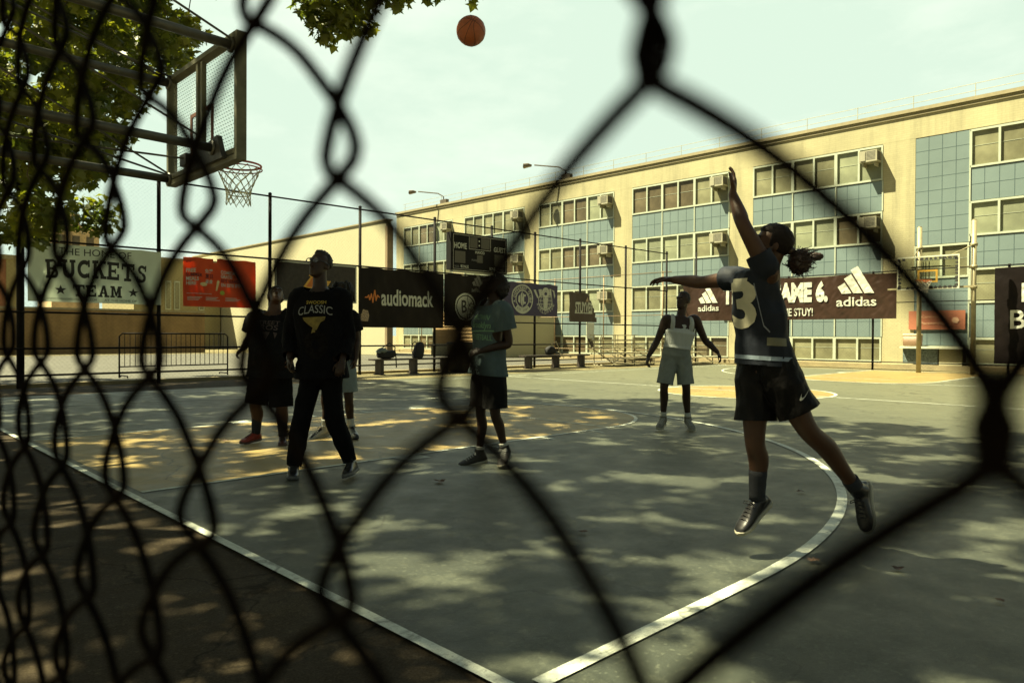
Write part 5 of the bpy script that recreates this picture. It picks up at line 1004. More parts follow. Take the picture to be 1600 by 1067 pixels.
side = (W_['kb'] - W_['hb']).normalized(); decal(X['t'], st, W_['hb'].lerp(W_['kb'], .42) + RV * .04, (RV + ZV * .45), (ZV - RV * .3), -FV, swoosh(-.035, -.02, .085), mat('silver print', (.55, .55, .45), .4), 'curved_mark')
for q in 'ab': sock(X, q, mat('dark sock', (.018, .02, .026), .9, .2, 30, .2, 200), .0, .165 if q == 'a' else .10, .043)
shoe(X['t'], W_['aa'], W_['toa'], W_['ka'], shoe_b, sole_w, lace_b, .98, False); shoe(X['t'], W_['ab'], W_['tob'], W_['kb'], shoe_b, sole_w, lace_b, .98, True)
mb = MB(); hair_cap(mb, X['hc'], X['hf'], X['hu'], .98, .009, .005, .40, 1, -.85, .34); mb.build('hair', brownhair, X['t'], True)
hb = X['hc'] - X['hf'] * .10 + X['hu'] * .00; pc = hb - X['hf'] * .06 - X['hu'] * .055; mb = MB(); rr = random.Random(5)
mb.tube([hb + X['hf'] * .02, hb - X['hf'] * .02 - X['hu'] * .012], [.028, .022], 10)
mb.ell(pc, X['hf'] * .058, X['hf'].cross(X['hu']) * .055, X['hu'] * .066, 36, 24, lambda d: 1 + .16 * noise.noise(Vector(d) * 4) + .13 * noise.noise(Vector(d) * 10) + .07 * noise.noise(Vector(d) * 22))
tf = pc - X['hf'] * .075 + X['hu'] * .045
mb.ell(tf, X['hf'] * .036, X['hf'].cross(X['hu']) * .026, X['hu'] * .022 - X['hf'] * .008, 30, 20, lambda d: 1 + .25 * noise.noise(Vector(d) * 4) + .18 * noise.noise(Vector(d) * 11))
for i in range(420):
    d = Vector((rr.gauss(0, 1), rr.gauss(0, 1), rr.gauss(0, 1))).normalized(); e = X['hf'] * -.75 + X['hu'] * .35; lift = 1.0 if d.dot(e.normalized()) > .5 else .0; p = pc + (X['hf'] * d.x * .055 + X['hf'].cross(X['hu']) * d.y * .052 + X['hu'] * d.z * .062); q = Vector((rr.gauss(0, 1), rr.gauss(0, 1), rr.gauss(0, 1))) * .012
    n = d.x * X['hf'] + d.z * X['hu'] + d.y * X['hf'].cross(X['hu']); mb.tube([p, p + n * .003 + q * .3, p + n * .006 + q * .9 + e * .02 * lift, p + n * .002 + q * 1.3 + e * .055 * lift], [.0028, .0024, .002, .001], 4)
mb.build('ponytail', mat('ponytail hair', (.032, .016, .010), .5, .4, 30), X['t'], True)

# ---- man in the tank top
X = person('tank', 'man in white ribbed tank top and grey shorts standing with arms spread low',
    dict(skin=sk1, hairm=hairm, face=(-.72, -.62, .16), bulk=1.0, leg=.95, arm=1.05, handa=((.9, .2, .2), (.0, -1, 0), .5), handb=((-.8, .3, -.4), (-.1, -1, .2), .55), hs=.98))
W_ = X['W']; up, sh, ff = X['up'], X['sh'], X['ff']; tankm = mat('white ribbed cotton', (.50, .54, .52), .85, .08, 6, .25, 120, stretch=(3, 3, .2), spec=.08)
mb = MB(); rg = X['torso'](.024, .1, .80); hem = W_['pelvis'] + up * .095
mb.loft([(hem, rg[0][1] * 1.02, rg[0][2] * 1.04)] + [q for q in rg if (q[0] - hem).dot(up) > .03] + [(W_['chest'] + up * .055, sh * X['wd'] * .86, ff * .112), (W_['chest'] + up * .11, sh * X['wd'] * .70, ff * .100)], 28, True, 2.3)
for s in (-1, 1):
    a = W_['chest'] + up * .06 + sh * s * X['wd'] * .64; limb(mb, [a + ff * .09, a + ff * .085 + up * .08, X['mids'] + sh * s * X['wd'] * .62 + up * .034 + ff * .01, a - ff * .075 + up * .08, a - ff * .08], [.028] * 5, 12)
remesh(mb, 'tank_top', tankm, X['t'], .0075, 3, folds(11, .004), [], 0)
st = shorts(X, mat('grey fleece', (.24, .27, .25), .9, .12, 12, .15, 180, spec=.08), 'shorts', 12, (.100, .104, .108), .90, .007, .12)
for q in 'ab': sock(X, q, mat('white sock', (.55, .56, .5), .9), .02, .10, .040); shoe(X['t'], W_['a' + q], W_['to' + q], W_['k' + q], mat('grey suede', (.17, .165, .13), .8, .25, 12), sole_w, white_c, 1.02, True)
mb = MB(); hair_cap(mb, X['hc'], X['hf'], X['hu'], .98, .010, .006, .66, 2); mb.build('hair', hairm, X['t'], True)

# ---- youth in the blue shirt
X = person('blue', 'youth in teal blue printed tee and black shorts, head tilted back looking up',
    dict(skin=sk1, hairm=hairm, face=(-.62, -.25, .78), hup=(.70, .2, .62), bulk=.98, leg=.86, arm=.93, handa=((.3, .3, -.9), (-.4, 0, .9), .7), handb=((.2, .6, -.6), (-.2, -.2, .9), .65)))
W_ = X['W']; ts = shirt(X, mat('teal blue cotton', (.085, .12, .125), .85, .12, 8, .12, 200, spec=.08), 'tee_shirt', 21, .036, .62, (.098, .102, .108), .05, .010, .09, .010)
mint = mat('mint print', (.17, .34, .18), .7, .3, 20); c0 = W_['chest'] - X['up'] * .03 + X['sh'] * .03
decal(X['t'], ts, c0 + X['ff'] * .1, X['sh'], X['up'], (X['ff'] + X['sh'] * .5).normalized(), text2d('BROWN', (-.10, .05, .24, .05), .006, shear=.2) + text2d('Brooklyn', (-.10, -.04, .26, .075), .012, shear=.2) + stroke([(-.12, -.06), (.18, -.04)], .012) + text2d('STREETBALL', (-.10, -.13, .27, .05), .01), mint, 'shirt_print')
st = shorts(X, mat('charcoal shorts', (.010, .010, .010), .85, .25, 8, .1, 150, spec=.08), 'shorts', 22, (.098, .112, .116), .88, .010, .10)
shoe(X['t'], W_['aa'], W_['toa'], W_['ka'], mat('black suede', (.02, .019, .018), .7, .3, 15), sole_w, white_c, 1.05, True); shoe(X['t'], W_['ab'], W_['tob'], W_['kb'], MATS['black suede'], sole_w, white_c, 1.05, True)
for q in 'ab': sock(X, q, MATS['white sock'], .03, .075, .043)
mb = MB(); hair_cap(mb, X['hc'], X['hf'], X['hu'], 1., .034, .020, .66, 4, -.45); mb.build('hair', hairm, X['t'], True)
# ---- tall man in front
X = person('front', 'tall man in glasses and black sweatshirt lettered CLASSIC, feet wide apart',
    dict(skin=sk1, hairm=hairm, face=(-.35, -.88, .26), bulk=1.02, leg=.9, arm=.98, handa=((.8, .2, .1), (.2, -1, 0), .6), handb=((.1, .8, -.3), (-.2, -.2, .9), .5)))
W_ = X['W']; sw = shirt(X, mat('black sweatshirt', (.006, .006, .007), .95, .3, 8, .15, 160, spec=.08), 'sweatshirt', 31, .045, 1.86, (.094, .084, .066), .06, .012, .085, .008)
c0 = W_['chest'] + X['ff'] * .1 + X['up'] * .0; D = (X['t'], sw); A_ = (X['sh'], X['up'], X['ff'])
decal(*D, c0, *A_, text2d('SWOOSH', (-.075, .075, .165, .028), .008), mat('yellow print', (.40, .30, .035), .7), 'shirt_print')
cl_ = text2d('CLASSIC', (-.14, .0, .28, .068), .002); cl_ = [([[x, y - 1.2 * x * x] for x, y in v], f) for v, f in cl_]
decal(*D, c0, *A_, cl_, mat('silver lettering', (.26, .27, .25), .7), 'shirt_print')
decal(*D, c0, *A_, P((-.10, -.035), (.09, -.03), (.08, -.06), (.05, -.075), (.03, -.11), (.0, -.16), (-.035, -.17), (-.02, -.12), (-.06, -.09), (-.09, -.06)), mat('dull gold print', (.21, .16, .03), .7, .4, 30), 'shirt_picture')
decal(*D, c0, *A_, arc(.0, -.26, .03, .10, 0, 360, 24, 1.2), mat('faint print', (.009, .008, .007), .9, .6, 25, spec=.06), 'shirt_picture')
st = shorts(X, mat('black trousers', (.006, .006, .0065), .9, .3, 8, .1, 150, spec=.08), 'trousers', 32, (.098, .080, .058), .97, .012, .08, .009, True)
for q in 'ab': shoe(X['t'], W_['a' + q], W_['to' + q], W_['k' + q], shoe_b, mat('grey sole', (.12, .12, .11), .7), lace_b, 1.06, False); sock(X, q, MATS['white sock'], -.01, .05, .042)
mb = MB(); hair_cap(mb, X['hc'], X['hf'], X['hu'], 1., .018, .010, .74, 6, -.35); mb.build('hair', hairm, X['t'], True)
mb = MB(); hf, hu = X['hf'], X['hu']; hs_ = hf.cross(hu); c = X['hc']
for k in (-1, 1):
    g0 = c + hf * .108 + hu * .008 + hs_ * k * .035; mb.tube([g0 + hs_ * .029 * cos(a) + hu * .021 * sin(a) - hf * .006 * abs(cos(a)) * (1 if cos(a) * k > 0 else 0) for a in np.linspace(0, 2 * pi, 24)[:-1]], .0032, 6, True)
    mb.tube([c + hf * .10 + hu * .012 + hs_ * k * .064, c + hf * .04 + hu * .012 + hs_ * k * .084, c - hf * .02 + hu * .006 + hs_ * k * .088], .003, 6)
mb.tube([c + hf * .112 + hu * .012 - hs_ * .007, c + hf * .112 + hu * .012 + hs_ * .007], .003, 6); gl_ = mb.build('glasses', mat('glasses frame', (.03, .03, .03), .25), X['t'])
mb = MB()
for k in (-1, 1): mb.loft([(c + hf * .1065 + hu * .008 + hs_ * k * .035, hs_ * .027, hu * .019), (c + hf * .1085 + hu * .008 + hs_ * k * .035, hs_ * .027, hu * .019)], 20, True)
mb.build('lenses', lens_m, gl_)
# ---- heavy boy left
X = person('left', 'heavily built boy in black tee and red shoes looking up, left of the tall man',
    dict(skin=sk2, hairm=hairm, face=(.32, -.62, .62), hup=(-.1, .5, .85), bulk=1.22, belly=.06, leg=1.18, arm=1.22, handa=((.7, -.1, -.6), (.3, -1, .2), .6), handb=((-.9, .1, .1), (-.1, -1, 0), .6), hs=1.02, lift=.03))
W_ = X['W']; ts = shirt(X, blk, 'tee_shirt', 41, .040, .72, (.112, .112, .112), .08, .010, .09, .008)
decal(X['t'], ts, W_['chest'] + X['ff'] * .1 + X['up'] * .03, X['sh'], X['up'], X['ff'], text2d('STREET', (-.13, .03, .26, .04), .006) + text2d('BROS', (-.12, -.03, .24, .055), .012) + P((-.04, -.05), (.05, -.05), (.01, -.14)) + P((.08, -.05), (.12, -.06), (.1, -.12)), mat('faint red grey print', (.075, .05, .045), .7, .5, 30), 'shirt_print')
st = shorts(X, mat('black baggy shorts', (.006, .006, .0065), .9, .3, 8, .1, 150, spec=.08), 'shorts', 42, (.120, .126, .126), 1.0, .012, .10)
for q, um in (('a', mat('red leather', (.30, .035, .022), .35, .2, 10)), ('b', mat('dark red leather', (.07, .018, .015), .4, .3, 10))): sock(X, q, MATS['dark sock'], .0, .20, .048); shoe(X['t'], W_['a' + q], W_['to' + q], W_['k' + q], um, mat('dark sole', (.08, .04, .03), .6), lace_b, 1.0, False)
mb = MB(); hair_cap(mb, X['hc'], X['hf'], X['hu'], 1.02, .014, .010, .62, 8); mb.build('hair', hairm, X['t'], True)
# ---- player with locs behind
X = person('back', 'player with locs in black tee and pale blue shorts, half hidden behind tall man',
    dict(skin=sk1, hairm=hairm, face=(-.2, -.95, .2), bulk=.95, leg=.92, arm=.95, handa=((.8, .2, .1), (.2, -1, 0), .5), handb=((-.8, .1, .1), (-.2, -1, 0), .55), hs=.98))
W_ = X['W']; ts = shirt(X, blk, 'tee_shirt', 51, .030, .66, (.088, .092, .094), .0, .008, .085, .006)
st = shorts(X, mat('pale blue denim', (.20, .25, .255), .85, .15, 10, .12, 160, spec=.08), 'shorts', 52, (.100, .108, .112), .80, .009, .10)
for q in 'ab':
    sock(X, q, MATS['white sock'], .03, .12, .041); s_ = shoe(X['t'], W_['a' + q], W_['to' + q], W_['k' + q], mat('white leather', (.48, .48, .42), .45, .1, 8), sole_w, lace_b, 1.04, True)
    A, To, K = W_['a' + q], W_['to' + q], W_['k' + q]; d = (To - A).normalized(); mb = MB(); mb.ell(A + d * .05 + ZV * .005, d * .05, RV * .036 if q == 'b' else FV * .036, ZV * .045, 16, 10); mb.ell(To - d * .035, d * .05, (FV if q == 'a' else RV) * .047, ZV * .034, 16, 10); mb.build('dark_panel', shoe_b, s_, True)
mb = MB(); hair_cap(mb, X['hc'], X['hf'], X['hu'], .98, .016, .014, .46, 9); rr = random.Random(8)
hs_ = X['hf'].cross(X['hu'])
for i in range(64):
    a = rr.uniform(-2.5, 2.5); z = rr.uniform(.2, .95); d = hs_ * sin(a) * .085 - X['hf'] * cos(a) * .09; p = X['hc'] + X['hu'] * (.04 + .08 * z) + d * (1 - z * .55)
    o_ = d.normalized(); ln = rr.uniform(.10, .2); mb.tube([p, p + o_ * .04 + ZV * .02, p + o_ * .062 - ZV * ln * .45, p + o_ * .06 - ZV * ln + Vector((rr.gauss(0, .01), rr.gauss(0, .01), 0))], [.010, .011, .010, .006], 6)
mb.build('locs', hairm, X['t'], True)
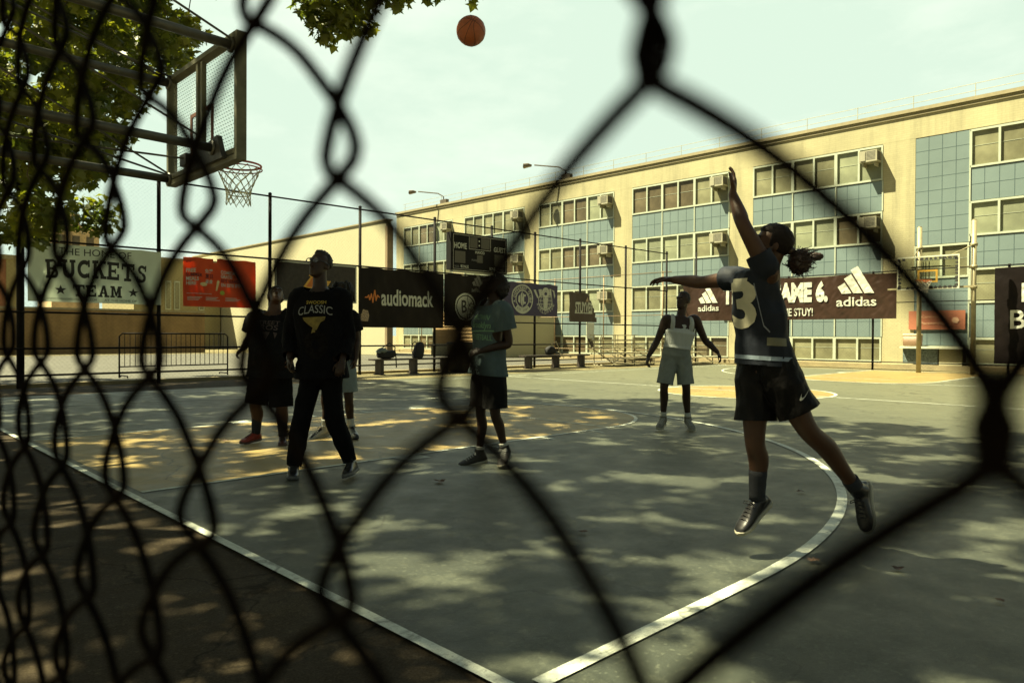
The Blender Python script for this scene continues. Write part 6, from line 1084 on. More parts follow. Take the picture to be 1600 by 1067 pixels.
CROWNS=[
 ((-3.4, -4.5),[(-4.34,-7.73,9.8,0.35),(-1.11,-5.94,8.54,0.56),(-0.3,-8.89,8.04,0.54),(-7.16,-4.03,8.43,0.35),(-5.06,-1.47,10.06,0.49),(1.64,-9.37,9.72,0.34),(-7.52,-3.72,10.12,0.38),(-2.66,-6.34,8.48,0.49),(1.05,-2.39,8.05,0.52),(-1.53,-3.72,8.25,0.55),(2.65,-8.33,11.74,0.43),(-4.87,1.1,11.25,0.49),(2.56,-0.2,8.78,0.36),(-7.96,-1.17,10.04,0.38),(-5.81,-7.18,8.23,0.37),(-5.55,-7.81,11.01,0.45),(0.2,-6.84,9.75,0.43),(-1.81,0.67,9.26,0.56),(-4.05,-7.46,11.7,0.36),(-6.57,-6.91,10.72,0.4),(3.87,-2.6,8.05,0.4),(-5.19,-0.79,10.23,0.42),(-5.67,-3.63,12.28,0.49),(3.23,-6.51,10.51,0.47),(-7.83,-3.88,11.45,0.34),(1.51,-2.69,11.97,0.35),(3.69,-2.23,10.38,0.42),(-3.95,1.0,12.28,0.42),(-4.42,-0.54,11.2,0.53),(-1.5,-8.44,9.61,0.45),(-7.08,-5.32,9.29,0.52),(-0.48,0.98,11.71,0.5),(-0.79,-7.99,8.16,0.39),(2.69,-7.76,12.22,0.5),(-4.7,-5.7,11.93,0.35),(-1.7,-1.06,11.94,0.49),(4.06,-5.59,9.63,0.46),(3.82,-2.01,8.02,0.38),(2.89,-3.83,8.69,0.36),(-2.57,-7.09,9.7,0.35),(-6.88,-0.79,12.16,0.54),(1.49,-1.19,10.91,0.53),(-2.65,-4.42,7.16,0.45),(3.92,-4.13,11.4,0.43),(1.17,-8.28,10.31,0.42),(-1.88,2.13,11.05,0.34),(-5.82,-5.82,11.21,0.45),(-5.91,-3.54,9.77,0.46),(0.25,-2.13,13.17,0.38),(4.59,-6.04,10.0,0.51),(0.47,-0.03,8.77,0.55),(-1.53,-1.21,7.54,0.52),(-3.58,-8.6,11.05,0.55),(-2.47,-5.06,7.45,0.53),(-1.38,-3.56,6.84,0.43),(-3.02,-3.5,7.94,0.48),(-4.77,-6.43,10.46,0.37),(-6.65,-0.71,8.51,0.34),(-6.31,-7.55,11.68,0.34),(1.04,1.25,9.93,0.39),(-6.84,-5.89,8.91,0.4),(-4.89,-5.25,11.4,0.52),(-0.34,0.45,10.9,0.41),(-1.96,-6.88,8.58,0.4),(-2.98,-0.64,7.58,0.56),(-1.45,0.24,12.29,0.36),(-8.12,-4.9,9.35,0.36),(-4.73,-7.42,10.45,0.36),(-5.99,-5.97,9.34,0.4),(-5.7,-0.63,12.53,0.44),(-6.12,-1.03,9.52,0.5),(-6.7,-3.25,10.49,0.54),(-0.58,-3.73,7.09,0.52),(3.27,-2.11,11.45,0.46),(-3.58,-7.6,9.29,0.48),(1.83,-1.73,11.2,0.42),(2.45,-8.24,11.09,0.52),(-1.94,-8.09,11.28,0.45),(-2.73,-7.81,12.74,0.39),(4.23,-7.2,9.04,0.53),(3.45,-2.8,9.0,0.44),(3.01,-4.75,9.48,0.55),(0.86,-7.82,9.58,0.34),(-5.82,-1.03,10.56,0.5),(-1.68,-0.29,7.95,0.56),(-5.6,0.29,9.3,0.46),(-0.82,2.24,11.56,0.5),(-3.5,-1.67,11.46,0.38),(-5.8,-3.06,8.04,0.35),(-3.62,-3.65,12.91,0.55),(1.8,-4.97,12.87,0.54),(-0.42,1.2,11.23,0.51),(-5.37,-5.66,11.9,0.52),(3.42,-7.52,11.46,0.36),(-6.36,-5.04,11.63,0.39),(0.04,-2.68,12.45,0.5),(-0.29,-2.06,12.22,0.52),(-5.18,-1.15,11.49,0.38),(-1.82,-3.31,7.47,0.49),(-3.49,-1.32,12.51,0.44),(-2.74,-7.53,10.65,0.42),(-5.54,-7.23,12.43,0.37),(-3.82,-6.11,7.48,0.34),(-5.0,-5.36,9.59,0.34),(0.93,-1.14,11.34,0.42),(-3.33,-0.71,10.63,0.41),(-8.08,-1.59,10.76,0.49),(-7.06,-2.78,11.75,0.4),(-2.35,-7.31,12.34,0.35),(1.6,-2.93,7.21,0.46),(0.17,-7.45,9.04,0.53),(4.62,-3.31,8.61,0.4),(-4.8,-6.02,10.04,0.47),(-7.12,-2.93,9.07,0.47),(0.95,-7.41,8.69,0.45),(-1.46,-4.43,13.42,0.44),(2.47,-4.22,10.44,0.46),(-6.35,-2.96,12.34,0.45),(-5.19,-2.95,9.08,0.41),(-4.44,-4.08,8.21,0.56),(3.86,-2.25,12.34,0.3),(-1.14,-2.23,12.86,0.37),(3.57,-3.83,10.08,0.36),(-1.55,-0.27,11.37,0.38),(-2.53,-0.21,7.82,0.32),(4.65,-4.29,10.88,0.3),(5.28,-1.02,7.81,0.27),(-0.3,-1.49,12.26,0.29),(3.97,-1.75,12.58,0.37),(-3.34,-2.43,6.86,0.37),(5.34,-0.08,7.66,0.33),(3.22,-1.36,7.94,0.34),(-7.96,-3.2,13.39,0.35),(-3.2,-5.17,6.99,0.25),(-1.74,-2.48,11.36,0.32),(1.9,-0.85,7.74,0.25),(5.67,-1.65,6.82,0.25),(-3.12,-1.24,7.29,0.38),(-2.79,-5.77,6.98,0.34),(-0.83,-1.23,10.08,0.27),(-1.82,-4.08,9.05,0.27),(-0.99,-0.77,12.98,0.39),(-6.52,-2.78,8.81,0.3),(-6.44,-0.27,8.61,0.24),(-2.81,-0.19,12.03,0.38),(3.55,-0.18,11.12,0.31),(4.16,-3.03,10.09,0.35),(0.67,-1.43,13.32,0.36),(3.91,-4.37,10.24,0.28),(3.65,-4.22,6.87,0.3),(-7.77,-1.24,11.44,0.24),(-4.55,-1.27,11.37,0.24),(0.81,-5.56,7.48,0.26),(2.69,-2.66,6.77,0.39),(3.05,-0.47,11.37,0.28),(-6.18,-3.97,7.46,0.38),(1.87,-4.36,9.32,0.35),(-4.72,-5.85,6.81,0.24),(1.16,-5.28,8.59,0.37),(-7.16,-0.69,10.4,0.25),(-2.99,-1.02,11.96,0.29),(-3.67,-3.53,12.17,0.25),(2.73,-3.33,12.17,0.28),(1.47,-0.72,10.34,0.25),(-1.67,-2.91,12.67,0.32),(-0.8,-2.12,8.5,0.29),(-0.76,-2.83,12.4,0.37),(3.43,-1.19,7.42,0.26),(5.93,-4.89,7.19,0.37),(-7.49,-0.57,10.23,0.31),(-5.82,-2.14,13.06,0.35),(4.64,-1.19,7.41,0.26),(0.17,-2.27,9.07,0.38),(-6.46,-1.97,11.14,0.36),(4.91,-2.17,10.22,0.29),(-1.46,-4.7,7.15,0.27),(-3.25,-2.98,11.11,0.35),(5.63,-3.58,7.43,0.37),(3.93,-4.26,8.18,0.36),(-7.04,-5.49,8.11,0.34),(-5.1,-2.88,12.75,0.25),(-6.99,-2.13,8.47,0.33),(-1.88,-1.02,9.19,0.26),(4.74,-1.32,6.64,0.26),(2.41,-5.34,7.98,0.34),(-1.72,-4.82,7.8,0.26),(4.82,-0.14,8.45,0.32),(-6.12,-2.64,7.29,0.3),(-6.37,-4.17,7.92,0.29),(2.21,-0.89,9.48,0.31),(1.03,-0.3,9.91,0.33),(-2.18,-4.25,10.96,0.26),(3.35,-1.14,12.13,0.25),(0.23,-2.01,12.43,0.36),(-1.56,-2.41,12.9,0.28),(-5.1,-5.21,8.75,0.38),(-2.78,-0.39,12.95,0.32),(-3.09,-1.81,9.21,0.33),(-5.18,-1.62,11.96,0.29),(-3.77,-1.15,8.43,0.27),(4.73,-2.69,7.18,0.25),(1.8,-0.26,10.01,0.39),(3.92,-1.46,7.7,0.26),(3.96,-1.64,9.6,0.25),(0.08,-3.37,9.3,0.35),(3.41,-0.16,13.48,0.39),(5.29,-2.21,8.28,0.38),(5.88,-1.44,7.29,0.37),(3.97,-0.9,8.07,0.26),(-4.16,-3.37,7.91,0.3),(-2.67,-3.46,8.18,0.26),(-1.77,-3.87,10.92,0.28),(0.65,-2.6,13.38,0.25),(-0.6,-4.77,6.99,0.25),(5.52,-2.9,6.69,0.31),(3.28,-3.12,10.81,0.29),(-3.1,-3.51,11.75,0.28),(2.06,-5.81,7.36,0.32),(-1.25,-3.81,10.14,0.4),(-0.92,-4.34,10.29,0.39),(-1.25,-2.18,11.12,0.28),(-4.13,-4.1,11.32,0.32),(-1.37,-1.98,7.43,0.3),(-5.32,-0.84,7.3,0.24),(1.68,-3.01,8.29,0.38),(-5.0,-1.37,6.99,0.32),(-1.12,-4.75,9.8,0.28),(-4.14,-1.23,6.85,0.37),(0.84,-5.36,8.4,0.3),(-8.01,-0.55,13.03,0.34),(2.73,-4.01,9.67,0.28),(-2.09,-0.32,11.73,0.26),(-0.51,-1.63,7.77,0.28),(-2.36,-1.75,8.9,0.27),(-0.21,-3.91,8.52,0.29),(-4.24,-3.1,7.61,0.31),(-7.44,-3.48,8.59,0.3),(-7.44,-0.77,11.61,0.3),(-6.92,-5.04,7.3,0.24),(-7.21,-0.69,9.02,0.25),(5.39,-1.69,9.01,0.3)]),
 ((-3.6, 4.2),[(-5.39,7.29,10.36,0.53),(3.39,5.59,10.32,0.5),(-5.53,5.81,10.41,0.41),(3.38,9.29,9.47,0.47),(-2.85,8.16,9.24,0.36),(4.93,2.89,9.09,0.51),(-4.4,3.36,12.49,0.45),(4.27,7.08,9.25,0.41),(-2.96,4.47,12.53,0.37),(-0.09,6.87,11.75,0.54),(3.15,6.09,9.07,0.42),(-1.87,7.73,9.92,0.35),(-1.99,3.0,6.75,0.35),(4.18,2.97,9.05,0.39),(-5.04,1.62,10.81,0.47),(0.26,2.51,8.12,0.56),(-4.18,5.58,10.9,0.37),(-3.42,5.08,7.96,0.47),(-2.98,9.89,10.93,0.41),(1.96,2.1,8.97,0.34),(2.09,4.77,7.4,0.45),(3.28,5.01,7.47,0.35),(0.44,9.61,11.46,0.52),(4.84,5.35,11.99,0.42),(-2.1,5.2,11.85,0.39),(-2.52,0.79,11.35,0.5),(1.88,2.3,10.72,0.42),(0.38,5.14,6.27,0.51),(-5.16,7.76,8.71,0.41),(0.5,1.48,9.08,0.4),(1.48,0.41,10.36,0.49),(0.01,9.12,8.01,0.34),(5.08,6.7,9.7,0.51),(-2.06,0.54,9.14,0.56),(-3.97,2.07,11.0,0.37),(5.72,3.31,9.38,0.44),(-4.52,8.37,10.71,0.56),(2.62,6.14,9.65,0.55),(1.57,7.15,8.4,0.47),(-3.26,7.24,11.82,0.54),(3.07,6.56,10.01,0.48),(0.98,5.8,11.75,0.35),(-1.51,8.6,10.75,0.39),(-2.33,5.89,13.25,0.55),(-4.5,6.88,10.09,0.35),(0.58,2.94,6.87,0.5),(-0.77,6.2,6.5,0.43),(2.78,5.31,8.14,0.51),(-2.26,1.2,12.8,0.48),(-3.18,3.75,7.32,0.54),(-1.75,3.97,11.85,0.48),(2.08,0.18,8.87,0.39),(-0.38,7.03,7.39,0.51),(2.83,3.41,7.23,0.38),(-1.55,8.81,12.6,0.51),(3.42,5.77,11.89,0.36),(0.32,-0.51,10.38,0.46),(3.58,6.31,9.38,0.42),(-2.91,2.05,11.62,0.54),(-1.0,-0.24,11.78,0.5),(-3.22,2.32,12.63,0.47),(1.16,1.8,12.37,0.41),(-5.65,6.5,9.27,0.56),(2.81,8.19,11.2,0.39),(-1.84,6.79,6.59,0.52),(1.25,5.41,13.23,0.56),(-2.05,0.15,10.44,0.53),(-4.23,5.34,12.87,0.34),(2.97,7.54,7.7,0.4),(-1.93,0.99,10.27,0.51),(4.05,7.74,8.96,0.53),(-4.59,5.9,12.02,0.46),(2.84,3.72,10.91,0.38),(-0.08,3.44,7.95,0.45),(0.71,1.01,9.03,0.4),(4.35,5.2,8.18,0.56),(0.53,-1.05,9.39,0.48),(-0.26,9.47,10.47,0.54),(-0.66,4.29,7.18,0.49),(-1.29,9.19,9.9,0.38),(0.56,9.14,8.24,0.46),(1.34,7.86,11.79,0.55),(3.22,4.92,12.1,0.49),(-3.34,3.93,11.87,0.47),(0.82,6.57,7.03,0.53),(-2.05,7.57,12.76,0.36),(-3.58,5.99,10.37,0.39),(-2.81,6.39,11.47,0.36),(2.21,0.28,9.35,0.35),(-2.46,9.77,10.44,0.48),(1.34,3.06,13.36,0.35),(-4.03,3.95,11.99,0.51),(3.59,4.05,9.41,0.48),(-1.65,6.87,11.8,0.42),(-4.2,3.59,10.48,0.43),(3.56,5.15,9.07,0.39),(-4.72,1.86,8.34,0.48),(-4.81,4.38,12.41,0.4),(-2.62,1.82,9.58,0.51),(3.34,7.87,12.26,0.37),(1.64,9.78,10.91,0.51),(0.11,0.83,9.66,0.56),(-2.05,4.99,13.02,0.42),(-4.85,3.85,12.49,0.46),(-2.8,8.33,10.3,0.44),(-1.13,4.58,12.08,0.45),(-3.67,3.69,8.58,0.54),(-4.39,8.1,11.62,0.55),(0.9,8.15,12.15,0.54),(-3.6,2.19,9.11,0.43),(1.69,10.44,9.75,0.42),(0.74,0.22,9.58,0.36),(3.12,3.18,8.39,0.47),(2.33,8.21,10.29,0.51),(-0.45,8.96,10.99,0.42),(-5.54,3.23,8.85,0.41),(-1.87,5.47,12.94,0.38),(-1.79,10.38,9.37,0.36),(0.92,6.84,12.91,0.52),(-3.25,2.75,6.97,0.44),(4.38,3.09,6.61,0.32),(4.57,2.9,6.5,0.3),(4.96,2.94,6.85,0.33),(4.34,3.12,6.29,0.22),(4.5,3.1,6.15,0.16),(4.76,2.86,6.36,0.2),(4.19,3.28,6.64,0.25),(5.37,2.4,6.99,0.3),(5.96,2.11,7.14,0.28),(6.5,1.73,7.16,0.22),(5.27,2.64,7.24,0.4),(4.86,3.19,7.39,0.5),(4.39,3.65,7.33,0.45),(5.8,2.27,7.45,0.4),(-8.6,7.04,13.01,0.39),(3.32,2.32,7.2,0.37),(-0.83,1.05,6.57,0.36),(-2.46,6.7,13.15,0.24),(-3.28,3.52,13.21,0.25),(0.51,7.67,11.24,0.39),(-5.2,5.15,10.49,0.32),(-8.01,1.84,13.02,0.25),(-5.29,3.52,6.73,0.33),(-3.24,6.06,12.6,0.3),(-2.68,4.59,9.21,0.33),(-0.21,6.26,7.53,0.4),(0.44,5.56,11.91,0.3),(-3.67,6.84,11.18,0.37),(-3.37,8.47,8.93,0.25),(4.13,0.49,6.66,0.28),(2.16,1.58,10.11,0.37),(-0.12,3.56,13.3,0.25),(-7.41,3.97,11.01,0.36),(1.44,1.47,9.4,0.29),(-6.19,1.84,13.47,0.37),(-7.37,6.97,11.93,0.39),(-2.16,3.87,9.4,0.28),(-5.59,3.54,10.48,0.39),(-6.31,1.98,8.27,0.34),(-4.3,7.15,7.74,0.34),(-4.36,3.61,7.41,0.3),(-6.4,8.63,7.0,0.31),(1.32,3.21,9.71,0.31),(-0.3,6.85,10.26,0.29),(-8.13,3.54,12.33,0.33),(1.12,3.68,12.19,0.25),(-7.88,4.09,12.2,0.24),(-2.1,4.04,10.24,0.26),(0.8,1.47,8.0,0.34),(-0.34,0.24,8.86,0.32),(-2.49,2.97,8.23,0.4),(0.76,1.48,7.1,0.34),(4.85,7.45,8.88,0.25),(-2.35,4.26,9.38,0.29),(0.82,5.33,10.45,0.37),(3.77,3.44,12.56,0.39),(-8.56,5.97,12.39,0.24),(-6.83,3.1,8.07,0.29),(-4.56,0.82,7.9,0.39),(-6.55,-0.01,7.37,0.35),(-0.65,2.72,8.12,0.32),(0.38,5.16,10.06,0.25),(5.99,5.26,7.52,0.34),(-7.18,1.04,7.94,0.27),(-6.59,4.99,11.97,0.32),(-6.61,8.74,10.02,0.27),(-2.28,0.75,8.19,0.34),(4.53,2.37,9.17,0.27),(-6.51,4.6,8.77,0.39),(-2.61,3.65,13.04,0.39),(-5.7,3.31,12.25,0.4),(-8.38,4.35,10.96,0.26),(-4.76,0.36,11.9,0.3),(-2.53,5.99,7.82,0.35),(1.77,6.85,12.57,0.26),(-7.01,4.2,11.53,0.26),(1.25,4.51,10.88,0.28),(-6.64,6.07,7.09,0.34),(-5.61,2.53,9.53,0.25),(-0.84,1.18,10.1,0.25),(-4.3,2.6,9.24,0.31),(0.96,4.44,12.09,0.37),(-6.6,5.7,9.0,0.4),(4.71,0.24,10.24,0.33),(-1.41,6.91,9.03,0.28),(-4.81,3.83,6.52,0.35),(2.15,3.28,6.64,0.32),(1.84,1.83,7.91,0.3),(-4.4,5.67,8.01,0.34),(-8.38,1.38,11.95,0.33),(1.23,6.23,7.92,0.27),(2.97,1.05,12.58,0.37),(-8.75,7.78,12.87,0.33),(-0.55,3.58,6.87,0.39),(-3.78,6.11,9.95,0.38),(-8.14,5.59,13.36,0.26),(-3.15,7.96,12.38,0.32),(-5.46,6.3,7.15,0.39),(-1.41,6.51,9.03,0.35),(-6.81,2.21,12.03,0.33),(-6.31,3.39,8.28,0.38),(-0.1,4.29,11.75,0.25),(-3.82,7.69,8.05,0.39),(1.65,3.64,8.87,0.25),(0.7,2.02,9.75,0.3),(-7.64,7.22,11.59,0.38),(5.73,0.7,7.16,0.33),(-7.37,2.77,11.93,0.29),(-4.48,2.57,8.7,0.26),(-3.26,4.3,7.16,0.3),(2.81,1.79,11.98,0.28),(-6.63,8.28,7.57,0.25),(-0.73,4.74,12.33,0.36),(-4.81,0.82,6.52,0.35),(5.07,1.06,9.83,0.3),(-7.81,0.13,9.53,0.27),(-4.63,4.45,6.57,0.3),(5.63,3.43,7.92,0.39),(-5.07,2.7,12.68,0.31),(1.13,3.09,6.68,0.25),(5.76,4.08,7.11,0.34),(1.22,3.66,8.45,0.38),(5.01,4.7,9.47,0.4),(0.09,4.8,8.78,0.39),(-7.8,1.01,12.5,0.26),(-6.38,2.19,12.44,0.33),(-5.81,2.07,8.01,0.39),(2.5,0.66,10.76,0.36),(-7.77,7.97,11.93,0.25),(-5.2,0.65,7.49,0.27),(-5.23,3.68,7.58,0.39),(2.93,0.99,9.67,0.38),(-3.8,0.63,7.0,0.39),(-7.74,2.71,11.34,0.26),(4.21,6.56,10.98,0.35),(-0.42,6.4,11.55,0.37),(-6.44,6.48,7.1,0.3),(-5.21,8.54,10.02,0.37),(-6.83,4.8,11.08,0.33),(-6.58,7.61,6.94,0.32),(-6.06,1.68,6.65,0.38),(0.16,5.16,9.61,0.25),(2.85,4.05,8.89,0.35),(-4.36,1.74,11.39,0.25),(-5.73,0.06,9.82,0.27),(2.33,4.89,12.66,0.27),(-0.69,1.75,7.73,0.33),(4.11,0.98,8.73,0.26),(-7.66,3.96,9.15,0.27),(-0.63,7.44,12.08,0.25),(-2.4,5.3,8.99,0.31),(-4.28,-0.05,8.2,0.3),(3.11,2.84,10.72,0.33),(-7.99,0.34,10.48,0.35),(-0.07,1.67,12.16,0.32),(-5.84,0.06,6.59,0.32),(4.19,2.14,10.03,0.28),(3.43,2.37,11.93,0.39),(-8.18,1.33,10.46,0.26),(-5.75,1.88,9.87,0.37),(-0.99,3.24,7.47,0.33),(2.81,0.02,6.97,0.38),(-6.39,6.51,9.48,0.27),(-6.98,0.91,9.96,0.32),(-0.6,1.7,8.99,0.39),(-4.53,8.16,6.82,0.39),(-0.35,6.56,12.38,0.28),(-0.84,2.61,11.1,0.36),(-2.4,6.9,9.0,0.39),(-5.96,7.27,9.39,0.31),(-6.85,5.48,7.11,0.24),(-1.46,7.48,12.64,0.3),(1.59,3.83,12.53,0.26),(-2.43,5.36,10.07,0.37),(2.0,2.03,13.0,0.38),(-8.57,5.58,12.42,0.26),(1.48,1.6,8.31,0.28),(-2.35,7.8,7.38,0.34),(1.16,2.51,8.1,0.4),(-1.9,6.24,10.24,0.26),(1.49,0.33,12.77,0.34),(-6.98,7.51,9.95,0.24),(-7.86,8.63,11.15,0.36),(-0.95,7.52,10.88,0.33),(2.02,3.91,9.95,0.27),(-6.82,4.25,7.04,0.26),(-8.36,3.54,11.4,0.36),(0.99,2.8,11.53,0.39),(-4.23,3.49,7.59,0.28),(-6.42,4.84,12.55,0.31),(-1.96,1.56,11.9,0.3),(3.44,1.81,7.4,0.36),(-8.16,2.72,10.89,0.27),(-3.88,7.94,7.71,0.27),(0.85,3.96,12.37,0.3),(1.6,6.0,12.0,0.31),(-2.66,0.7,7.15,0.29),(-3.33,5.16,6.84,0.35),(-6.58,7.48,8.95,0.31),(-6.86,6.02,10.65,0.36),(-7.17,4.45,8.42,0.33),(-4.43,5.32,8.58,0.39),(-0.01,4.48,8.02,0.34),(-4.61,7.54,10.02,0.28),(-8.39,-0.05,10.97,0.25),(-6.38,2.21,6.94,0.32),(1.07,2.98,7.34,0.29),(3.72,2.22,10.2,0.24),(-6.62,4.86,7.06,0.34),(-3.94,8.4,7.84,0.36),(-7.45,8.94,8.64,0.38),(-5.89,-0.16,10.24,0.29),(3.2,1.53,10.0,0.25),(1.74,1.48,6.66,0.27),(-5.17,4.05,8.43,0.36),(-7.27,2.28,12.19,0.28),(-7.64,1.56,9.61,0.24),(-6.83,8.55,9.58,0.37),(-4.33,2.07,10.31,0.33),(-6.72,4.13,12.31,0.33),(-5.14,-0.1,10.85,0.35),(5.36,7.35,9.11,0.39),(-5.09,8.53,7.23,0.27),(3.69,1.78,8.27,0.37),(-5.96,6.38,12.4,0.3),(3.52,1.8,9.7,0.25),(-7.33,4.67,10.32,0.25),(-0.18,7.32,10.44,0.27),(-3.84,2.47,7.09,0.25),(-6.89,3.88,11.73,0.25),(0.04,4.7,10.39,0.28),(-6.64,0.99,10.6,0.34),(-6.9,6.79,8.75,0.28),(-3.59,4.59,11.98,0.27),(-4.17,3.07,8.93,0.36),(-0.03,5.07,13.09,0.26),(-6.73,0.98,13.34,0.29),(-8.52,0.14,12.79,0.3),(1.83,3.99,12.43,0.29),(-6.88,1.62,10.2,0.25),(3.78,7.47,7.55,0.26),(2.37,1.65,6.58,0.4),(-5.0,0.15,10.5,0.25),(-6.76,7.19,12.9,0.35),(-4.89,3.58,8.72,0.25),(-5.73,5.47,10.32,0.25),(-7.93,7.51,11.33,0.3),(-6.11,8.07,10.78,0.25),(-6.65,8.32,8.12,0.29),(-7.37,0.16,11.44,0.36),(-1.19,6.59,11.99,0.28),(-8.29,8.25,10.72,0.31),(-4.78,4.31,9.94,0.26),(3.0,3.36,10.99,0.3),(-6.92,8.68,10.81,0.3),(-5.24,2.45,6.59,0.28),(-7.76,3.59,12.91,0.26),(-6.71,0.97,7.78,0.24)]),
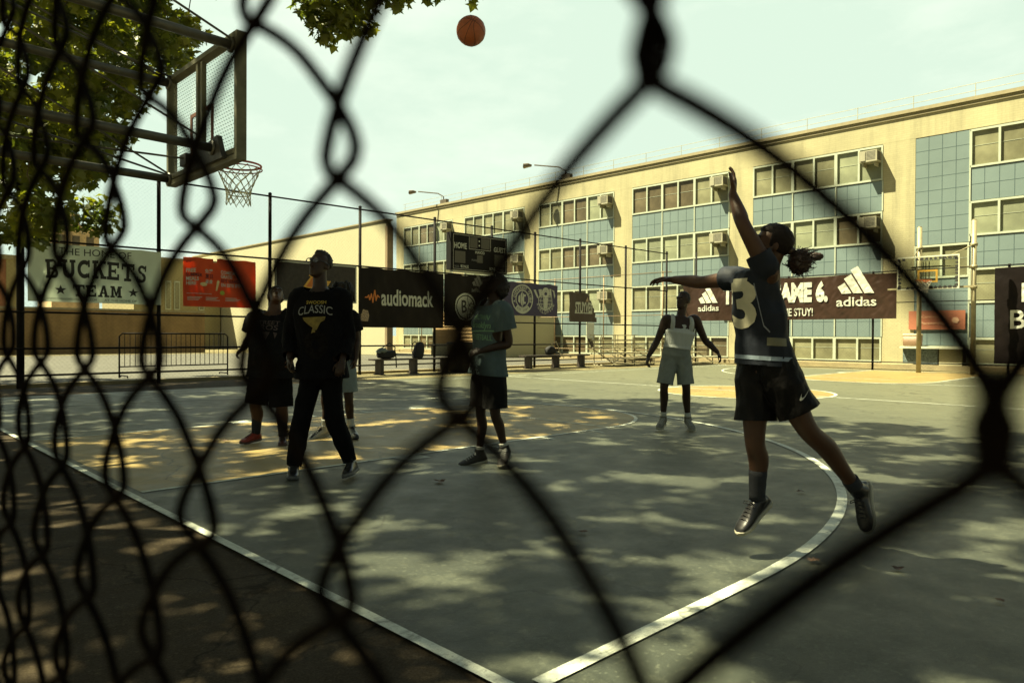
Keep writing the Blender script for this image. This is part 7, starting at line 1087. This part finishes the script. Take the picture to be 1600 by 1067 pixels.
 ((-2.6, 12.6),[(0.31,11.96,5.39,0.52),(-0.41,10.8,5.67,0.47),(4.62,13.05,10.47,0.48),(-2.27,14.54,10.14,0.52),(0.97,9.39,10.13,0.46),(-0.49,16.79,6.11,0.51),(-3.31,13.86,12.28,0.55),(0.76,12.94,4.83,0.38),(1.65,13.8,12.91,0.42),(-2.87,12.97,11.36,0.47),(0.92,15.79,12.44,0.45),(-0.21,9.69,11.5,0.52),(-0.28,16.2,10.72,0.5),(1.42,11.22,5.4,0.52),(4.1,13.69,10.76,0.5),(-0.48,16.29,7.29,0.51),(3.19,13.52,10.51,0.45),(-3.57,14.13,11.94,0.55),(3.31,8.97,8.75,0.43),(-1.97,11.42,12.67,0.34),(0.79,16.67,11.41,0.45),(-4.92,13.71,7.64,0.45),(0.47,17.23,10.27,0.44),(2.13,10.23,9.29,0.54),(3.12,10.02,12.33,0.42),(-1.16,13.69,12.83,0.47),(1.68,13.1,11.57,0.56),(-1.57,10.99,5.78,0.36),(-1.42,9.87,11.85,0.43),(0.67,10.29,6.41,0.38),(-4.96,11.71,9.96,0.45),(-1.58,16.66,9.8,0.41),(-5.04,14.1,9.54,0.55),(-3.66,11.95,8.2,0.43),(2.58,16.25,10.13,0.41),(-4.08,12.46,11.43,0.41),(3.88,15.63,9.77,0.46),(3.85,16.61,9.74,0.52),(-3.75,13.72,9.6,0.55),(0.51,15.8,11.15,0.47),(-2.91,13.22,12.38,0.52),(-3.81,11.12,10.58,0.51),(-3.95,11.79,10.09,0.46),(-2.49,14.49,5.37,0.41),(5.18,11.72,9.15,0.52),(2.7,11.33,8.22,0.44),(-2.7,14.21,8.08,0.38),(-0.44,12.6,5.15,0.38),(-0.15,15.75,9.21,0.4),(3.22,13.9,13.24,0.48),(-0.88,14.71,5.55,0.46),(1.59,12.93,14.01,0.38),(-2.59,11.52,7.8,0.34),(5.28,11.17,8.78,0.35),(-0.14,16.26,8.87,0.5),(3.07,12.19,7.31,0.47),(3.83,16.28,6.83,0.42),(3.03,16.98,9.68,0.48),(-2.14,12.6,11.09,0.5),(-0.18,17.89,9.74,0.38),(-1.42,14.98,4.87,0.52),(2.89,12.61,6.14,0.5),(-4.28,11.92,7.63,0.45),(4.33,9.98,10.02,0.39),(-2.83,14.98,6.42,0.4),(0.28,10.92,6.52,0.41),(-2.8,10.43,10.14,0.36),(0.39,15.3,12.32,0.53),(-2.71,8.84,9.47,0.46),(3.26,12.18,11.1,0.45),(-3.73,14.12,7.06,0.38),(-1.06,14.86,13.28,0.47),(-0.07,11.84,12.6,0.39),(0.67,16.85,5.94,0.42),(3.29,16.52,10.09,0.4),(-2.76,16.36,10.21,0.55),(2.68,14.31,10.24,0.38),(3.28,12.39,9.77,0.51),(1.69,10.03,11.37,0.56),(2.18,11.43,4.68,0.4),(-2.22,17.2,9.88,0.56),(0.09,12.51,12.08,0.37),(1.73,16.56,10.78,0.35),(-2.33,15.82,9.75,0.44),(0.82,15.3,5.17,0.36),(-3.85,12.7,10.79,0.44),(-1.42,10.42,8.55,0.54),(-3.17,10.16,9.79,0.47),(2.25,15.04,13.32,0.53),(1.33,12.28,12.37,0.49),(3.22,13.55,8.45,0.55),(-0.98,11.22,5.75,0.38),(-4.02,14.27,10.97,0.41),(2.0,11.1,6.39,0.38),(0.03,17.41,8.04,0.43),(2.08,9.24,6.63,0.5),(0.01,16.19,9.96,0.4),(-2.26,12.4,6.3,0.39),(0.36,13.48,13.85,0.41),(-0.97,14.47,11.11,0.48),(-3.21,12.97,12.71,0.46),(5.16,12.45,9.15,0.54),(-3.35,10.79,8.57,0.44),(-1.26,15.94,9.29,0.42),(-2.91,16.1,8.94,0.4),(0.76,15.93,5.92,0.44),(0.75,8.8,7.53,0.44),(-1.58,10.91,10.49,0.54),(-0.6,17.0,8.35,0.35),(0.84,15.65,8.84,0.45),(-2.95,10.31,11.4,0.49),(1.52,17.02,11.88,0.53),(0.28,12.9,12.83,0.42),(2.9,11.68,5.03,0.47),(-2.27,11.16,10.62,0.35),(0.86,11.75,5.81,0.49),(3.03,15.67,9.03,0.53),(0.13,8.94,11.39,0.34),(3.37,14.91,12.47,0.4),(1.52,13.7,13.63,0.49),(-2.59,15.21,10.02,0.51),(0.02,14.98,12.71,0.4),(-2.21,10.76,9.27,0.48),(-2.12,12.87,4.78,0.5),(2.65,11.14,5.8,0.42),(4.51,14.39,10.02,0.47),(-0.95,10.64,10.55,0.42),(1.13,14.2,5.32,0.36),(-3.52,13.95,8.22,0.41),(0.2,9.2,9.98,0.47),(-1.55,15.94,9.97,0.47),(-3.91,12.37,9.21,0.53),(-4.43,13.11,6.85,0.55),(-2.15,9.77,8.84,0.5),(-1.93,12.06,11.1,0.47),(3.56,14.22,7.29,0.49),(1.24,10.35,9.55,0.38),(-0.71,13.98,13.87,0.37),(3.45,11.71,8.65,0.41),(-4.34,13.77,10.66,0.4),(-0.36,13.13,6.11,0.39),(-0.39,12.37,4.15,0.55),(-3.51,13.38,12.06,0.43),(4.31,14.39,9.52,0.48),(-1.32,16.13,11.6,0.53),(-4.98,13.55,9.15,0.39),(3.36,10.19,6.44,0.42),(-2.7,12.39,9.9,0.46),(-2.95,11.32,10.29,0.52),(-3.89,16.05,9.59,0.48),(-0.96,15.02,12.31,0.45),(-1.35,12.64,4.29,0.5),(1.11,14.02,13.05,0.55),(3.19,11.39,11.82,0.38),(-1.01,15.95,6.43,0.36),(0.53,13.9,11.8,0.37),(4.04,15.02,6.36,0.47),(-3.44,10.27,7.04,0.54),(1.16,8.76,8.28,0.47),(-0.31,14.0,4.22,0.53),(2.79,11.17,4.91,0.41),(3.49,11.29,7.77,0.5),(1.81,8.77,10.69,0.51),(1.21,15.21,5.56,0.37),(-0.39,11.86,14.05,0.44),(2.63,8.53,8.76,0.46),(-1.99,10.21,11.61,0.37),(-2.08,13.82,12.51,0.48),(-0.73,10.74,7.84,0.44),(0.21,8.34,8.3,0.39),(2.64,6.46,7.18,0.48),(4.69,11.68,10.07,0.4),(1.12,8.31,3.17,0.41),(2.04,7.85,5.66,0.47),(1.14,11.82,7.15,0.58),(1.04,10.8,4.92,0.47),(0.69,9.48,6.04,0.46),(2.29,12.7,3.9,0.58),(2.11,11.31,5.74,0.37),(1.37,10.9,6.27,0.37),(1.7,6.99,7.42,0.53),(3.47,10.97,8.9,0.39),(2.09,10.31,5.72,0.51),(2.97,9.42,7.6,0.58),(1.76,10.65,8.46,0.5),(2.45,14.63,3.78,0.43),(2.87,5.6,6.55,0.51),(3.13,7.39,7.0,0.36),(0.87,11.1,4.5,0.4),(1.73,15.31,6.67,0.58),(0.9,7.56,5.1,0.57),(1.06,6.8,6.09,0.56),(2.03,12.83,8.23,0.47),(1.06,6.49,3.24,0.56),(4.05,12.65,9.93,0.5),(3.33,10.35,7.97,0.45),(1.28,13.22,9.2,0.46),(2.42,5.51,7.17,0.47),(3.85,11.52,8.32,0.58),(3.54,13.65,6.01,0.36),(1.79,13.56,9.3,0.59),(2.33,10.97,8.39,0.58),(2.21,9.71,8.35,0.53),(3.03,10.71,5.6,0.53),(1.56,11.01,4.45,0.43),(2.69,7.47,6.3,0.49),(1.86,8.96,8.14,0.55),(1.75,11.73,6.52,0.46),(2.9,10.76,6.76,0.5),(2.36,8.62,3.58,0.54),(0.97,6.79,4.34,0.54),(0.42,7.93,3.84,0.51),(0.54,7.99,5.63,0.58),(0.48,6.96,5.33,0.36),(2.36,11.13,6.9,0.5),(1.4,7.46,4.14,0.54),(1.42,10.61,3.35,0.44),(1.37,8.96,3.15,0.36),(4.43,9.65,9.4,0.41),(1.95,13.07,9.39,0.43),(2.98,10.77,8.67,0.58),(2.63,8.29,7.18,0.38),(1.14,10.35,6.79,0.49),(0.63,8.76,5.34,0.6),(2.01,9.84,7.75,0.43),(0.87,9.65,5.13,0.43),(1.45,9.51,3.67,0.44),(1.62,8.31,6.31,0.4),(1.73,6.71,4.34,0.53),(3.82,12.09,8.32,0.37),(2.56,13.74,4.18,0.38),(1.42,12.55,8.93,0.4),(3.33,12.71,5.64,0.49),(2.68,14.17,6.46,0.5),(4.63,10.8,8.04,0.55),(3.04,10.15,5.76,0.6),(4.34,10.29,7.83,0.57),(3.28,9.24,8.22,0.45),(1.4,15.26,8.93,0.38),(1.55,6.35,4.74,0.59),(1.28,14.17,4.48,0.56),(3.04,9.27,6.29,0.57),(1.7,13.98,5.17,0.48),(2.56,9.93,8.89,0.53),(2.38,9.8,6.45,0.38),(-6.29,14.81,9.73,0.25),(-5.8,11.42,12.51,0.4),(-4.78,17.03,13.45,0.37),(-6.09,15.88,11.72,0.35),(-2.96,13.67,9.4,0.31),(-6.28,13.86,11.2,0.39),(-3.9,10.2,8.76,0.31),(0.76,13.7,7.61,0.39),(3.5,12.98,8.26,0.3),(-0.65,8.66,12.13,0.37),(-7.45,13.15,9.12,0.28),(-6.27,13.32,7.66,0.36),(4.16,15.99,10.59,0.36),(-6.51,10.56,13.28,0.36),(-3.36,8.64,8.39,0.29),(-7.21,10.14,10.01,0.3),(-6.5,9.34,7.25,0.25),(1.73,8.51,13.18,0.36),(2.67,9.11,11.33,0.37),(3.42,9.19,12.44,0.29),(-6.63,13.46,13.07,0.3),(3.03,14.7,9.93,0.32),(-7.09,13.58,8.72,0.36),(-8.24,17.26,12.6,0.32),(-0.97,11.39,12.43,0.28),(4.91,8.23,10.23,0.4),(-4.32,8.75,6.8,0.28),(-6.29,12.16,8.23,0.37),(-5.82,13.85,7.05,0.32),(0.6,9.88,8.5,0.32),(-4.83,14.91,8.57,0.28),(-6.69,12.03,10.22,0.31),(-3.66,14.92,7.66,0.31),(5.03,14.45,8.42,0.25),(-6.84,12.13,8.61,0.27),(-7.59,10.57,11.48,0.3),(-2.52,8.66,10.3,0.33),(-8.6,13.6,11.99,0.26),(-3.74,12.19,7.36,0.37),(-8.29,14.65,10.73,0.33),(1.6,13.42,6.51,0.32),(-8.58,16.97,11.94,0.26),(-6.7,14.84,10.24,0.35),(-6.71,13.54,12.78,0.26),(4.08,9.3,11.31,0.32),(-7.01,9.19,11.51,0.26),(-5.19,15.71,9.49,0.29),(-4.64,10.27,7.09,0.36),(-7.38,11.93,10.44,0.38),(3.57,12.05,12.57,0.35),(-5.74,10.53,11.85,0.26),(-6.76,9.51,10.4,0.37),(3.53,15.37,9.17,0.26),(-7.3,13.3,12.24,0.32),(-6.9,16.24,10.25,0.28),(-5.34,13.32,11.35,0.27),(-7.46,11.61,10.64,0.3),(-7.91,13.1,11.78,0.37),(5.37,14.71,8.57,0.38),(-6.57,9.0,12.92,0.26),(3.46,10.03,8.84,0.3),(-6.19,11.73,9.99,0.4),(-5.34,10.01,7.86,0.32),(-3.07,16.49,12.67,0.38),(-6.46,11.24,11.64,0.26),(-5.55,10.68,9.88,0.33),(2.6,9.36,10.99,0.26),(-7.1,13.54,13.24,0.35),(2.67,11.13,11.83,0.26),(3.53,11.71,13.17,0.38),(1.98,13.04,6.55,0.26),(-7.22,13.97,10.56,0.33),(-5.34,11.59,13.35,0.32),(-3.59,15.29,8.97,0.3),(-5.96,12.26,8.9,0.26),(-9.1,12.34,13.25,0.26),(-5.72,13.0,8.3,0.3),(-5.76,11.61,13.41,0.28),(-7.75,11.52,11.36,0.39),(-7.87,12.31,13.17,0.32),(-2.39,14.17,11.47,0.32),(-3.95,9.81,7.88,0.27),(4.42,9.74,10.95,0.33),(-5.32,11.48,10.8,0.34),(-4.47,15.69,12.68,0.37),(-5.55,8.88,9.88,0.35),(-4.6,11.43,7.0,0.31),(-7.18,9.2,12.45,0.35),(-7.31,15.42,9.27,0.31),(-6.66,13.91,7.65,0.35),(-5.85,9.51,7.63,0.24),(3.27,14.28,10.34,0.33),(-7.68,16.47,11.7,0.27),(-8.3,9.29,11.75,0.32),(-4.71,10.5,11.77,0.27),(-6.64,13.6,11.09,0.27),(-8.43,12.6,11.07,0.26),(-7.13,10.34,12.33,0.3),(-7.27,11.36,8.68,0.39),(-5.15,12.72,11.36,0.28),(4.13,14.54,8.17,0.34),(-8.71,12.53,12.76,0.24),(-6.6,14.58,11.5,0.34),(-8.61,13.8,11.53,0.32),(-9.38,16.63,13.45,0.25),(-6.62,11.06,13.05,0.29),(-4.79,14.42,6.98,0.27),(4.46,14.32,11.36,0.3),(-6.9,16.68,11.26,0.39),(-6.64,12.51,8.1,0.38),(-3.84,15.26,12.6,0.27),(-2.0,15.82,12.5,0.38),(-6.76,9.76,11.91,0.32),(-2.61,14.37,11.02,0.3),(-4.66,9.55,8.66,0.3),(-7.46,9.81,10.64,0.4),(-4.05,10.44,11.63,0.36),(-7.66,11.49,13.14,0.28),(-6.72,11.38,7.79,0.3),(0.43,14.32,10.44,0.34),(5.29,15.2,8.77,0.29),(-7.92,10.44,9.79,0.4),(-7.21,14.58,11.04,0.28),(-4.11,16.9,11.77,0.26),(-9.36,9.81,13.41,0.25),(-6.46,13.4,10.15,0.37),(-7.62,15.57,10.55,0.29),(-5.51,14.35,7.26,0.3),(-3.18,12.81,6.95,0.26),(-6.58,9.72,9.96,0.27),(-0.62,13.69,8.05,0.26),(3.59,12.26,7.53,0.28),(-5.94,14.85,9.34,0.26),(-6.14,15.27,9.86,0.27),(-4.26,8.8,10.16,0.29),(-2.39,8.76,10.98,0.32),(-5.63,14.85,12.58,0.28),(-4.36,9.49,9.9,0.26),(-5.48,10.32,7.19,0.36),(-6.28,13.7,12.69,0.28),(2.28,15.95,12.81,0.31),(-6.46,14.2,10.16,0.34),(5.41,15.69,8.97,0.37),(-5.65,13.81,10.64,0.27),(-4.7,15.81,9.25,0.29),(-5.89,9.12,12.73,0.25),(-5.26,9.34,8.16,0.26),(-6.19,11.99,11.99,0.24),(-5.51,15.82,9.27,0.26),(-8.54,12.12,11.36,0.25),(-8.77,16.57,11.92,0.28),(1.7,15.49,11.76,0.25),(-4.41,14.51,9.02,0.29),(-4.34,9.65,9.36,0.29),(0.31,16.53,13.21,0.27),(2.64,9.76,11.91,0.33),(-5.7,10.54,13.24,0.29),(3.85,9.22,7.89,0.3),(-6.28,10.62,10.2,0.3),(-0.97,17.02,13.42,0.29),(3.24,15.07,9.39,0.25),(-4.79,15.51,9.48,0.26),(-0.94,15.1,10.85,0.25),(-3.2,17.23,12.99,0.29),(4.23,9.04,7.94,0.31),(5.14,13.98,9.66,0.31)]),
]

# ------------------------------------------------------------------ street trees over the baseline
bark_m = mat('plane tree bark', (.12, .095, .06), .9, .45, 3, .5, 14)
def leafmat():
    m = bpy.data.materials.new('plane leaf'); m.use_nodes = True; n = m.node_tree; n.nodes.clear(); k = n.links.new; o = n.nodes.new('ShaderNodeOutputMaterial'); d = n.nodes.new('ShaderNodeBsdfPrincipled'); d.inputs['Roughness'].default_value = .5
    t = n.nodes.new('ShaderNodeBsdfTranslucent'); a = n.nodes.new('ShaderNodeTexCoord'); z = n.nodes.new('ShaderNodeTexNoise'); z.inputs['Scale'].default_value = 1.1; z.inputs['Detail'].default_value = 5; k(a.outputs['Object'], z.inputs[0])
    r = n.nodes.new('ShaderNodeValToRGB'); r.color_ramp.elements[0].position = .35; r.color_ramp.elements[1].position = .68; r.color_ramp.elements[0].color = (.045, .072, .014, 1); r.color_ramp.elements[1].color = (.15, .165, .022, 1); k(z.outputs[0], r.inputs[0])
    k(r.outputs[0], d.inputs[0]); mm = n.nodes.new('ShaderNodeMixRGB'); mm.blend_type = 'MULTIPLY'; mm.inputs[0].default_value = 1; mm.inputs[2].default_value = (2.2, 2.0, .7, 1); k(r.outputs[0], mm.inputs[1]); k(mm.outputs[0], t.inputs[0])
    x = n.nodes.new('ShaderNodeMixShader'); x.inputs[0].default_value = .4; k(d.outputs[0], x.inputs[1]); k(t.outputs[0], x.inputs[2]); k(x.outputs[0], o.inputs[0]); return m
leaf_green = leafmat()
LOBE = np.array([(.0, -.05), (.22, .10), (.62, -.02), (.48, .28), (.85, .55), (.38, .55), (.30, .72), (.0, 1.15), (-.30, .72), (-.38, .55), (-.85, .55), (-.48, .28), (-.62, -.02), (-.22, .10)])
def tree(label, trunk, clumps, per, seed):
    t = thing('plane_tree', label, 'tree', (trunk[0], trunk[1], 0), 'plane trees along the baseline'); R = np.random.default_rng(seed); rr = random.Random(seed)
    top = Vector((trunk[0] + .3, trunk[1] + .2, 6.6)); m = MB()
    m.tube(catmull([(trunk[0], trunk[1], -.05), (trunk[0] + .05, trunk[1], 1.6), (trunk[0] + .12, trunk[1] + .1, 4.2), top], 5), rad_at([.40, .30, .26, .22], 5), 14); m.build('trunk', bark_m, t, True)
    m = MB(); cl = sorted(clumps, key=lambda c: (Vector(c[:3]) - top).length); nodes = [(top, .16)] 
    for i, c in enumerate(cl):
        p = Vector(c[:3]); best = min(nodes, key=lambda q: (q[0] - p).length + .25 * abs((q[0] - top).length - (p - top).length) + (1.2 if (q[0] - top).length > (p - top).length else 0))
        a = best[0]; L_ = (p - a).length; r0 = max(.012, best[1] * .62); mid = a.lerp(p, .5) + Vector((rr.gauss(0, .08), rr.gauss(0, .08), .06)) * min(L_, 2.)
        if L_ > .05: m.tube([a, mid, p], [r0, r0 * .8, max(.008, r0 * .55)], 5)
        nodes.append((p, max(.010, r0 * .6)))
        for k in range(3):
            e = p + Vector((rr.gauss(0, 1), rr.gauss(0, 1), rr.gauss(-.2, .8))).normalized() * c[3] * .8; m.tube([p, p.lerp(e, .5) + Vector((0, 0, .04)), e], [.008, .006, .003], 3)
    m.build('limbs', bark_m, t, True)
    V = []; F = []; 
    for c in clumps:
        k = max(10, int(per * (c[3] / .6) ** 2.2)); d = R.normal(size=(k, 3)); d /= np.linalg.norm(d, axis=1)[:, None]; rad = c[3] * R.uniform(.05, 1, (k, 1)) ** .45; P0 = np.array(c[:3]) + d * rad * (1, 1, .8)
        s = R.uniform(.095, .165, k); nrm = R.normal(size=(k, 3)) * .75 + (0, 0, .75) + d * .35; nrm /= np.linalg.norm(nrm, axis=1)[:, None]; a = R.normal(size=(k, 3)) + (0, 0, -.8); u = a - nrm * (a * nrm).sum(1)[:, None]; u /= np.linalg.norm(u, axis=1)[:, None]; w = np.cross(nrm, u)
        pts = P0[:, None, :] + s[:, None, None] * (LOBE[None, :, 0, None] * w[:, None, :] + LOBE[None, :, 1, None] * u[:, None, :] + (-.25 * np.abs(LOBE[None, :, 0, None]) ** 1.5) * nrm[:, None, :])
        b = len(V) * 14; V.extend(pts); 
    V = np.concatenate([v.reshape(-1, 3) for v in V]) if V else np.zeros((0, 3)); n = len(V) // 14
    me = bpy.data.meshes.new('crown'); off = np.array(t['_o']); me.vertices.add(len(V)); me.vertices.foreach_set('co', (V - off).ravel().astype(np.float32)); me.loops.add(n * 14); me.loops.foreach_set('vertex_index', np.arange(n * 14)); me.polygons.add(n); me.polygons.foreach_set('loop_start', np.arange(n) * 14); me.polygons.foreach_set('loop_total', np.full(n, 14)); me.update(); me.validate(); me.materials.append(leaf_green); link('crown', me, t); return n
NLEAF = [tree(*q) for q in (('plane tree with high crown overhead at the near end of the baseline', CROWNS[0][0], CROWNS[0][1], 300, 1), ('plane tree whose leafy branch tips hang into the sky left of the ball', CROWNS[1][0], CROWNS[1][1], 300, 2), ('plane tree with dense low yellow green foliage behind the near hoop', CROWNS[2][0], CROWNS[2][1], 230, 3))]
print('leaves', NLEAF)
